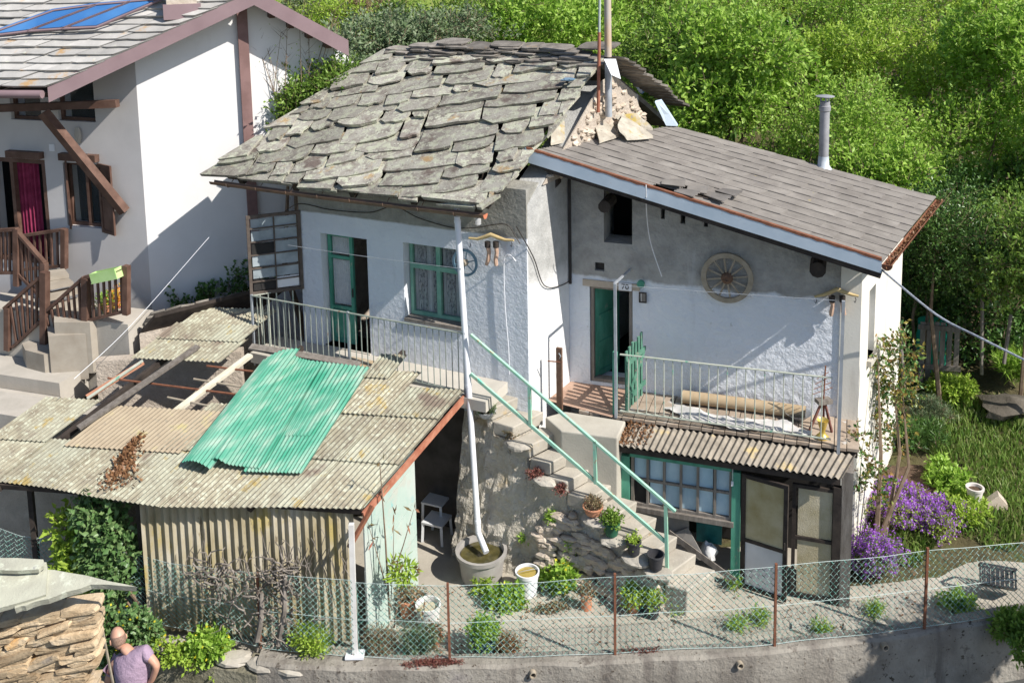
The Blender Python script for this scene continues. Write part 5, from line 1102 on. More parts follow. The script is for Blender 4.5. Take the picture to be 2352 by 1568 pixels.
# ================================================================ neighbouring house, upper left
NC = py(351, 732, 17.4); GN = Wall(NC, 20); FN = Wall(NC, -18)
nb = thing('neighbour_house', 'white rendered house with a brown-edged slate roof and solar panels, upper left', 'house', (NC.x, NC.y, 1.8))
M_nbw = mat('bright_render', [(.3, (.70, .69, .68)), (.7, (.79, .78, .77))], .9, 6, .9, .25, 40, .005, streak=(1.6, .58, .85, (.60, .585, .57)), spots=[(.7, .62, .8, (.66, .62, .60))]); M_nb_shade = mat('shaded_render', [(.3, (.52, .50, .49)), (.7, (.62, .60, .59))], .9, 6, .9, .25, 40, .005)  # second render is a darker copy, shade painted in for the front wall
M_brown = mat('brown_stained_timber', [(.3, (.085, .045, .032)), (.7, (.17, .10, .075))], 5, 6, .6, rand=.1); M_purple = mat('brown_sheet_metal', [(.3, (.23, .16, .17)), (.7, (.28, .20, .21))], 2, 4, .45)
P1 = GN.px(110, 208, .55); P2 = GN.px(582, -14, .55); P3_ = GN.px(800, 104, .55); ED = Vector((-math.cos(rad(8)), math.sin(rad(8)), 0)); ED2 = Vector((-.36, .93, 0))
NP = Plane(P1, P2, P1+ED); NP2 = Plane(P2, P3_, P2+ED2)
def under(pl, wl, u, d): p = wl.pt(u, 0); return pl.a.z-((p.x-pl.a.x)*pl.N.x+(p.y-pl.a.y)*pl.N.y)/pl.N.z-d
ua = (P2-GN.p).dot(GN.u)
mb = MB(); mb.prism([GN.pt(0, 1.2), GN.pt(3.85, 1.2), GN.pt(3.85, under(NP2, GN, 3.85, .25)), GN.pt(ua, under(NP, GN, ua, .25)), GN.pt(0, under(NP, GN, 0, .25))], -GN.n*.35); mb.build('gable_wall', M_nbw, nb)
wa = rect(FN, 22, 178, 92, 276); wb = rect(FN, 130, 178, 216, 279); wc = rect(FN, 150, 376, 238, 522); wdn = rect(FN, -20, 364, 112, 600)
wall_mesh(FN, -6.5, -.004, 1.2, lambda u: under(NP, FN, u, .25), [wa, wb, wc, wdn], .35).build('front_wall', M_nb_shade, nb)
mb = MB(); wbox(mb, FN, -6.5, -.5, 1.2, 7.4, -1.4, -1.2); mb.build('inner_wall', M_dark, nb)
for r in (wa, wb): framed(FN, r, 'window', -.08, .06, (), (), .05, M_brown, nb, .06); mb = MB(); wbox(mb, FN, r[0]+.05, r[1]-.05, r[2]+.05, r[3]-.05, -.14, -.13); mb.build('pane', M_glass, nb)
f = framed(FN, wc, 'window', -.10, .06, (.5,), (), .06, M_brown, nb, .06); mb = MB(); wbox(mb, FN, wc[0]+.05, wc[1]-.05, wc[2]+.05, wc[3]-.05, -.16, -.15); mb.build('pane', M_glass, f)
for (xa, xb, dg) in ((128, 158, 60), (232, 252, -20)):
    ha = FN.uz(xa if dg < 0 else xb, 450)[0]; HWs = Wall(FN.pt(ha, 0, .02), math.degrees(FN.ang)+(180-dg if dg > 0 else dg)); wS = .42
    sh = framed(HWs, (0, wS, wc[2]-.05, wc[3]+.03), 'shutter', .02, .035, (), (.5,), .05, M_brown, nb, .06); mb = MB(); wbox(mb, HWs, .05, wS-.05, wc[2], wc[3]-.02, -.008, .006); mb.build('shutter_panel', M_brown, sh)
for (x0, y0, x1, y1) in ((144, 352, 228, 368), (23, 346, 101, 361)): r = rect(FN, x0, y0, x1, y1); mb = MB(); wbox(mb, FN, r[0], r[1], r[2], r[3], .002, .12); mb.build('lintel', M_brown, nb)
r = rect(FN, 42, 366, 96, 560, -.1); mb = MB()
for i in range(25): uu = r[0]+(r[1]-r[0])*i/24; oo = -.1+.03*math.sin(i*1.7); mb.v += [FN.pt(uu, r[2]-.3, oo), FN.pt(uu, r[3], oo)]
mb.f = [(2*i, 2*i+2, 2*i+3, 2*i+1) for i in range(24)]; mb.build('door_curtain', mat('magenta_cloth', [(.4, (.20, .02, .06)), (.6, (.28, .035, .09))], 6), nb)
framed(FN, wdn, 'door_frame', .0, .1, (.42,), (), .08, M_brown, nb, .08)
r = rect(FN, 114, 331, 126, 347); mb = MB(); wbox(mb, FN, r[0], r[1], r[2], r[3], .003, .015); mb.build('number_tile', M_white, nb)
q = FN.px(179, 311, .03); mb = MB(); mb.blob(q, (.075, .03, .16), 1, 0, 14, 8, Matrix.Rotation(FN.ang, 3, 'Z')); mb.build('oval_plaque', M_balc, nb, True)
mb = MB(); mb.bar(FN.px(-40, 250, .8), FN.px(270, 238, .35), .13, .13); mb.build('balcony_beam', M_brown, nb)
mb = MB(); mb.bar(FN.px(100, 258, .75), FN.px(286, 486, .08), .15, .15, FN.u); mb.build('brace', M_brown, nb)
xu = GN.uz(563, 180)[0]; mb = MB(); wbox(mb, GN, xu-.09, xu+.09, 2.2, under(NP, GN, xu, .26), .002, .10); mb.build('pillar', mat('brown_pilaster', [(.4, (.20, .12, .11)), (.6, (.26, .16, .15))], 3), nb)
# roof: deck, slabs, fascia, gutter
DE = 5.5
nroof = MB().prism([P1+Vector((0, 0, -.04)), P2+Vector((0, 0, -.04)), P2+ED*DE+Vector((0, 0, -.04)), P1+ED*DE+Vector((0, 0, -.04))], NP.N*-.12).build('slate_roof', M_blkwood, nb)
mb = MB(); P4_ = P2+(P3_-P2)*1.0; mb.prism([P2+Vector((0, 0, -.02)), P4_+Vector((0, 0, -.02)), P4_+ED2*3, P2+ED2*3], NP2.N*-.14); mb.build('far_slope', M_slate2, nroof)
M_nsl = mat('pale_slate', [(.3, (.36, .35, .33)), (.7, (.52, .50, .47))], 3, 8, .9, .5, 40, .008, rand=.18, spots=[(1.6, .60, .68, (.50, .33, .17)), (8, .64, .7, (.55, .55, .46))])
EU = ED; UPV = (P2-P1).normalized(); Lr = (P2-P1).length; nr_ = random.Random(21)
for k in range(13):
    s = k*Lr/12.6; a = nr_.uniform(-.02, .0)
    while a < 4.6:
        w_ = nr_.uniform(.45, 1.0); th = nr_.uniform(.03, .05); le = .42
        o = [(a+.01, s), (a+w_*.35, s+nr_.uniform(-.03, .02)), (a+w_*.7, s+nr_.uniform(-.03, .02)), (a+w_-.01, s+nr_.uniform(-.03, .03)), (a+w_-.01, min(Lr, s+le)), (a+.01, min(Lr, s+le))]
        dz = nr_.uniform(0, .015)
        def to3(x, y, h, s=s, dz=dz): return P1+EU*x+UPV*y+NP.N*(.01+dz+max(0, .06-(y-s)*.16)+h)
        slab_piece(o, to3, th, nr_, 'roof_slab', M_nsl, nroof); a += w_
for t0 in range(9): a = t0*.55; mb = MB(); c = P2+EU*(a+.27)+Vector((0, 0, .09)); mb.blob(c, (.33, .2, .06), t0, .2, 9, 5); mb.build('ridge_stone', M_nsl, nroof)
mb = MB(); mb.prism([P1+Vector((0, 0, .09)), P2+Vector((0, 0, .09)), P2+Vector((0, 0, -.2)), P1+Vector((0, 0, -.2))], GN.n*.025); mb.build('fascia', M_purple, nb)
mb = MB(); mb.prism([P2+Vector((0, 0, .09)), P3_+Vector((0, 0, .09)), P3_+Vector((0, 0, -.2)), P2+Vector((0, 0, -.2))], GN.n*.025); mb.build('fascia', M_purple, nb)
for i in range(4): c = P2.lerp(P3_, .2+.2*i)-GN.n*.2+Vector((0, 0, -.2)); mb = MB(); mb.bar(c, c-GN.n*.9, .1, .12); mb.build('rafter_end', M_brown, nb)
mb = MB(); q0 = P1+Vector((0, 0, -.05))+Vector((-.05, -.1, 0)); mb.tube([q0, q0+ED*4], .07, 8); mb.build('gutter', M_purple, nb, True)
z1 = lambda x, y: (x/3.789, y/3.789)
for k, qd in enumerate(([(-160, 325), (470, 95), (835, 45), (230, 277)], [(240, 274), (842, 44), (1132, 18), (532, 254)], [(540, 252), (1138, 16), (1420, -8), (842, 238)])):
    mb = MB(); mb.prism([NP.px(*z1(*p), .14) for p in qd], NP.N*.05); ob = mb.build('solar_panel', mat('solar_glass', [(.4, (.05, .17, .42)), (.6, (.08, .23, .50))], 1, 3, .25, spec=.6), nroof)  # blue base colour carries the reflected sky
    mb = MB(); P = [NP.px(*z1(*p), .195) for p in qd]
    for i in range(4): mb.bar(P[i], P[(i+1) % 4], .035, .03, NP.N)
    ob2 = mb.build('panel_frame', M_purple, ob)
cb = NP.px(418, 38, -.1); ch2 = MB(); ch2.box(cb+Vector((0, 0, .55)), (.5, .5, 1.3), GN.ang); ch2.build('chimney', mat('old_brick_render', [(.3, (.42, .36, .28)), (.7, (.6, .54, .46))], 5, 8, .9, .6, 20, .02), nroof)
mb = MB(); mb.box(cb+Vector((0, 0, .1)), (.62, .62, .26), GN.ang); mb.build('chimney_flashing', M_purple, nroof)
# ---- outdoor stair of the neighbour
z5 = lambda x, y: (x/3.789, 392+y/3.789)
ns = thing('neighbour_stair', 'brown wooden balustraded stair in front of the neighbouring house', 'stairs', FN.pt(-2.5, 2.0, 1.0))
M_yw = mat('stained_yard_render', [(.3, (.40, .37, .32)), (.7, (.52, .48, .42))], 1.4, 8, .9, .4, 30, .008, streak=(2, .5, .75, (.38, .35, .30)))
M_tread = mat('pale_stone_tread', [(.3, (.30, .26, .21)), (.7, (.40, .36, .30))], 3, 7, .9)
def rail_run(pts, low, n, off, wd_=.07):
    T = [FN.px(*z5(*p), off) for p in pts]; B = [FN.px(*z5(*p), off) for p in low]
    for a_, b_ in zip(T, T[1:]): mb = MB(); mb.bar(a_, b_, .09, .05); mb.build('handrail', M_brown, ns)
    for a_, b_ in zip(B, B[1:]): mb = MB(); mb.bar(a_, b_, .06, .05); mb.build('lower_rail', M_brown, ns)
    for i in range(1, n):
        f_ = i/n; mb = MB(); mb.bar(B[0].lerp(B[-1], f_), T[0].lerp(T[-1], f_), .035, .035, FN.u); mb.build('baluster', M_brown, ns)
def newel(x, y0, y1, off, w_=.10): mb = MB(); a_ = FN.px(*z5(x, y0), off); b_ = FN.px(*z5(x, y1), off); mb.bar(a_, b_, w_, w_, FN.u); mb.build('newel_post', M_brown, ns)
rail_run([(-60, 522), (150, 508)], [(-60, 890), (160, 885)], 6, 1.0); rail_run([(140, 520), (388, 805)], [(165, 900), (390, 1130)], 6, 1.0)
rail_run([(200, 565), (545, 512)], [(215, 860), (555, 825)], 7, .15); newel(560, 505, 850, .15); newel(385, 800, 1200, 1.0); newel(150, 505, 1000, 1.0)
rail_run([(42, 1195), (375, 905)], [(110, 1535), (350, 1310)], 7, 1.3); newel(70, 1190, 1560, 1.3); newel(390, 880, 1700, 1.3, .12)
rail_run([(350, 1270), (735, 925)], [(430, 1600), (745, 1310)], 8, 1.3); newel(750, 930, 1480, 1.3, .12)
rail_run([(745, 925), (1105, 835)], [(770, 1300), (1115, 1215)], 7, 1.3); newel(1100, 825, 1250, 1.3)
def tread(pts, zoff, th=.07, nm='tread'):
    c = FN.px(*z5(*pts[0]), zoff).z; P = [pz(*z5(*p), c) for p in pts]; mb = MB(); mb.prism(P, (0, 0, -th)); mb.build(nm, M_tread, ns)
tread([(400, 870), (560, 850), (600, 900), (400, 930)], .5); tread([(405, 945), (580, 925), (640, 965), (410, 1010)], .7); tread([(415, 1055), (640, 1005), (700, 1035), (420, 1105)], .9)
tread([(420, 1160), (720, 1090), (800, 1120), (430, 1215)], 1.0)
tread([(470, 1240), (780, 1165), (1120, 1200), (780, 1320), (470, 1320)], 1.2, .9, 'platform'); tread([(410, 1350), (560, 1330), (745, 1420), (420, 1440)], 1.3, .8, 'step'); tread([(190, 1500), (330, 1450), (610, 1560), (380, 1600), (220, 1560)], 1.4, .8, 'step')
tread([(65, 1720), (230, 1680), (500, 1790), (390, 1840), (120, 1790)], 1.5, .8, 'step')
mb = MB(); r0, r1_ = FN.uz(*z5(-60, 1900), 1.5), FN.uz(*z5(1110, 1240), 1.3)
mb = MB(); wbox(mb, FN, -5.5, FN.uz(*z5(1112, 1400), 1.28)[0], .2, FN.uz(*z5(900, 1300), 1.28)[1]-.03, .6, 1.27); mb.build('plinth', M_yw, ns)
mb = MB(); wbox(mb, FN, -5.5, FN.uz(*z5(500, 1900), 2.0)[0], .2, FN.uz(*z5(300, 1830), 2.0)[1], 1.3, 1.95); mb.build('lower_plinth', M_yw, ns)
mb = MB(); wbox(mb, FN, -5.5, FN.uz(*z5(700, 2000), 2.4)[0]+.3, .2, FN.uz(*z5(200, 2050), 2.4)[1], 1.96, 2.35); mb.build('yard_wall', M_yw, ns)
mb = MB(); wbox(mb, FN, -6.5, FN.uz(190, 940, 3.0)[0], -.1, FN.uz(60, 960, 3.0)[1], 2.36, 3.0); mb.build('yard_wall', M_yw, ns)
# planter and flower pots
c0_, c1_ = FN.px(*z5(820, 930), 1.42), FN.px(*z5(1035, 885), 1.42); pn = thing('window_box_planter', 'lime green planter box hung on the neighbour stair railing', 'planter', c0_.lerp(c1_, .5)-Vector((0, 0, .1)))
M_lime = mat('lime_plastic', [(.4, (.45, .68, .25)), (.6, (.52, .74, .32))], 3, rough=.5); dv = (c1_-c0_).normalized(); nv = FN.n
mb = MB()
for a_, b_, o_ in ((0, 1, -.08), (0, 1, .08)): mb.bar(c0_+nv*o_, c1_+nv*o_, .012, .17)
mb.build('side', M_lime, pn); mb = MB(); mb.bar(c0_+Vector((0, 0, -.08)), c1_+Vector((0, 0, -.08)), .17, .012); mb.build('bottom', M_lime, pn)
for c_ in (c0_, c1_): mb = MB(); mb.bar(c_-dv*.006, c_+dv*.006, .17, .17); mb.build('end', M_lime, pn)
mb = MB(); mb.bar(c0_+Vector((0, 0, .03)), c1_+Vector((0, 0, .03)), .14, .02); mb.build('soil', M_soil, pn)
L_pansy = leafmat('pansy_petals', [(.75, .5, .03), (.7, .16, .04), (.8, .62, .08), (.5, .08, .1)], .2)
# ================================================================ leaf materials
L_bright = leafmat('spring_leaves', [(.20, .36, .04), (.32, .52, .07), (.48, .66, .14), (.26, .44, .06)], .4)
L_lime = leafmat('yellow_green_leaves', [(.32, .48, .05), (.46, .60, .10), (.26, .42, .05)], .38)
L_mid = leafmat('green_leaves', [(.11, .21, .03), (.19, .32, .05), (.29, .42, .08)], .35)
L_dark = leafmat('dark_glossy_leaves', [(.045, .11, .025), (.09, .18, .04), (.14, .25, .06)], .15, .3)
L_olive = leafmat('grey_green_leaves', [(.12, .19, .08), (.18, .25, .12), (.26, .31, .19)], .25)
L_ivy = leafmat('ivy_leaves', [(.08, .17, .05), (.14, .25, .085), (.21, .31, .12)], .2, .4)
L_red = leafmat('reddish_leaves', [(.30, .10, .06), (.22, .20, .08), (.36, .16, .10)], .25)
L_dry = leafmat('dry_brown_leaves', [(.26, .17, .10), (.34, .25, .15), (.20, .20, .09)], .2)
L_sedum = leafmat('sedum_red', [(.20, .06, .05), (.28, .11, .09), (.17, .10, .06)], .2)
L_yel = leafmat('yellow_petals', [(.80, .66, .02), (.85, .75, .08)], .3)
L_pur = leafmat('purple_petals', [(.40, .13, .62), (.55, .25, .80), (.48, .18, .74), (.64, .40, .84)], .35)
L_grass = leafmat('grass_blades', [(.10, .20, .03), (.17, .28, .05), (.24, .34, .08), (.28, .29, .12)], .3)
def lump_set(c, r, n, seed):
    rs = random.Random(seed); out = [(Vector(c), (r[0]*.55, r[1]*.55, r[2]*.55))]
    for i in range(n):
        a = rs.uniform(0, 6.28); e = rs.uniform(-.5, 1.0); k = rs.uniform(.55, .95)
        p = Vector(c)+Vector((math.cos(a)*math.cos(e)*r[0]*k, math.sin(a)*math.cos(e)*r[1]*k, math.sin(e)*r[2]*k)); s = rs.uniform(.16, .36)
        out.append((p, (r[0]*s, r[1]*s, r[2]*s)))
    return out
def bushpx(name, label, x, y, Y, rx, rz, n, leaf, m, group, cat='shrub', ry=None, lumps=17, per=8, sl=.32, updir=.5, stems=6, flower=None, shell=.55, wl=.5, tf=.35):
    c = py(x, y, Y); gz = min(ground_z(c.x, c.y), c.z-rz*.6); ls = lump_set(c, (rx, ry or rx*.8, rz), lumps, int(x*7+y))
    return plant(name, label, cat, (c.x, c.y, gz), ls, n, leaf, m, group, per, sl, updir, shell, stems, tf, wl, flower)
HG = 'shrubs on the slope behind the house'
for i, (x, y, Y, rx, rz, n, leaf, m, lab) in enumerate((
    (1690, 190, 23, 2.1, 1.8, 15000, .115, L_bright, 'large bright green shrub behind the corrugated roof, left of the flue pipe'),
    (1880, 330, 21.2, 1.7, 1.15, 11000, .105, L_bright, 'bright green shrub right behind the flue pipe'),
    (2010, 190, 24, 2.2, 1.6, 14000, .115, L_lime, 'broad bright green shrub above and right of the flue pipe'),
    (2030, 420, 19.6, 1.1, .9, 7000, .10, L_bright, 'fresh green shrub spilling over the right end of the corrugated roof'),
    (2210, 330, 22, 1.7, 1.5, 11000, .11, L_bright, 'mid green shrub in shade at the right, above the dark hollow'),
    (2330, 150, 22.5, 1.7, 1.8, 12000, .11, L_bright, 'tall sunny shrub at the upper right edge'),
    (1830, 40, 29, 3.2, 1.6, 13000, .13, L_bright, 'shrub with pale twigs at the top edge, above the flue pipe'),
    (2150, 20, 30, 3.4, 1.6, 13000, .13, L_lime, 'yellow-green shrub at the top edge, right half'),
    (1540, 170, 25, 1.6, 1.7, 10000, .11, L_mid, 'shaded green shrub just right of the mast'),
    (1480, 40, 30, 2.4, 1.6, 10000, .13, L_bright, 'light green shrub behind the top of the mast'),
    (1270, 60, 28, 2.0, 1.5, 10000, .12, L_bright, 'leafy green shrub behind the middle of the stone ridge'),
    (1120, 55, 29, 1.7, 1.2, 8000, .12, L_mid, 'green shrub left of the middle of the stone ridge'),
    (1000, 100, 25, 1.9, .75, 9000, .10, L_olive, 'grey-green shrub behind the left end of the stone ridge'),
    (860, 110, 24, 1.4, .7, 6000, .10, L_olive, 'grey-green shrub between the two roofs'),
    (1700, -30, 36, 4.5, 1.8, 12000, .15, L_lime, 'far yellow-green thicket at the top edge'),
    (2290, 470, 20.5, 1.2, 1.0, 7000, .10, L_mid, 'dim green shrub above the dark hollow on the right'),
    (2165, 560, 17.6, 1.0, 1.15, 12000, .085, L_dark, 'dark glossy laurel beside the cream wing wall'),
    (2125, 640, 18.6, .6, .5, 4000, .085, L_dark, 'dark evergreen bush above the green barrel'),
    (2360, 600, 17.6, 1.0, .9, 7500, .09, L_mid, 'green shrub at the right edge beside the dark hollow'),
    (2270, 560, 19.0, 1.5, .75, 9000, .10, L_mid, 'green canopy arching over the dark hollow'),
    (2560, 300, 20.0, 1.8, 1.7, 8000, .11, L_bright, 'tall shrub past the right edge, above the hollow'),
    (2470, 570, 16.6, 1.5, 1.4, 9000, .10, L_mid, 'unseen shrub added past the right edge to shade the hollow'),  # out of view, added to block the sun from the hollow
    (2260, 730, 19.6, 1.5, 1.2, 9000, .11, L_dark, 'dark-leaved evergreen added to blacken the hollow'))):  # dark leaf colour stands in for the hollow's deep shade
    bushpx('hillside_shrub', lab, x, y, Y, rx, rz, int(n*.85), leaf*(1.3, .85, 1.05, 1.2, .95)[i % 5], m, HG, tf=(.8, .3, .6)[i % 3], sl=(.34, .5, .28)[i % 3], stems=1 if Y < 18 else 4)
for x, y, Y, rx, m, lab in ((775, 40, 32, .9, L_lime, 'low yellowish scrub on the meadow, next to the neighbour roof edge'), (850, 30, 33, 1.0, L_dry, 'dry brownish scrub on the meadow'), (935, 45, 30, .9, L_mid, 'low green scrub at the right of the meadow'), (700, 10, 34, 1.1, L_olive, 'grey-green scrub at the top of the meadow')): bushpx('meadow_scrub', lab, x, y, Y, rx, .5, 2600, .10, m, 'scrub on the meadow', tf=.8)
bushpx('roof_side_shrub', 'dense green shrub growing against the left edge of the stone roof', 735, 235, 18.3, .75, .75, 7000, .085, L_mid, None, sl=.28)
bushpx('roof_side_shrub', 'small green shrub creeping over the left end of the stone ridge', 790, 165, 18.9, .6, .4, 3500, .075, L_olive, None, sl=.2)
bt = thing('bare_shrub', 'nearly leafless twiggy shrub against the white gable', 'shrub', py(700, 330, 18.2))
A = []; Bq = []; rb2 = random.Random(4)
b0 = np.array(list(py(700, 320, 18.2)))
mb = MB()
for i in range(16):
    p = Vector(b0)+Vector((rb2.uniform(-.5, .4), rb2.uniform(-.2, .2), -.3)); t = py(rb2.uniform(575, 790), rb2.uniform(10, 230), 18.3+rb2.uniform(-.2, .3)); mid = p.lerp(t, .5)+Vector((rb2.uniform(-.2, .2), 0, .1)); mb.tube([p, mid, t], [.013, .008, .003], 4)
    for k in range(16): f_ = rb2.uniform(.3, 1); q = p.lerp(t, f_); A.append(list(q)); Bq.append(list(q+Vector((rb2.uniform(-.3, .3), rb2.uniform(-.1, .1), rb2.uniform(.05, .35)))))
mb.build('stem', MATS['twig'], bt); A = np.array(A); Bq = np.array(Bq); twigs('twigs', A, Bq, .005, MATS['twig'], bt)['kind'] = 'stuff'
leaves('buds', Bq[::2], rng.normal(size=(len(Bq[::2]), 3)), .05, .025, L_lime, bt)['kind'] = 'stuff'
# ================================================================ grass and ground cover
def grass(name, label, xr, yr, n, h, m, keep=lambda x, y: True, w_=.012):
    X = rng.uniform(*xr, n); Y = rng.uniform(*yr, n); k = np.array([keep(a, b) and mnoise.noise(Vector((a*.9, b*.9, 2))) > -.25 for a, b in zip(X, Y)]); X, Y = X[k], Y[k]; n = len(X)
    Z = np.array([ground_z(a, b)-.03 for a, b in zip(X, Y)]); H = h*(.4+rng.random(n)); a = rng.random(n)*6.28; lean = rng.normal(size=(n, 2))*.35*H[:, None]
    B = np.stack([X, Y, Z], 1); s = np.stack([np.cos(a), np.sin(a), np.zeros(n)], 1)*w_*(.6+rng.random((n, 1))); M_ = B+np.stack([lean[:, 0]*.35, lean[:, 1]*.35, H*.6], 1); T = B+np.stack([lean[:, 0], lean[:, 1], H], 1)
    V = np.stack([B-s, B+s, M_+s*.7, M_-s*.7, T], 1).reshape(-1, 3); b = np.arange(n)[:, None]*5
    Fa = np.concatenate([b+[0, 1, 2], b+[0, 2, 3], b+[3, 2, 4]], 1).reshape(-1, 3); o = raw(name, V, Fa, m); o['kind'] = 'stuff'; return tag(o, label, 'grass')
heap = pz(2100, 1080, .55)
grass('garden_grass', 'rough green grass in the garden right of the house', (5.4, 14.5), (13.6, 20.5), 78000, .13, L_grass, lambda x, y: x > 5.55+(y-13.6)*.42+.35*math.sin(y*3) and (x-heap.x)**2+(y-heap.y)**2 > .3 and y > 13.9+(x-5)*.18+.25*math.sin(x*4) and abs(x-9.3-.1*(y-16)) > .25 and not (y > 17.9 and 8.0 < x < 11))
grass('hillside_grass', 'bright meadow grass on the slope behind the neighbouring house', (-16, 6), (26, 46), 36000, .16, L_lime, w_=.02)
grass('slope_grass', 'dark undergrowth standing in for shade between the shrubs of the slope', (1, 26), (20, 40), 20000, .40, L_dark, w_=.03)  # dark leaf colour painted in so gaps between shrubs look shaded
# garden plants
G2 = 'garden plants right of the house'
def low(name, label, x, y, z, rx, rz, n, leaf, m, cat='plant', group=None, **k):
    c = pz(x, y, z); c = Vector((c.x, c.y, z)); ls = lump_set(c+Vector((0, 0, rz*.5)), (rx, k.pop('ry', rx*.85), rz), k.pop('lumps', 5), int(x*3+y)); k.setdefault('stems', 4); k.setdefault('sl', .12)
    return plant(name, label, cat, c, ls, n, leaf, m, group, **k)
low('aubrieta_mound', 'mound of purple flowers, upper of the purple patches beside the lean-to', 2080, 1180, .30, .68, .20, 3000, .05, L_lime, flower=(6000, .033, L_pur), per=5, lumps=9, group='purple flower mounds')
low('aubrieta_mound', 'mound of purple flowers, paler right-hand patch spreading over the path', 2160, 1205, .22, .5, .14, 2600, .05, L_lime, flower=(2200, .03, L_pur), per=5, lumps=8, group='purple flower mounds')
low('aubrieta_mound', 'mound of purple flowers, lower patch hanging behind the fence', 2005, 1300, .14, .42, .32, 2200, .05, L_mid, flower=(3800, .032, L_pur), per=5, lumps=8, group='purple flower mounds')
low('lavender_bush', 'grey-green lavender bush in the middle of the garden', 2130, 960, .75, .42, .28, 4500, .07, L_olive, wl=.15, updir=1.2)
low('weed_clump', 'dark grassy clump below the lavender bush', 2110, 1010, .65, .45, .18, 3000, .14, L_dark, wl=.1, updir=1.5)
low('weed_clump', 'fresh green weeds beside the soil heap', 2165, 1110, .45, .4, .14, 2600, .09, L_bright)
low('weed_clump', 'light green weeds under the pallet gate', 2175, 905, .8, .55, .16, 3200, .08, L_lime)
low('weed_clump', 'bright tall weeds at the right edge by the leaning posts', 2330, 860, 1.0, .5, .35, 3200, .16, L_bright, wl=.15, updir=1.4)
low('weed_clump', 'green weeds along the garden path in front of the white pot', 2225, 1180, .3, .5, .10, 2400, .07, L_lime)
low('weed_clump', 'small round green plant behind the fence near the crate', 2205, 1395, .06, .16, .10, 700, .08, L_bright)
low('shaded_bush', 'dark shaded bush hanging over the wall at the lower right corner', 2352, 1465, .1, .4, .25, 2500, .08, L_mid)
# rose climbing on the wing corner
ls = []
for (x, y, off, r) in ((2020, 820, .1, .2), (2050, 860, .25, .28), (2070, 900, .4, .30), (2040, 950, .2, .26), (2055, 1010, .3, .24), (1985, 1060, .15, .2), (2010, 1110, .25, .24), (1965, 1010, .12, .12), (2075, 800, .4, .22)):
    ls.append((RW.px(x, y, off), (r, r*.7, r*.9)))
rs_ = plant('climbing_rose', 'climbing rose with glossy leaves on the cream corner of the wing', 'plant', RW.pt(.3, 0, .25), ls, 1900, .075, leafmat('rose_leaves', [(.06, .15, .04), (.12, .24, .06), (.32, .30, .07), (.30, .15, .05)], .25, .3), None, 6, .2, .3, .3, 3, .8, .6)
so_ = MB(); so_.blob(Vector((heap.x, heap.y, ground_z(heap.x, heap.y)+.02)), (.62, .55, .13), 4, .3, 14, 7); single('soil_heap', so_, M_soil, 'heap of dark brown dug soil in the garden', 'soil', smooth=True)
rc_ = pz(2320, 920, .9); so_ = MB(); so_.blob(Vector((rc_.x, rc_.y, .8)), (.55, .4, .15), 9, .35, 12, 6); single('covered_mound', so_, mat('grey_tarp', [(.3, (.08, .07, .055)), (.7, (.15, .13, .105))], 4, 8, .95, .6, 20, .03), 'grey-brown covered mound at the right edge of the garden', 'mound', smooth=True)
mb = MB(); q = pz(2290, 1180, .2); mb.prism([q+Vector((-.17, 0, -.1)), q+Vector((.16, 0, -.1)), q+Vector((.18, .02, .12)), q+Vector((.03, .03, .3)), q+Vector((-.14, .02, .18))], (.03, .12, .02)); single('standing_stone', mb, M_rubble, 'pale upright flat stone by the garden path', 'stone')
# pallet gate, barrel, posts
pgq = pz(2155, 878, .85); PG = Wall(Vector((pgq.x, pgq.y, 0)), -14); pg = thing('pallet_gate', 'weathered wooden slat gate in the garden before the dark hollow', 'gate', PG.pt(0, .85))
zz = lambda y: PG.uz(2155, y)[1]
for x in (2118, 2133, 2150, 2164, 2180, 2197): u_ = PG.uz(x, 800)[0]; mb = MB(); wbox(mb, PG, u_-.045, u_+.045, zz(885)-.08*random.random(), zz(745)+.05*random.random(), -.012, .012); mb.build('slat', M_oldwood, pg)
for y in (752, 842): mb = MB(); wbox(mb, PG, PG.uz(2108, y)[0], PG.uz(2206, y)[0], zz(y)-.05, zz(y)+.05, .014, .045); mb.build('rail', M_oldwood, pg)
bq = py(2140, 780, 19.0); mb = MB(); mb.lathe(Vector((bq.x, bq.y, .7)), [(.0, 0), (.26, 0), (.29, .3), (.29, .75), (.26, 1.05), (.27, 1.06), (.0, 1.05)], 20); single('green_barrel', mb, mat('bright_green_plastic', [(.4, (.02, .52, .36)), (.6, (.04, .62, .45))], 2, rough=.4), 'bright green plastic barrel behind the slat gate', 'barrel', smooth=True)
for (x0, y0, x1, y1, Y, lab) in ((2255, 860, 2256, 685, 18.2, 'thin wooden stake before the dark hollow'), (2306, 835, 2322, 722, 17.2, 'leaning wooden stake at the right garden edge'), (2077, 885, 2062, 700, 16.8, 'brown pole leaning at the far corner of the cream wall')):
    mb = MB(); mb.tube([py(x0, y0, Y), py(x1, y1, Y+.15)], .035, 6); single('wooden_stake', mb, M_oldwood, lab, 'post')
# far posts on the slope
for (x, y0, y1, Y, r, lab) in ((1161, 70, -30, 30, .13, 'pale concrete pole among the shrubs above the ridge'), (905, 60, 24, 31, .05, 'short grey fence post on the meadow'), (870, 45, 20, 33, .05, 'far grey fence post on the meadow')):
    mb = MB(); mb.tube([py(x, y0, Y)-Vector((0, 0, 1)), py(x, y1, Y)], r, 8); single('slope_post', mb, M_balc if r > .1 else M_oldwood, lab, 'post')
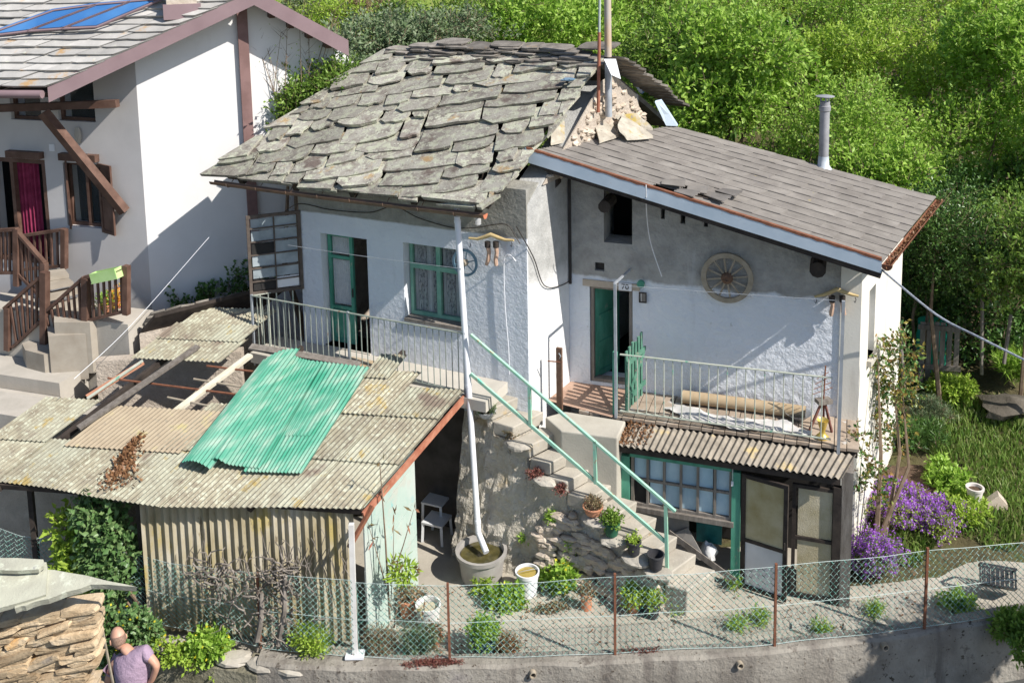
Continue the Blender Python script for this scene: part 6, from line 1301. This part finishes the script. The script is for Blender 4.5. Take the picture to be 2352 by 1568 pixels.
# crate, white pot
cq = pz(2290, 1350, .15); cr = thing('plastic_crate', 'black slatted plastic crate lying tipped at the right end of the yard', 'crate', cq)
CM = Matrix.Rotation(rad(-20), 3, 'Z') @ Matrix.Rotation(rad(-38), 3, 'X')
def cbox(c, s): mb = MB(); mb.box((0, 0, 0), s); mb.v = [cq+Vector((0, 0, .18))+CM @ (v+Vector(c)) for v in mb.v]; return mb
cbox((0, 0, -.13), (.46, .32, .015)).build('bottom', M_black, cr)
for k, (c, s) in enumerate((((0, -.16, .12), (.46, .015, .03)), ((0, .16, .12), (.46, .015, .03)), ((-.23, 0, .12), (.015, .32, .03)), ((.23, 0, .12), (.015, .32, .03)), ((0, -.16, -.02), (.46, .012, .02)), ((0, .16, -.02), (.46, .012, .02)))): cbox(c, s).build('rim', M_black, cr)
for i in range(8):
    for yy in (-.16, .16): cbox((-.21+.06*i, yy, 0), (.025, .012, .25)).build('slat', M_black, cr)
# ================================================================ pots, buckets, tub
def pot(name, label, x, y, z, r, h, m, fill=None, wall=.015, cat='pot', taper=.72, group=None, rim=True, fillm=None, top=.82, tilt=None):
    q = ledge(x, y, .11) if z is None else pz(x, y, z); t = thing(name, label, cat, q, group)
    pr = [(r*taper, 0), (r*.97, h*.86)] + ([(r*1.06, h*.86), (r*1.08, h)] if rim else [(r, h)]) + [(r-wall, h), (r*taper-wall, .02)]
    mb = MB(); mb.lathe(q, pr, 26); mb.build('body', m, t, True)
    if fill: mb = MB(); mb.lathe(q+Vector((0, 0, h*top)), [(r*.93-wall, 0), (.001, .004)], 22, None, False); mb.build(fill, fillm or M_soil, t)
    return t, q
M_water = mat('murky_water', [(.4, (.05, .045, .015)), (.6, (.10, .085, .03))], 5, 5, .04, spec=.6); M_ywater = mat('yellow_water', [(.4, (.34, .25, .06)), (.6, (.42, .32, .09))], 5, 5, .05, spec=.6)
M_tub = mat('grey_plastic_tub', [(.3, (.30, .28, .26)), (.7, (.40, .38, .35))], 4, 5, .6)
pot('water_tub', 'big grey round tub full of murky water under the downpipe', 1107, 1325, .0, .36, .45, M_tub, 'water', .02, 'tub', .84, fillm=M_water, top=.84)
def bail(t, q, r, h, a=0):
    mb = MB(); mb.tube([q+Vector((r*math.cos(x)*math.cos(a), r*math.cos(x)*math.sin(a), h+.0+.05*math.sin(x))) + Vector((0, -.05*math.sin(x), 0)) for x in np.linspace(0, math.pi, 9)], .004, 4); mb.build('handle', M_steel, t)
t, q = pot('white_bucket', 'white bucket of yellowish water beside the yellow-flowered plant', 1212, 1362, 0, .165, .36, M_white, 'water', .008, 'bucket', .84, fillm=M_ywater, top=.9); bail(t, q, .17, .35, .3)
t, q = pot('white_bucket', 'dirty white bucket with shallow water behind the fence, near the shed corner', 985, 1440, 0.02, .165, .36, mat('dirty_white', [(.3, (.55, .54, .52)), (.7, (.72, .71, .69))], 5), 'water', .008, 'bucket', .84, fillm=mat('pale_water', [(.4, (.42, .38, .27)), (.6, (.48, .44, .33))], 5, rough=.05), top=.8); bail(t, q, .17, .35, 1.2)
def potted(*a, leafn=200, leaf=.05, lm=None, lr=1.0, lh=.5, lsl=.08, lud=.6, plantname='foliage', wl=.5, **k):
    t, q = pot(*a, **k); r, h = a[5], a[6]
    if lm is None: return t
    P, D, A_, B_ = sprig_points(leafn, [(q+Vector((0, 0, h+r*lh*.4)), (r*lr, r*lr, r*lh+.01))], 5, lsl, lud, .1)
    leaves(plantname, P, D, leaf*(.7+.6*rng.random(len(P))), leaf*wl, lm, t); return t
M_dkgreen = mat('dark_green_plastic', [(.4, (.02, .09, .05)), (.6, (.03, .13, .075))], 4, rough=.5); M_grey = mat('grey_enamel_bowl', [(.3, (.42, .42, .42)), (.7, (.55, .55, .55))], 4, rough=.4)
potted('planted_bowl', 'grey metal bowl of small succulents at the top of the stair', 1117, 957, None, .155, .11, M_grey, 'soil', taper=.5, rim=False, leafn=900, leaf=.035, lm=L_olive, lr=.9, lh=.25, lsl=.04)
potted('terracotta_bowl', 'broken terracotta bowl of dry reddish succulents on a stair ledge', 1362, 1178, None, .14, .11, M_terra, 'soil', taper=.75, leafn=700, leaf=.035, lm=L_dry, lr=.85, lh=.4, lsl=.05)
potted('green_pot', 'dark green plastic pot with a saucer on a stair ledge', 1405, 1226, None, .115, .19, M_dkgreen, 'soil', taper=.75, leafn=700, leaf=.05, lm=L_mid, lr=.95, lh=.6, lsl=.07)
potted('black_pot', 'black plastic pot with small seedlings on a stair ledge', 1456, 1270, None, .10, .19, M_black, 'soil', taper=.78, leafn=220, leaf=.04, lm=L_lime, lr=.8, lh=.2, top=.6)
pot('black_pot', 'empty ribbed black pot on the lowest stair ledge, beside the newel post', 1506, 1303, None, .115, .21, M_black, None, .008, 'pot', .76)
potted('terracotta_pot', 'terracotta pot on a white pot with a tall shrub, behind the fence by the shed', 936, 1412, .05, .12, .26, M_terra, 'soil', taper=.75, leafn=500, leaf=.05, lm=L_dry, lr=1, lh=.9)
potted('terracotta_cylinder', 'tall terracotta jar with dry succulents below the stair', 1347, 1398, 0, .085, .25, M_terra, 'soil', taper=.9, rim=False, leafn=450, leaf=.04, lm=L_dry, lr=1, lh=.7)
potted('terracotta_pot', 'terracotta flower pot with yellow-green plant left of the newel post', 1456, 1405, 0, .105, .21, M_terra, 'soil', taper=.68, leafn=700, leaf=.06, lm=L_lime, lr=1.1, lh=1.0, lsl=.1)
potted('black_pot', 'black flower pot with a weedy plant right beside the newel post foot', 1497, 1415, 0, .12, .24, M_black, 'soil', taper=.78, leafn=500, leaf=.05, lm=L_lime, lr=1.0, lh=.6)
potted('blue_pot', 'dark blue pot with a light green plant behind the fence', 1112, 1500, .03, .16, .25, mat('dark_blue_plastic', [(.4, (.03, .06, .10)), (.6, (.05, .09, .14))], 4, rough=.5), 'soil', taper=.78, leafn=1300, leaf=.06, lm=L_bright, lr=1.0, lh=.9, lsl=.1)
potted('terracotta_pot', 'small terracotta pot half hidden in dry plants by the fence', 1000, 1480, .03, .09, .16, M_terra, 'soil', leafn=300, leaf=.05, lm=L_red, lr=1.1, lh=.8)
potted('grey_pot', 'shallow grey pot behind the terracotta pot next to the shed wall', 962, 1392, .0, .13, .16, M_tub, 'soil', leafn=120, leaf=.05, lm=L_dry, lr=.8, lh=.3)
t, q = pot('cream_pot', 'weathered white pot standing in the garden grass', 2238, 1150, .42, .13, .24, mat('chipped_white', [(.3, (.55, .5, .46)), (.7, (.7, .66, .62))], 7), 'soil', .02, 'pot', .72)
for (x, y, z, h, lab) in ((883, 1240, .9, .0, ''),): pass
potted('terracotta_pot', 'terracotta pot of orange and yellow pansies on the neighbour stair, left', 247, 714, FN.px(247, 714, 1.0).z-.02, .12, .13, M_terra, 'soil', taper=.6, leafn=500, leaf=.05, lm=L_bright, lr=1.2, lh=.9)
potted('terracotta_pot', 'terracotta pot of orange and yellow pansies on the neighbour stair, right', 268, 706, FN.px(268, 706, .9).z-.02, .12, .13, M_terra, 'soil', taper=.6, leafn=500, leaf=.05, lm=L_pansy, lr=1.2, lh=.9)
# yard plants
YG = 'plants along the yard'
low('celandine_plant', 'leafy plant with yellow flowers at the foot of the stair wall', 1290, 1350, 0, .27, .30, 2200, .075, L_bright, flower=(70, .045, L_yel), wl=.7)
low('celandine_plant', 'yellow-flowered plant in front of the water tub', 1150, 1392, 0, .30, .14, 1700, .07, L_bright, flower=(45, .045, L_yel), wl=.7)
low('celandine_plant', 'green plant under the lower stair ledges', 1392, 1340, 0, .26, .20, 1900, .07, L_mid, wl=.7, flower=(12, .04, L_yel))
low('celandine_plant', 'yellow-flowered clump growing out of the old wall before the shed', 485, 1500, .1, .24, .22, 1900, .07, L_bright, flower=(40, .045, L_yel), wl=.7)
low('fern_clump', 'light green fern growing beside the water tub', 1110, 1350, 0, .14, .10, 500, .10, L_lime, wl=.25)
low('mimosa_bush', 'yellow-green feathery bush at the foot of the corrugated wall', 722, 1500, .12, .24, .26, 2400, .055, L_lime, wl=.4)
low('heather_clump', 'brownish green heather clump behind the fence near the shed corner', 880, 1490, .04, .26, .16, 1900, .05, L_dry, wl=.25)
low('heather_clump', 'grey-green lavender clump behind the fence between the buckets', 965, 1495, .04, .24, .17, 1900, .06, L_olive, wl=.2)
low('heather_clump', 'reddish brown dry plant right of the blue pot', 1165, 1500, .03, .15, .14, 900, .05, L_red, wl=.4)
low('sedum_mat', 'dark red sedum mat on the retaining wall edge', 1000, 1522, .2, .45, .012, 2200, .026, L_sedum, sl=.02, stems=0, ry=.08)
low('sedum_mat', 'thin reddish sedum strip along the fence foot', 1480, 1496, .2, .32, .01, 700, .026, L_sedum, sl=.02, ry=.05, stems=0)
low('sedum_mat', 'reddish sedum hanging from the third stair step', 1235, 1092, 1.62, .12, .05, 800, .035, L_sedum, sl=.05, stems=0)
low('sedum_mat', 'pinkish dry sedum on the upper stair edge', 1172, 998, 2.07, .08, .05, 600, .035, L_dry, sl=.05, stems=0)
low('sedum_mat', 'small red sedum on the middle stair edge', 1288, 1125, 1.5, .07, .04, 500, .035, L_sedum, sl=.05, stems=0)
low('sedum_mat', 'brown dry succulents in front of the white bucket', 1270, 1402, .0, .28, .03, 1200, .04, L_dry, sl=.05, ry=.12, stems=0)
for x, y, lab in ((1700, 1440, 'grass tuft in the paving crack before the glazed doors'), (1690, 1350, 'grass tuft at the foot of the lean-to post'), (1560, 1400, 'weeds round the lowest step'), (1885, 1455, 'grass tuft near the third fence post'), (2010, 1410, 'weeds below the purple flowers'), (1740, 1425, 'small weed by the open glazed door')): low('weed_tuft', lab, x, y, .02, .11, .06, 420, .07, L_bright, wl=.2, updir=1.3)
for x, y, z, lab in ((1270, 1190, .9, 'small weed growing from the stair wall, upper'), (1210, 1230, .6, 'small weed growing from the stair wall, lower left'), (1315, 1250, .6, 'small weed growing from the rubble face')):
    q = OW.px(x, y, .08); plant('wall_weed', lab, 'plant', q, [(q+VH*.04, (.07, .07, .05))], 260, .05, L_bright, None, 5, .05, .5, .2, 0, .3)
# ivy and shrubs around the shed
ls = [(pz(x, y, z), (r, r*.6, r)) for x, y, z, r in ((225, 1180, 1.7, .22), (250, 1230, 1.45, .22), (235, 1290, 1.1, .22), (265, 1330, .8, .2), (215, 1150, 1.85, .14), (285, 1270, 1.2, .14))]
plant('ivy_curtain', 'dark ivy hanging from the shed eave beside the corrugated wall', 'ivy', (-5.1, 12.75, 0), ls, 3600, .09, L_ivy, None, 6, .2, -.4, .4, 5, .4, .85)
ls = [(pz(x, y, z), (r, r*.6, r)) for x, y, z, r in ((165, 1215, 1.35, .2), (190, 1260, 1.1, .24), (200, 1310, .85, .22), (165, 1290, .95, .18))]
plant('elder_bush', 'sunlit light green bush in front of the ivy', 'shrub', (-5.5, 12.6, 0), ls, 2000, .10, L_lime, None, 6, .2, .3, .4, 4, .4, .65)
ls = [(py(x, y, 11.9), (r, r*.6, r)) for x, y, r in ((240, 1440, .16), (300, 1440, .18), (255, 1500, .16), (340, 1450, .12), (330, 1480, .1))]
plant('ivy_bank', 'ivy and flowering creeper on the old wall behind the man', 'ivy', (-5.2, 12.2, -.5), ls, 3200, .06, L_ivy, None, 6, .12, .2, .3, 5, .4, .8, (160, .04, L_yel))
ls = [(py(x, y, 11.95), (r, r*.5, r*.6)) for x, y, r in ((400, 1500, .13), (350, 1470, .1), (445, 1520, .08), (500, 1555, .06), (605, 1540, .06))]
plant('creeper', 'light green creeper trailing along the old wall top', 'plant', (-4.3, 12.0, 0), ls, 900, .06, L_lime, None, 5, .1, .2, .3, 3, .4, .7)
low('inner_weeds', 'leafy weeds growing inside the shed below the missing roof sheets', 300, 905, 1.5, .55, .4, 2600, .10, L_bright)
low('inner_weeds', 'leafy weeds between the shed and the neighbour stair', 270, 850, 2.0, .45, .5, 2200, .10, L_bright)
low('wall_shrub', 'small leafy shrub at the foot of the neighbour gable', 290, 750, 2.3, .3, .35, 700, .10, L_bright)
ls = [(GN.px(x, y, .15), (.35, .1, .16)) for x, y in ((470, 690), (520, 660), (560, 640), (430, 705))]
plant('dark_ivy', 'dark ivy climbing the shaded foot of the neighbour gable', 'ivy', GN.pt(1.5, 2.3, .1), ls, 900, .09, L_dark, None, 6, .2, .2, .3, 6, .6, .7)
# dead vine tangle on the fence
dv_ = thing('dead_vine', 'tangle of dry grey-brown vine stems on the fence before the corrugated wall', 'vine', pz(600, 1480, .15)); vr = random.Random(8); mb = MB()
for (cx, cy_, sx, sy, n_) in ((490, 1320, 35, 25, 46), (645, 1320, 40, 28, 52), (640, 1400, 45, 60, 40), (560, 1380, 60, 60, 26)):
    for i in range(n_):
        x, y = vr.gauss(cx, sx*.6), vr.gauss(cy_, sy*.6); pts = []
        a = vr.uniform(0, 6.28)
        for k in range(5): pts.append(py(x, y, 12.02+vr.uniform(-.06, .12))); x += 14*math.cos(a)+vr.uniform(-6, 6); y += 12*math.sin(a)+vr.uniform(-6, 6); a += vr.uniform(-.7, .7)
        mb.tube(pts, [.012, .011, .009, .007, .004], 4)
o = mb.build('tangle', mat('dry_vine_bark', [(.3, (.10, .085, .07)), (.7, (.34, .30, .26))], 5, 6, .95), dv_); o['kind'] = 'stuff'
for (x0, y0, x1, y1) in ((655, 1320, 640, 1480), (600, 1360, 590, 1470)): mb = MB(); mb.tube([py(x0, y0, 12.05), py((x0+x1)/2+6, (y0+y1)/2, 12.02), py(x1, y1, 12.05)], [.03, .035, .04], 7); mb.build('trunk', MATS['dry_vine_bark'], dv_)
for i in range(34):
    x = vr.uniform(420, 800); mb = MB(); y = vr.uniform(1210, 1300); pts = []
    for k in range(6): pts.append(py(x, y, 12.22)); x += vr.uniform(-12, 12); y += vr.uniform(8, 34)
    mb.tube(pts, .005, 4); mb.build('tendril', MATS['dry_vine_bark'], dv_)
# tall bare shrub before the pale green wall
ts = thing('young_shrub', 'thin bare shrub with a few reddish leaves before the pale green shed wall', 'shrub', pz(905, 1440, 0)); mb = MB(); tips = []
for (x0, y0, x1, y1, r) in ((895, 1420, 872, 1060, .016), (900, 1400, 845, 1200, .010), (900, 1330, 950, 1170, .010), (898, 1380, 905, 1180, .007), (905, 1440, 925, 1290, .012), (925, 1350, 960, 1300, .008), (925, 1330, 905, 1290, .008), (910, 1420, 975, 1400, .006)):
    p_, q_ = py(x0, y0, 12.35), py(x1, y1, 12.35); mb.tube([p_, p_.lerp(q_, .5)+Vector((.01, 0, 0)), q_], [r, r*.8, r*.3], 5); tips += [q_, p_.lerp(q_, .8)]
mb.build('stem', MATS['twig'], ts, True); tp = np.array([list(t_) for t_ in tips for _ in range(3)]); leaves('leaf_cluster', tp+rng.normal(size=tp.shape)*.02, rng.normal(size=tp.shape)+[0, 0, -.2], .14, .035, L_red, ts)['kind'] = 'stuff'
P, D, A_, B_ = sprig_points(160, [(py(925, 1310, 12.35), (.14, .1, .1))], 4, .08, .2, .2); leaves('foliage', P, D, .12, .035, L_lime, ts)
# small slate roof between shed and neighbour
sr = thing('slate_lean_to', 'low weathered slate roof between the neighbour gable and the balcony', 'roof', pz(480, 760, 2.6)); srn = random.Random(2)
Q0, Q1, Q2 = pz(318, 765, 2.95), pz(600, 700, 3.05), pz(640, 655, 3.45); SP = Plane(Q0, Q1, Q2)
mb = MB(); mb.prism([SP.px(x, y, -.03) for x, y in ((318, 765), (600, 700), (680, 640), (355, 722))], (0, 0, -.06)); mb.build('deck', M_blkwood, sr)
for r in range(3):
    for c in range(9):
        x0 = 322+c*33+r*8; y0 = 763-c*7.2-r*13
        P = [SP.px(x+srn.uniform(-3, 3), y+srn.uniform(-2, 2), .02+.02*r+srn.uniform(0, .01)) for x, y in ((x0, y0), (x0+33, y0-7.5), (x0+43, y0-24), (x0+10, y0-17))]
        mb = MB(); mb.prism(P, (0, 0, .035)); mb.build('slate', M_slate2, sr)
mb = MB(); mb.prism([SP.px(320, 768, -.1), SP.px(600, 703, -.1), Vector((*SP.px(600, 703, -.1).xy, 1.5)), Vector((*SP.px(320, 768, -.1).xy, 1.5))], (0, .2, 0)); mb.build('supporting_wall', M_mortar, sr)
# ================================================================ the man by the wall
def skin(name, joints, edges, radii, m, parent, sub=2):
    me = bpy.data.meshes.new(name); o0 = ORG[parent.name] if parent else Vector(); me.from_pydata([tuple(Vector(j)-o0) for j in joints], edges, []); ob = bpy.data.objects.new(name, me); COL.objects.link(ob)
    ob.modifiers.new('skin', 'SKIN'); sd = ob.modifiers.new('sub', 'SUBSURF'); sd.levels = sd.render_levels = sub
    for i, r in enumerate(radii): me.skin_vertices[0].data[i].radius = r if isinstance(r, tuple) else (r, r)
    me.skin_vertices[0].data[0].use_root = True
    dg = bpy.context.evaluated_depsgraph_get(); m2 = bpy.data.meshes.new_from_object(ob.evaluated_get(dg)); bpy.data.objects.remove(ob); m2.name = name
    m2.materials.clear(); m2.materials.append(m); m2.shade_smooth(); ob = bpy.data.objects.new(name, m2); COL.objects.link(ob)
    if parent: ob.parent = parent
    ORG[ob.name] = o0; return ob
PY = 11.42
J = lambda x, y, d=0: py(x, y, PY+d)
man = thing('person', 'balding man in a mauve t-shirt seen from behind, hand on hip', 'person', (J(300, 1640).x, PY, -.72))
pel = J(308, 1640, -.05); pel.z = .12; pel = Vector((J(306, 1560).x+.02, PY-.04, .16)); ch_ = J(303, 1524, .0); nk = J(295, 1497, .03); hd0 = J(280, 1478, .07); 
lsh = J(262, 1522, .04); rsh = J(334, 1496, -.02); rel = J(361, 1527, -.10); rwr = J(349, 1562, -.05); lel = J(248, 1562, .12); lwr = J(246, 1600, .28)
gz = -.72
lh = pel+Vector((-.10, .02, -.06)); rh = pel+Vector((.10, -.01, -.06)); lk = Vector((lh.x-.02, lh.y+.06, -.28)); rk = Vector((rh.x+.02, rh.y+.02, -.30)); lf = Vector((lk.x, lk.y-.03, gz+.07)); rf = Vector((rk.x+.02, rk.y-.05, gz+.07))
# shorten: man stands on the street
joints = [pel, pel.lerp(ch_, .5), ch_, nk, lsh, lel, lwr, rsh, rel, rwr, lh, lk, lf, lf+Vector((-.02, .16, -.04)), rh, rk, rf, rf+Vector((.03, .16, -.04)), hd0]
edges = [(0, 1), (1, 2), (2, 3), (2, 4), (4, 5), (5, 6), (2, 7), (7, 8), (8, 9), (0, 10), (10, 11), (11, 12), (12, 13), (0, 14), (14, 15), (15, 16), (16, 17), (3, 18)]
radii = [(.15, .10), (.15, .10), (.14, .09), .07, .06, .05, .036, .068, .05, .036, .085, .06, .04, .035, .085, .06, .04, .035, .07]
def fingers(wr, d, side, up):
    d = d.normalized(); side = side.normalized(); b = len(joints); palm = wr+d*.055; joints.append(palm); edges.append((joints.index(wr), b)); radii.append((.036, .016))
    for k, (s_, L1) in enumerate(((-.030, .070), (-.010, .08), (.011, .076), (.030, .062))):
        p0_ = palm+side*s_+d*.025; i0 = len(joints); joints.append(p0_); edges.append((b, i0)); radii.append(.0095); joints.append(p0_+d*L1*.55-up*.012); edges.append((i0, i0+1)); radii.append(.0085); joints.append(p0_+d*L1*.85-up*.035); edges.append((i0+1, i0+2)); radii.append(.0075)
    i0 = len(joints); joints.append(palm-d*.02-side*.045); edges.append((b, i0)); radii.append(.011); joints.append(palm+d*.02-side*.07-up*.01); edges.append((i0, i0+1)); radii.append(.009)
fingers(rwr, Vector((-.7, .35, -.5)), Vector((.1, .5, .5)), Vector((.5, .3, .4))); fingers(lwr, Vector((0, .3, -1)), Vector((1, 0, 0)), Vector((0, 1, 0)))
M_skin = mat('skin', [(.35, (.50, .27, .18)), (.65, (.60, .35, .25))], 9, 4, .5, spec=.35)
skin('body', joints, edges, radii, M_skin, man)
# head: shaped, turned to the left and down
hm = MB(); hc = J(271, 1465, .09); HM = Matrix.Rotation(rad(38), 3, 'Z') @ Matrix.Rotation(rad(-18), 3, 'X')   # local +y is where he looks
nu, nv = 24, 18
for i in range(nv+1):
    for j in range(nu):
        a = math.pi*i/nv; t = 2*math.pi*j/nu; v = Vector((math.sin(a)*math.cos(t), math.sin(a)*math.sin(t), math.cos(a)))
        r = Vector((.092, .115, .138)); q = Vector((v.x*r.x, v.y*r.y, v.z*r.z))
        if v.z < -.1: q.x *= 1+.35*(v.z+.1); q.y = q.y*(1+.2*(v.z+.1))+.012*(-v.z)
        if v.y > .8 and -.35 < v.z < .12: q.y += .022*max(0, 1-abs(v.x)/.28)*(1-abs(v.z+.12)/.25)       # nose
        if v.y > .7 and .05 < v.z < .25 and .15 < abs(v.x) < .5: q.y -= .008                              # eye sockets
        if v.y > .7 and -.55 < v.z < -.42: q.y -= .004
        hm.v.append(hc+HM @ q)
hm.f = [(i*nu+j, (i+1)*nu+j, (i+1)*nu+(j+1) % nu, i*nu+(j+1) % nu) for i in range(nv) for j in range(nu)]
head = hm.build('head', M_skin, man, True)
for s in (-1, 1):
    mb = MB(); mb.blob(hc+HM @ Vector((s*.095, -.005, -.012)), (.012, .022, .034), 2, .05, 10, 7, HM @ Matrix.Rotation(s*.35, 3, 'Z')); mb.build('ear', M_skin, head, True)
    mb = MB(); mb.blob(hc+HM @ Vector((s*.036, .103, .018)), (.012, .008, .009), 2, 0, 8, 6, HM); mb.build('eye', M_white, head, True)
mb = MB(); mb.blob(hc+HM @ Vector((0, .104, -.066)), (.026, .008, .006), 2, 0, 10, 5, HM); mb.build('mouth', mat('lips', [(.4, (.4, .15, .12)), (.6, (.45, .18, .14))], 5), head, True)
hb = MB()   # short grey hair ring round the back and sides
for i in range(9):
    for j in range(25):
        t = math.pi*1.0+(-.62*math.pi+1.24*math.pi*j/24)+math.pi/2; a = 1.18+i*.11; v = Vector((math.sin(a)*math.cos(t), math.sin(a)*math.sin(t), math.cos(a))); k = 1.012+.008*mnoise.noise(v*14)-.03*(i in (0, 8))-.03*(j in (0, 24))
        hb.v.append(hc+HM @ Vector((v.x*.092*k, v.y*.115*k, v.z*.138*k)))
hb.f = [(i*25+j, (i+1)*25+j, (i+1)*25+j+1, i*25+j+1) for i in range(8) for j in range(24)]
hb.build('hair', mat('cropped_grey_hair', [(.3, (.17, .105, .075)), (.7, (.34, .22, .165))], 60, 4, .8, .5, 200, .004), head, True)
# t-shirt and trousers
M_shirt = mat('mauve_tshirt', [(.3, (.33, .24, .32)), (.7, (.40, .29, .38))], 7, 6, .9, .7, 9, .05)
sj = [ch_, pel.lerp(ch_, .5), pel+Vector((0, 0, .02)), nk+Vector((.0, 0, -.02)), lsh, lsh.lerp(lel, .62), rsh, rsh.lerp(rel, .62)]
skin('t_shirt', sj, [(0, 1), (1, 2), (0, 3), (0, 4), (4, 5), (0, 6), (6, 7)], [(.215, .15), (.21, .15), (.20, .15), .09, .092, .078, .092, .078], M_shirt, man)
skin('trousers', [pel+Vector((0, 0, -.02)), lh, lk, lf+Vector((0, 0, .02)), rh, rk, rf+Vector((0, 0, .02))], [(0, 1), (1, 2), (2, 3), (0, 4), (4, 5), (5, 6)], [(.165, .125), .105, .085, .07, .105, .085, .07], mat('grey_trousers', [(.4, (.10, .10, .11)), (.6, (.14, .14, .15))], 6), man)

# tree beyond the right edge of the frame, shading the end of the retaining wall
plant('roadside_tree', 'roadside tree beyond the right edge that shades the end of the wall', 'tree', (8.6, 10.0, -.72), lump_set((8.6, 10.0, 3.0), (1.1, 1.0, .9), 8, 77), 9000, .11, L_mid, None, stems=5)

# paving slabs and leaf litter in the yard
psr = random.Random(6)
for (x, y) in ((1845, 1440), (1905, 1425), (1965, 1440), (2040, 1425), (1880, 1468)):
    c = pz(x, y, .02); o = [(c.x+.20*math.cos(a)*psr.uniform(.8, 1.1), c.y+.15*math.sin(a)*psr.uniform(.8, 1.1)) for a in np.linspace(.4, 6.68, 7)[:-1]]
    mb = MB(); mb.prism([Vector((a, b, .0)) for a, b in o], (0, 0, .045)); mb.build('paving_stone', M_step, yard)
n = 420; X = rng.uniform(-2, 6, n); Yv = np.array([crest_y(a)+.15+1.6*rng.random()**1.5 for a in X]); A = np.stack([X, Yv, np.full(n, .035)], 1)
o = leaves('leaf_litter', A, rng.normal(size=(n, 3))*[1, 1, .15], .045, .03, MATS['dead_leaf']); o['kind'] = 'stuff'; tag(o, 'scattered dry leaves on the yard paving', 'leaves')
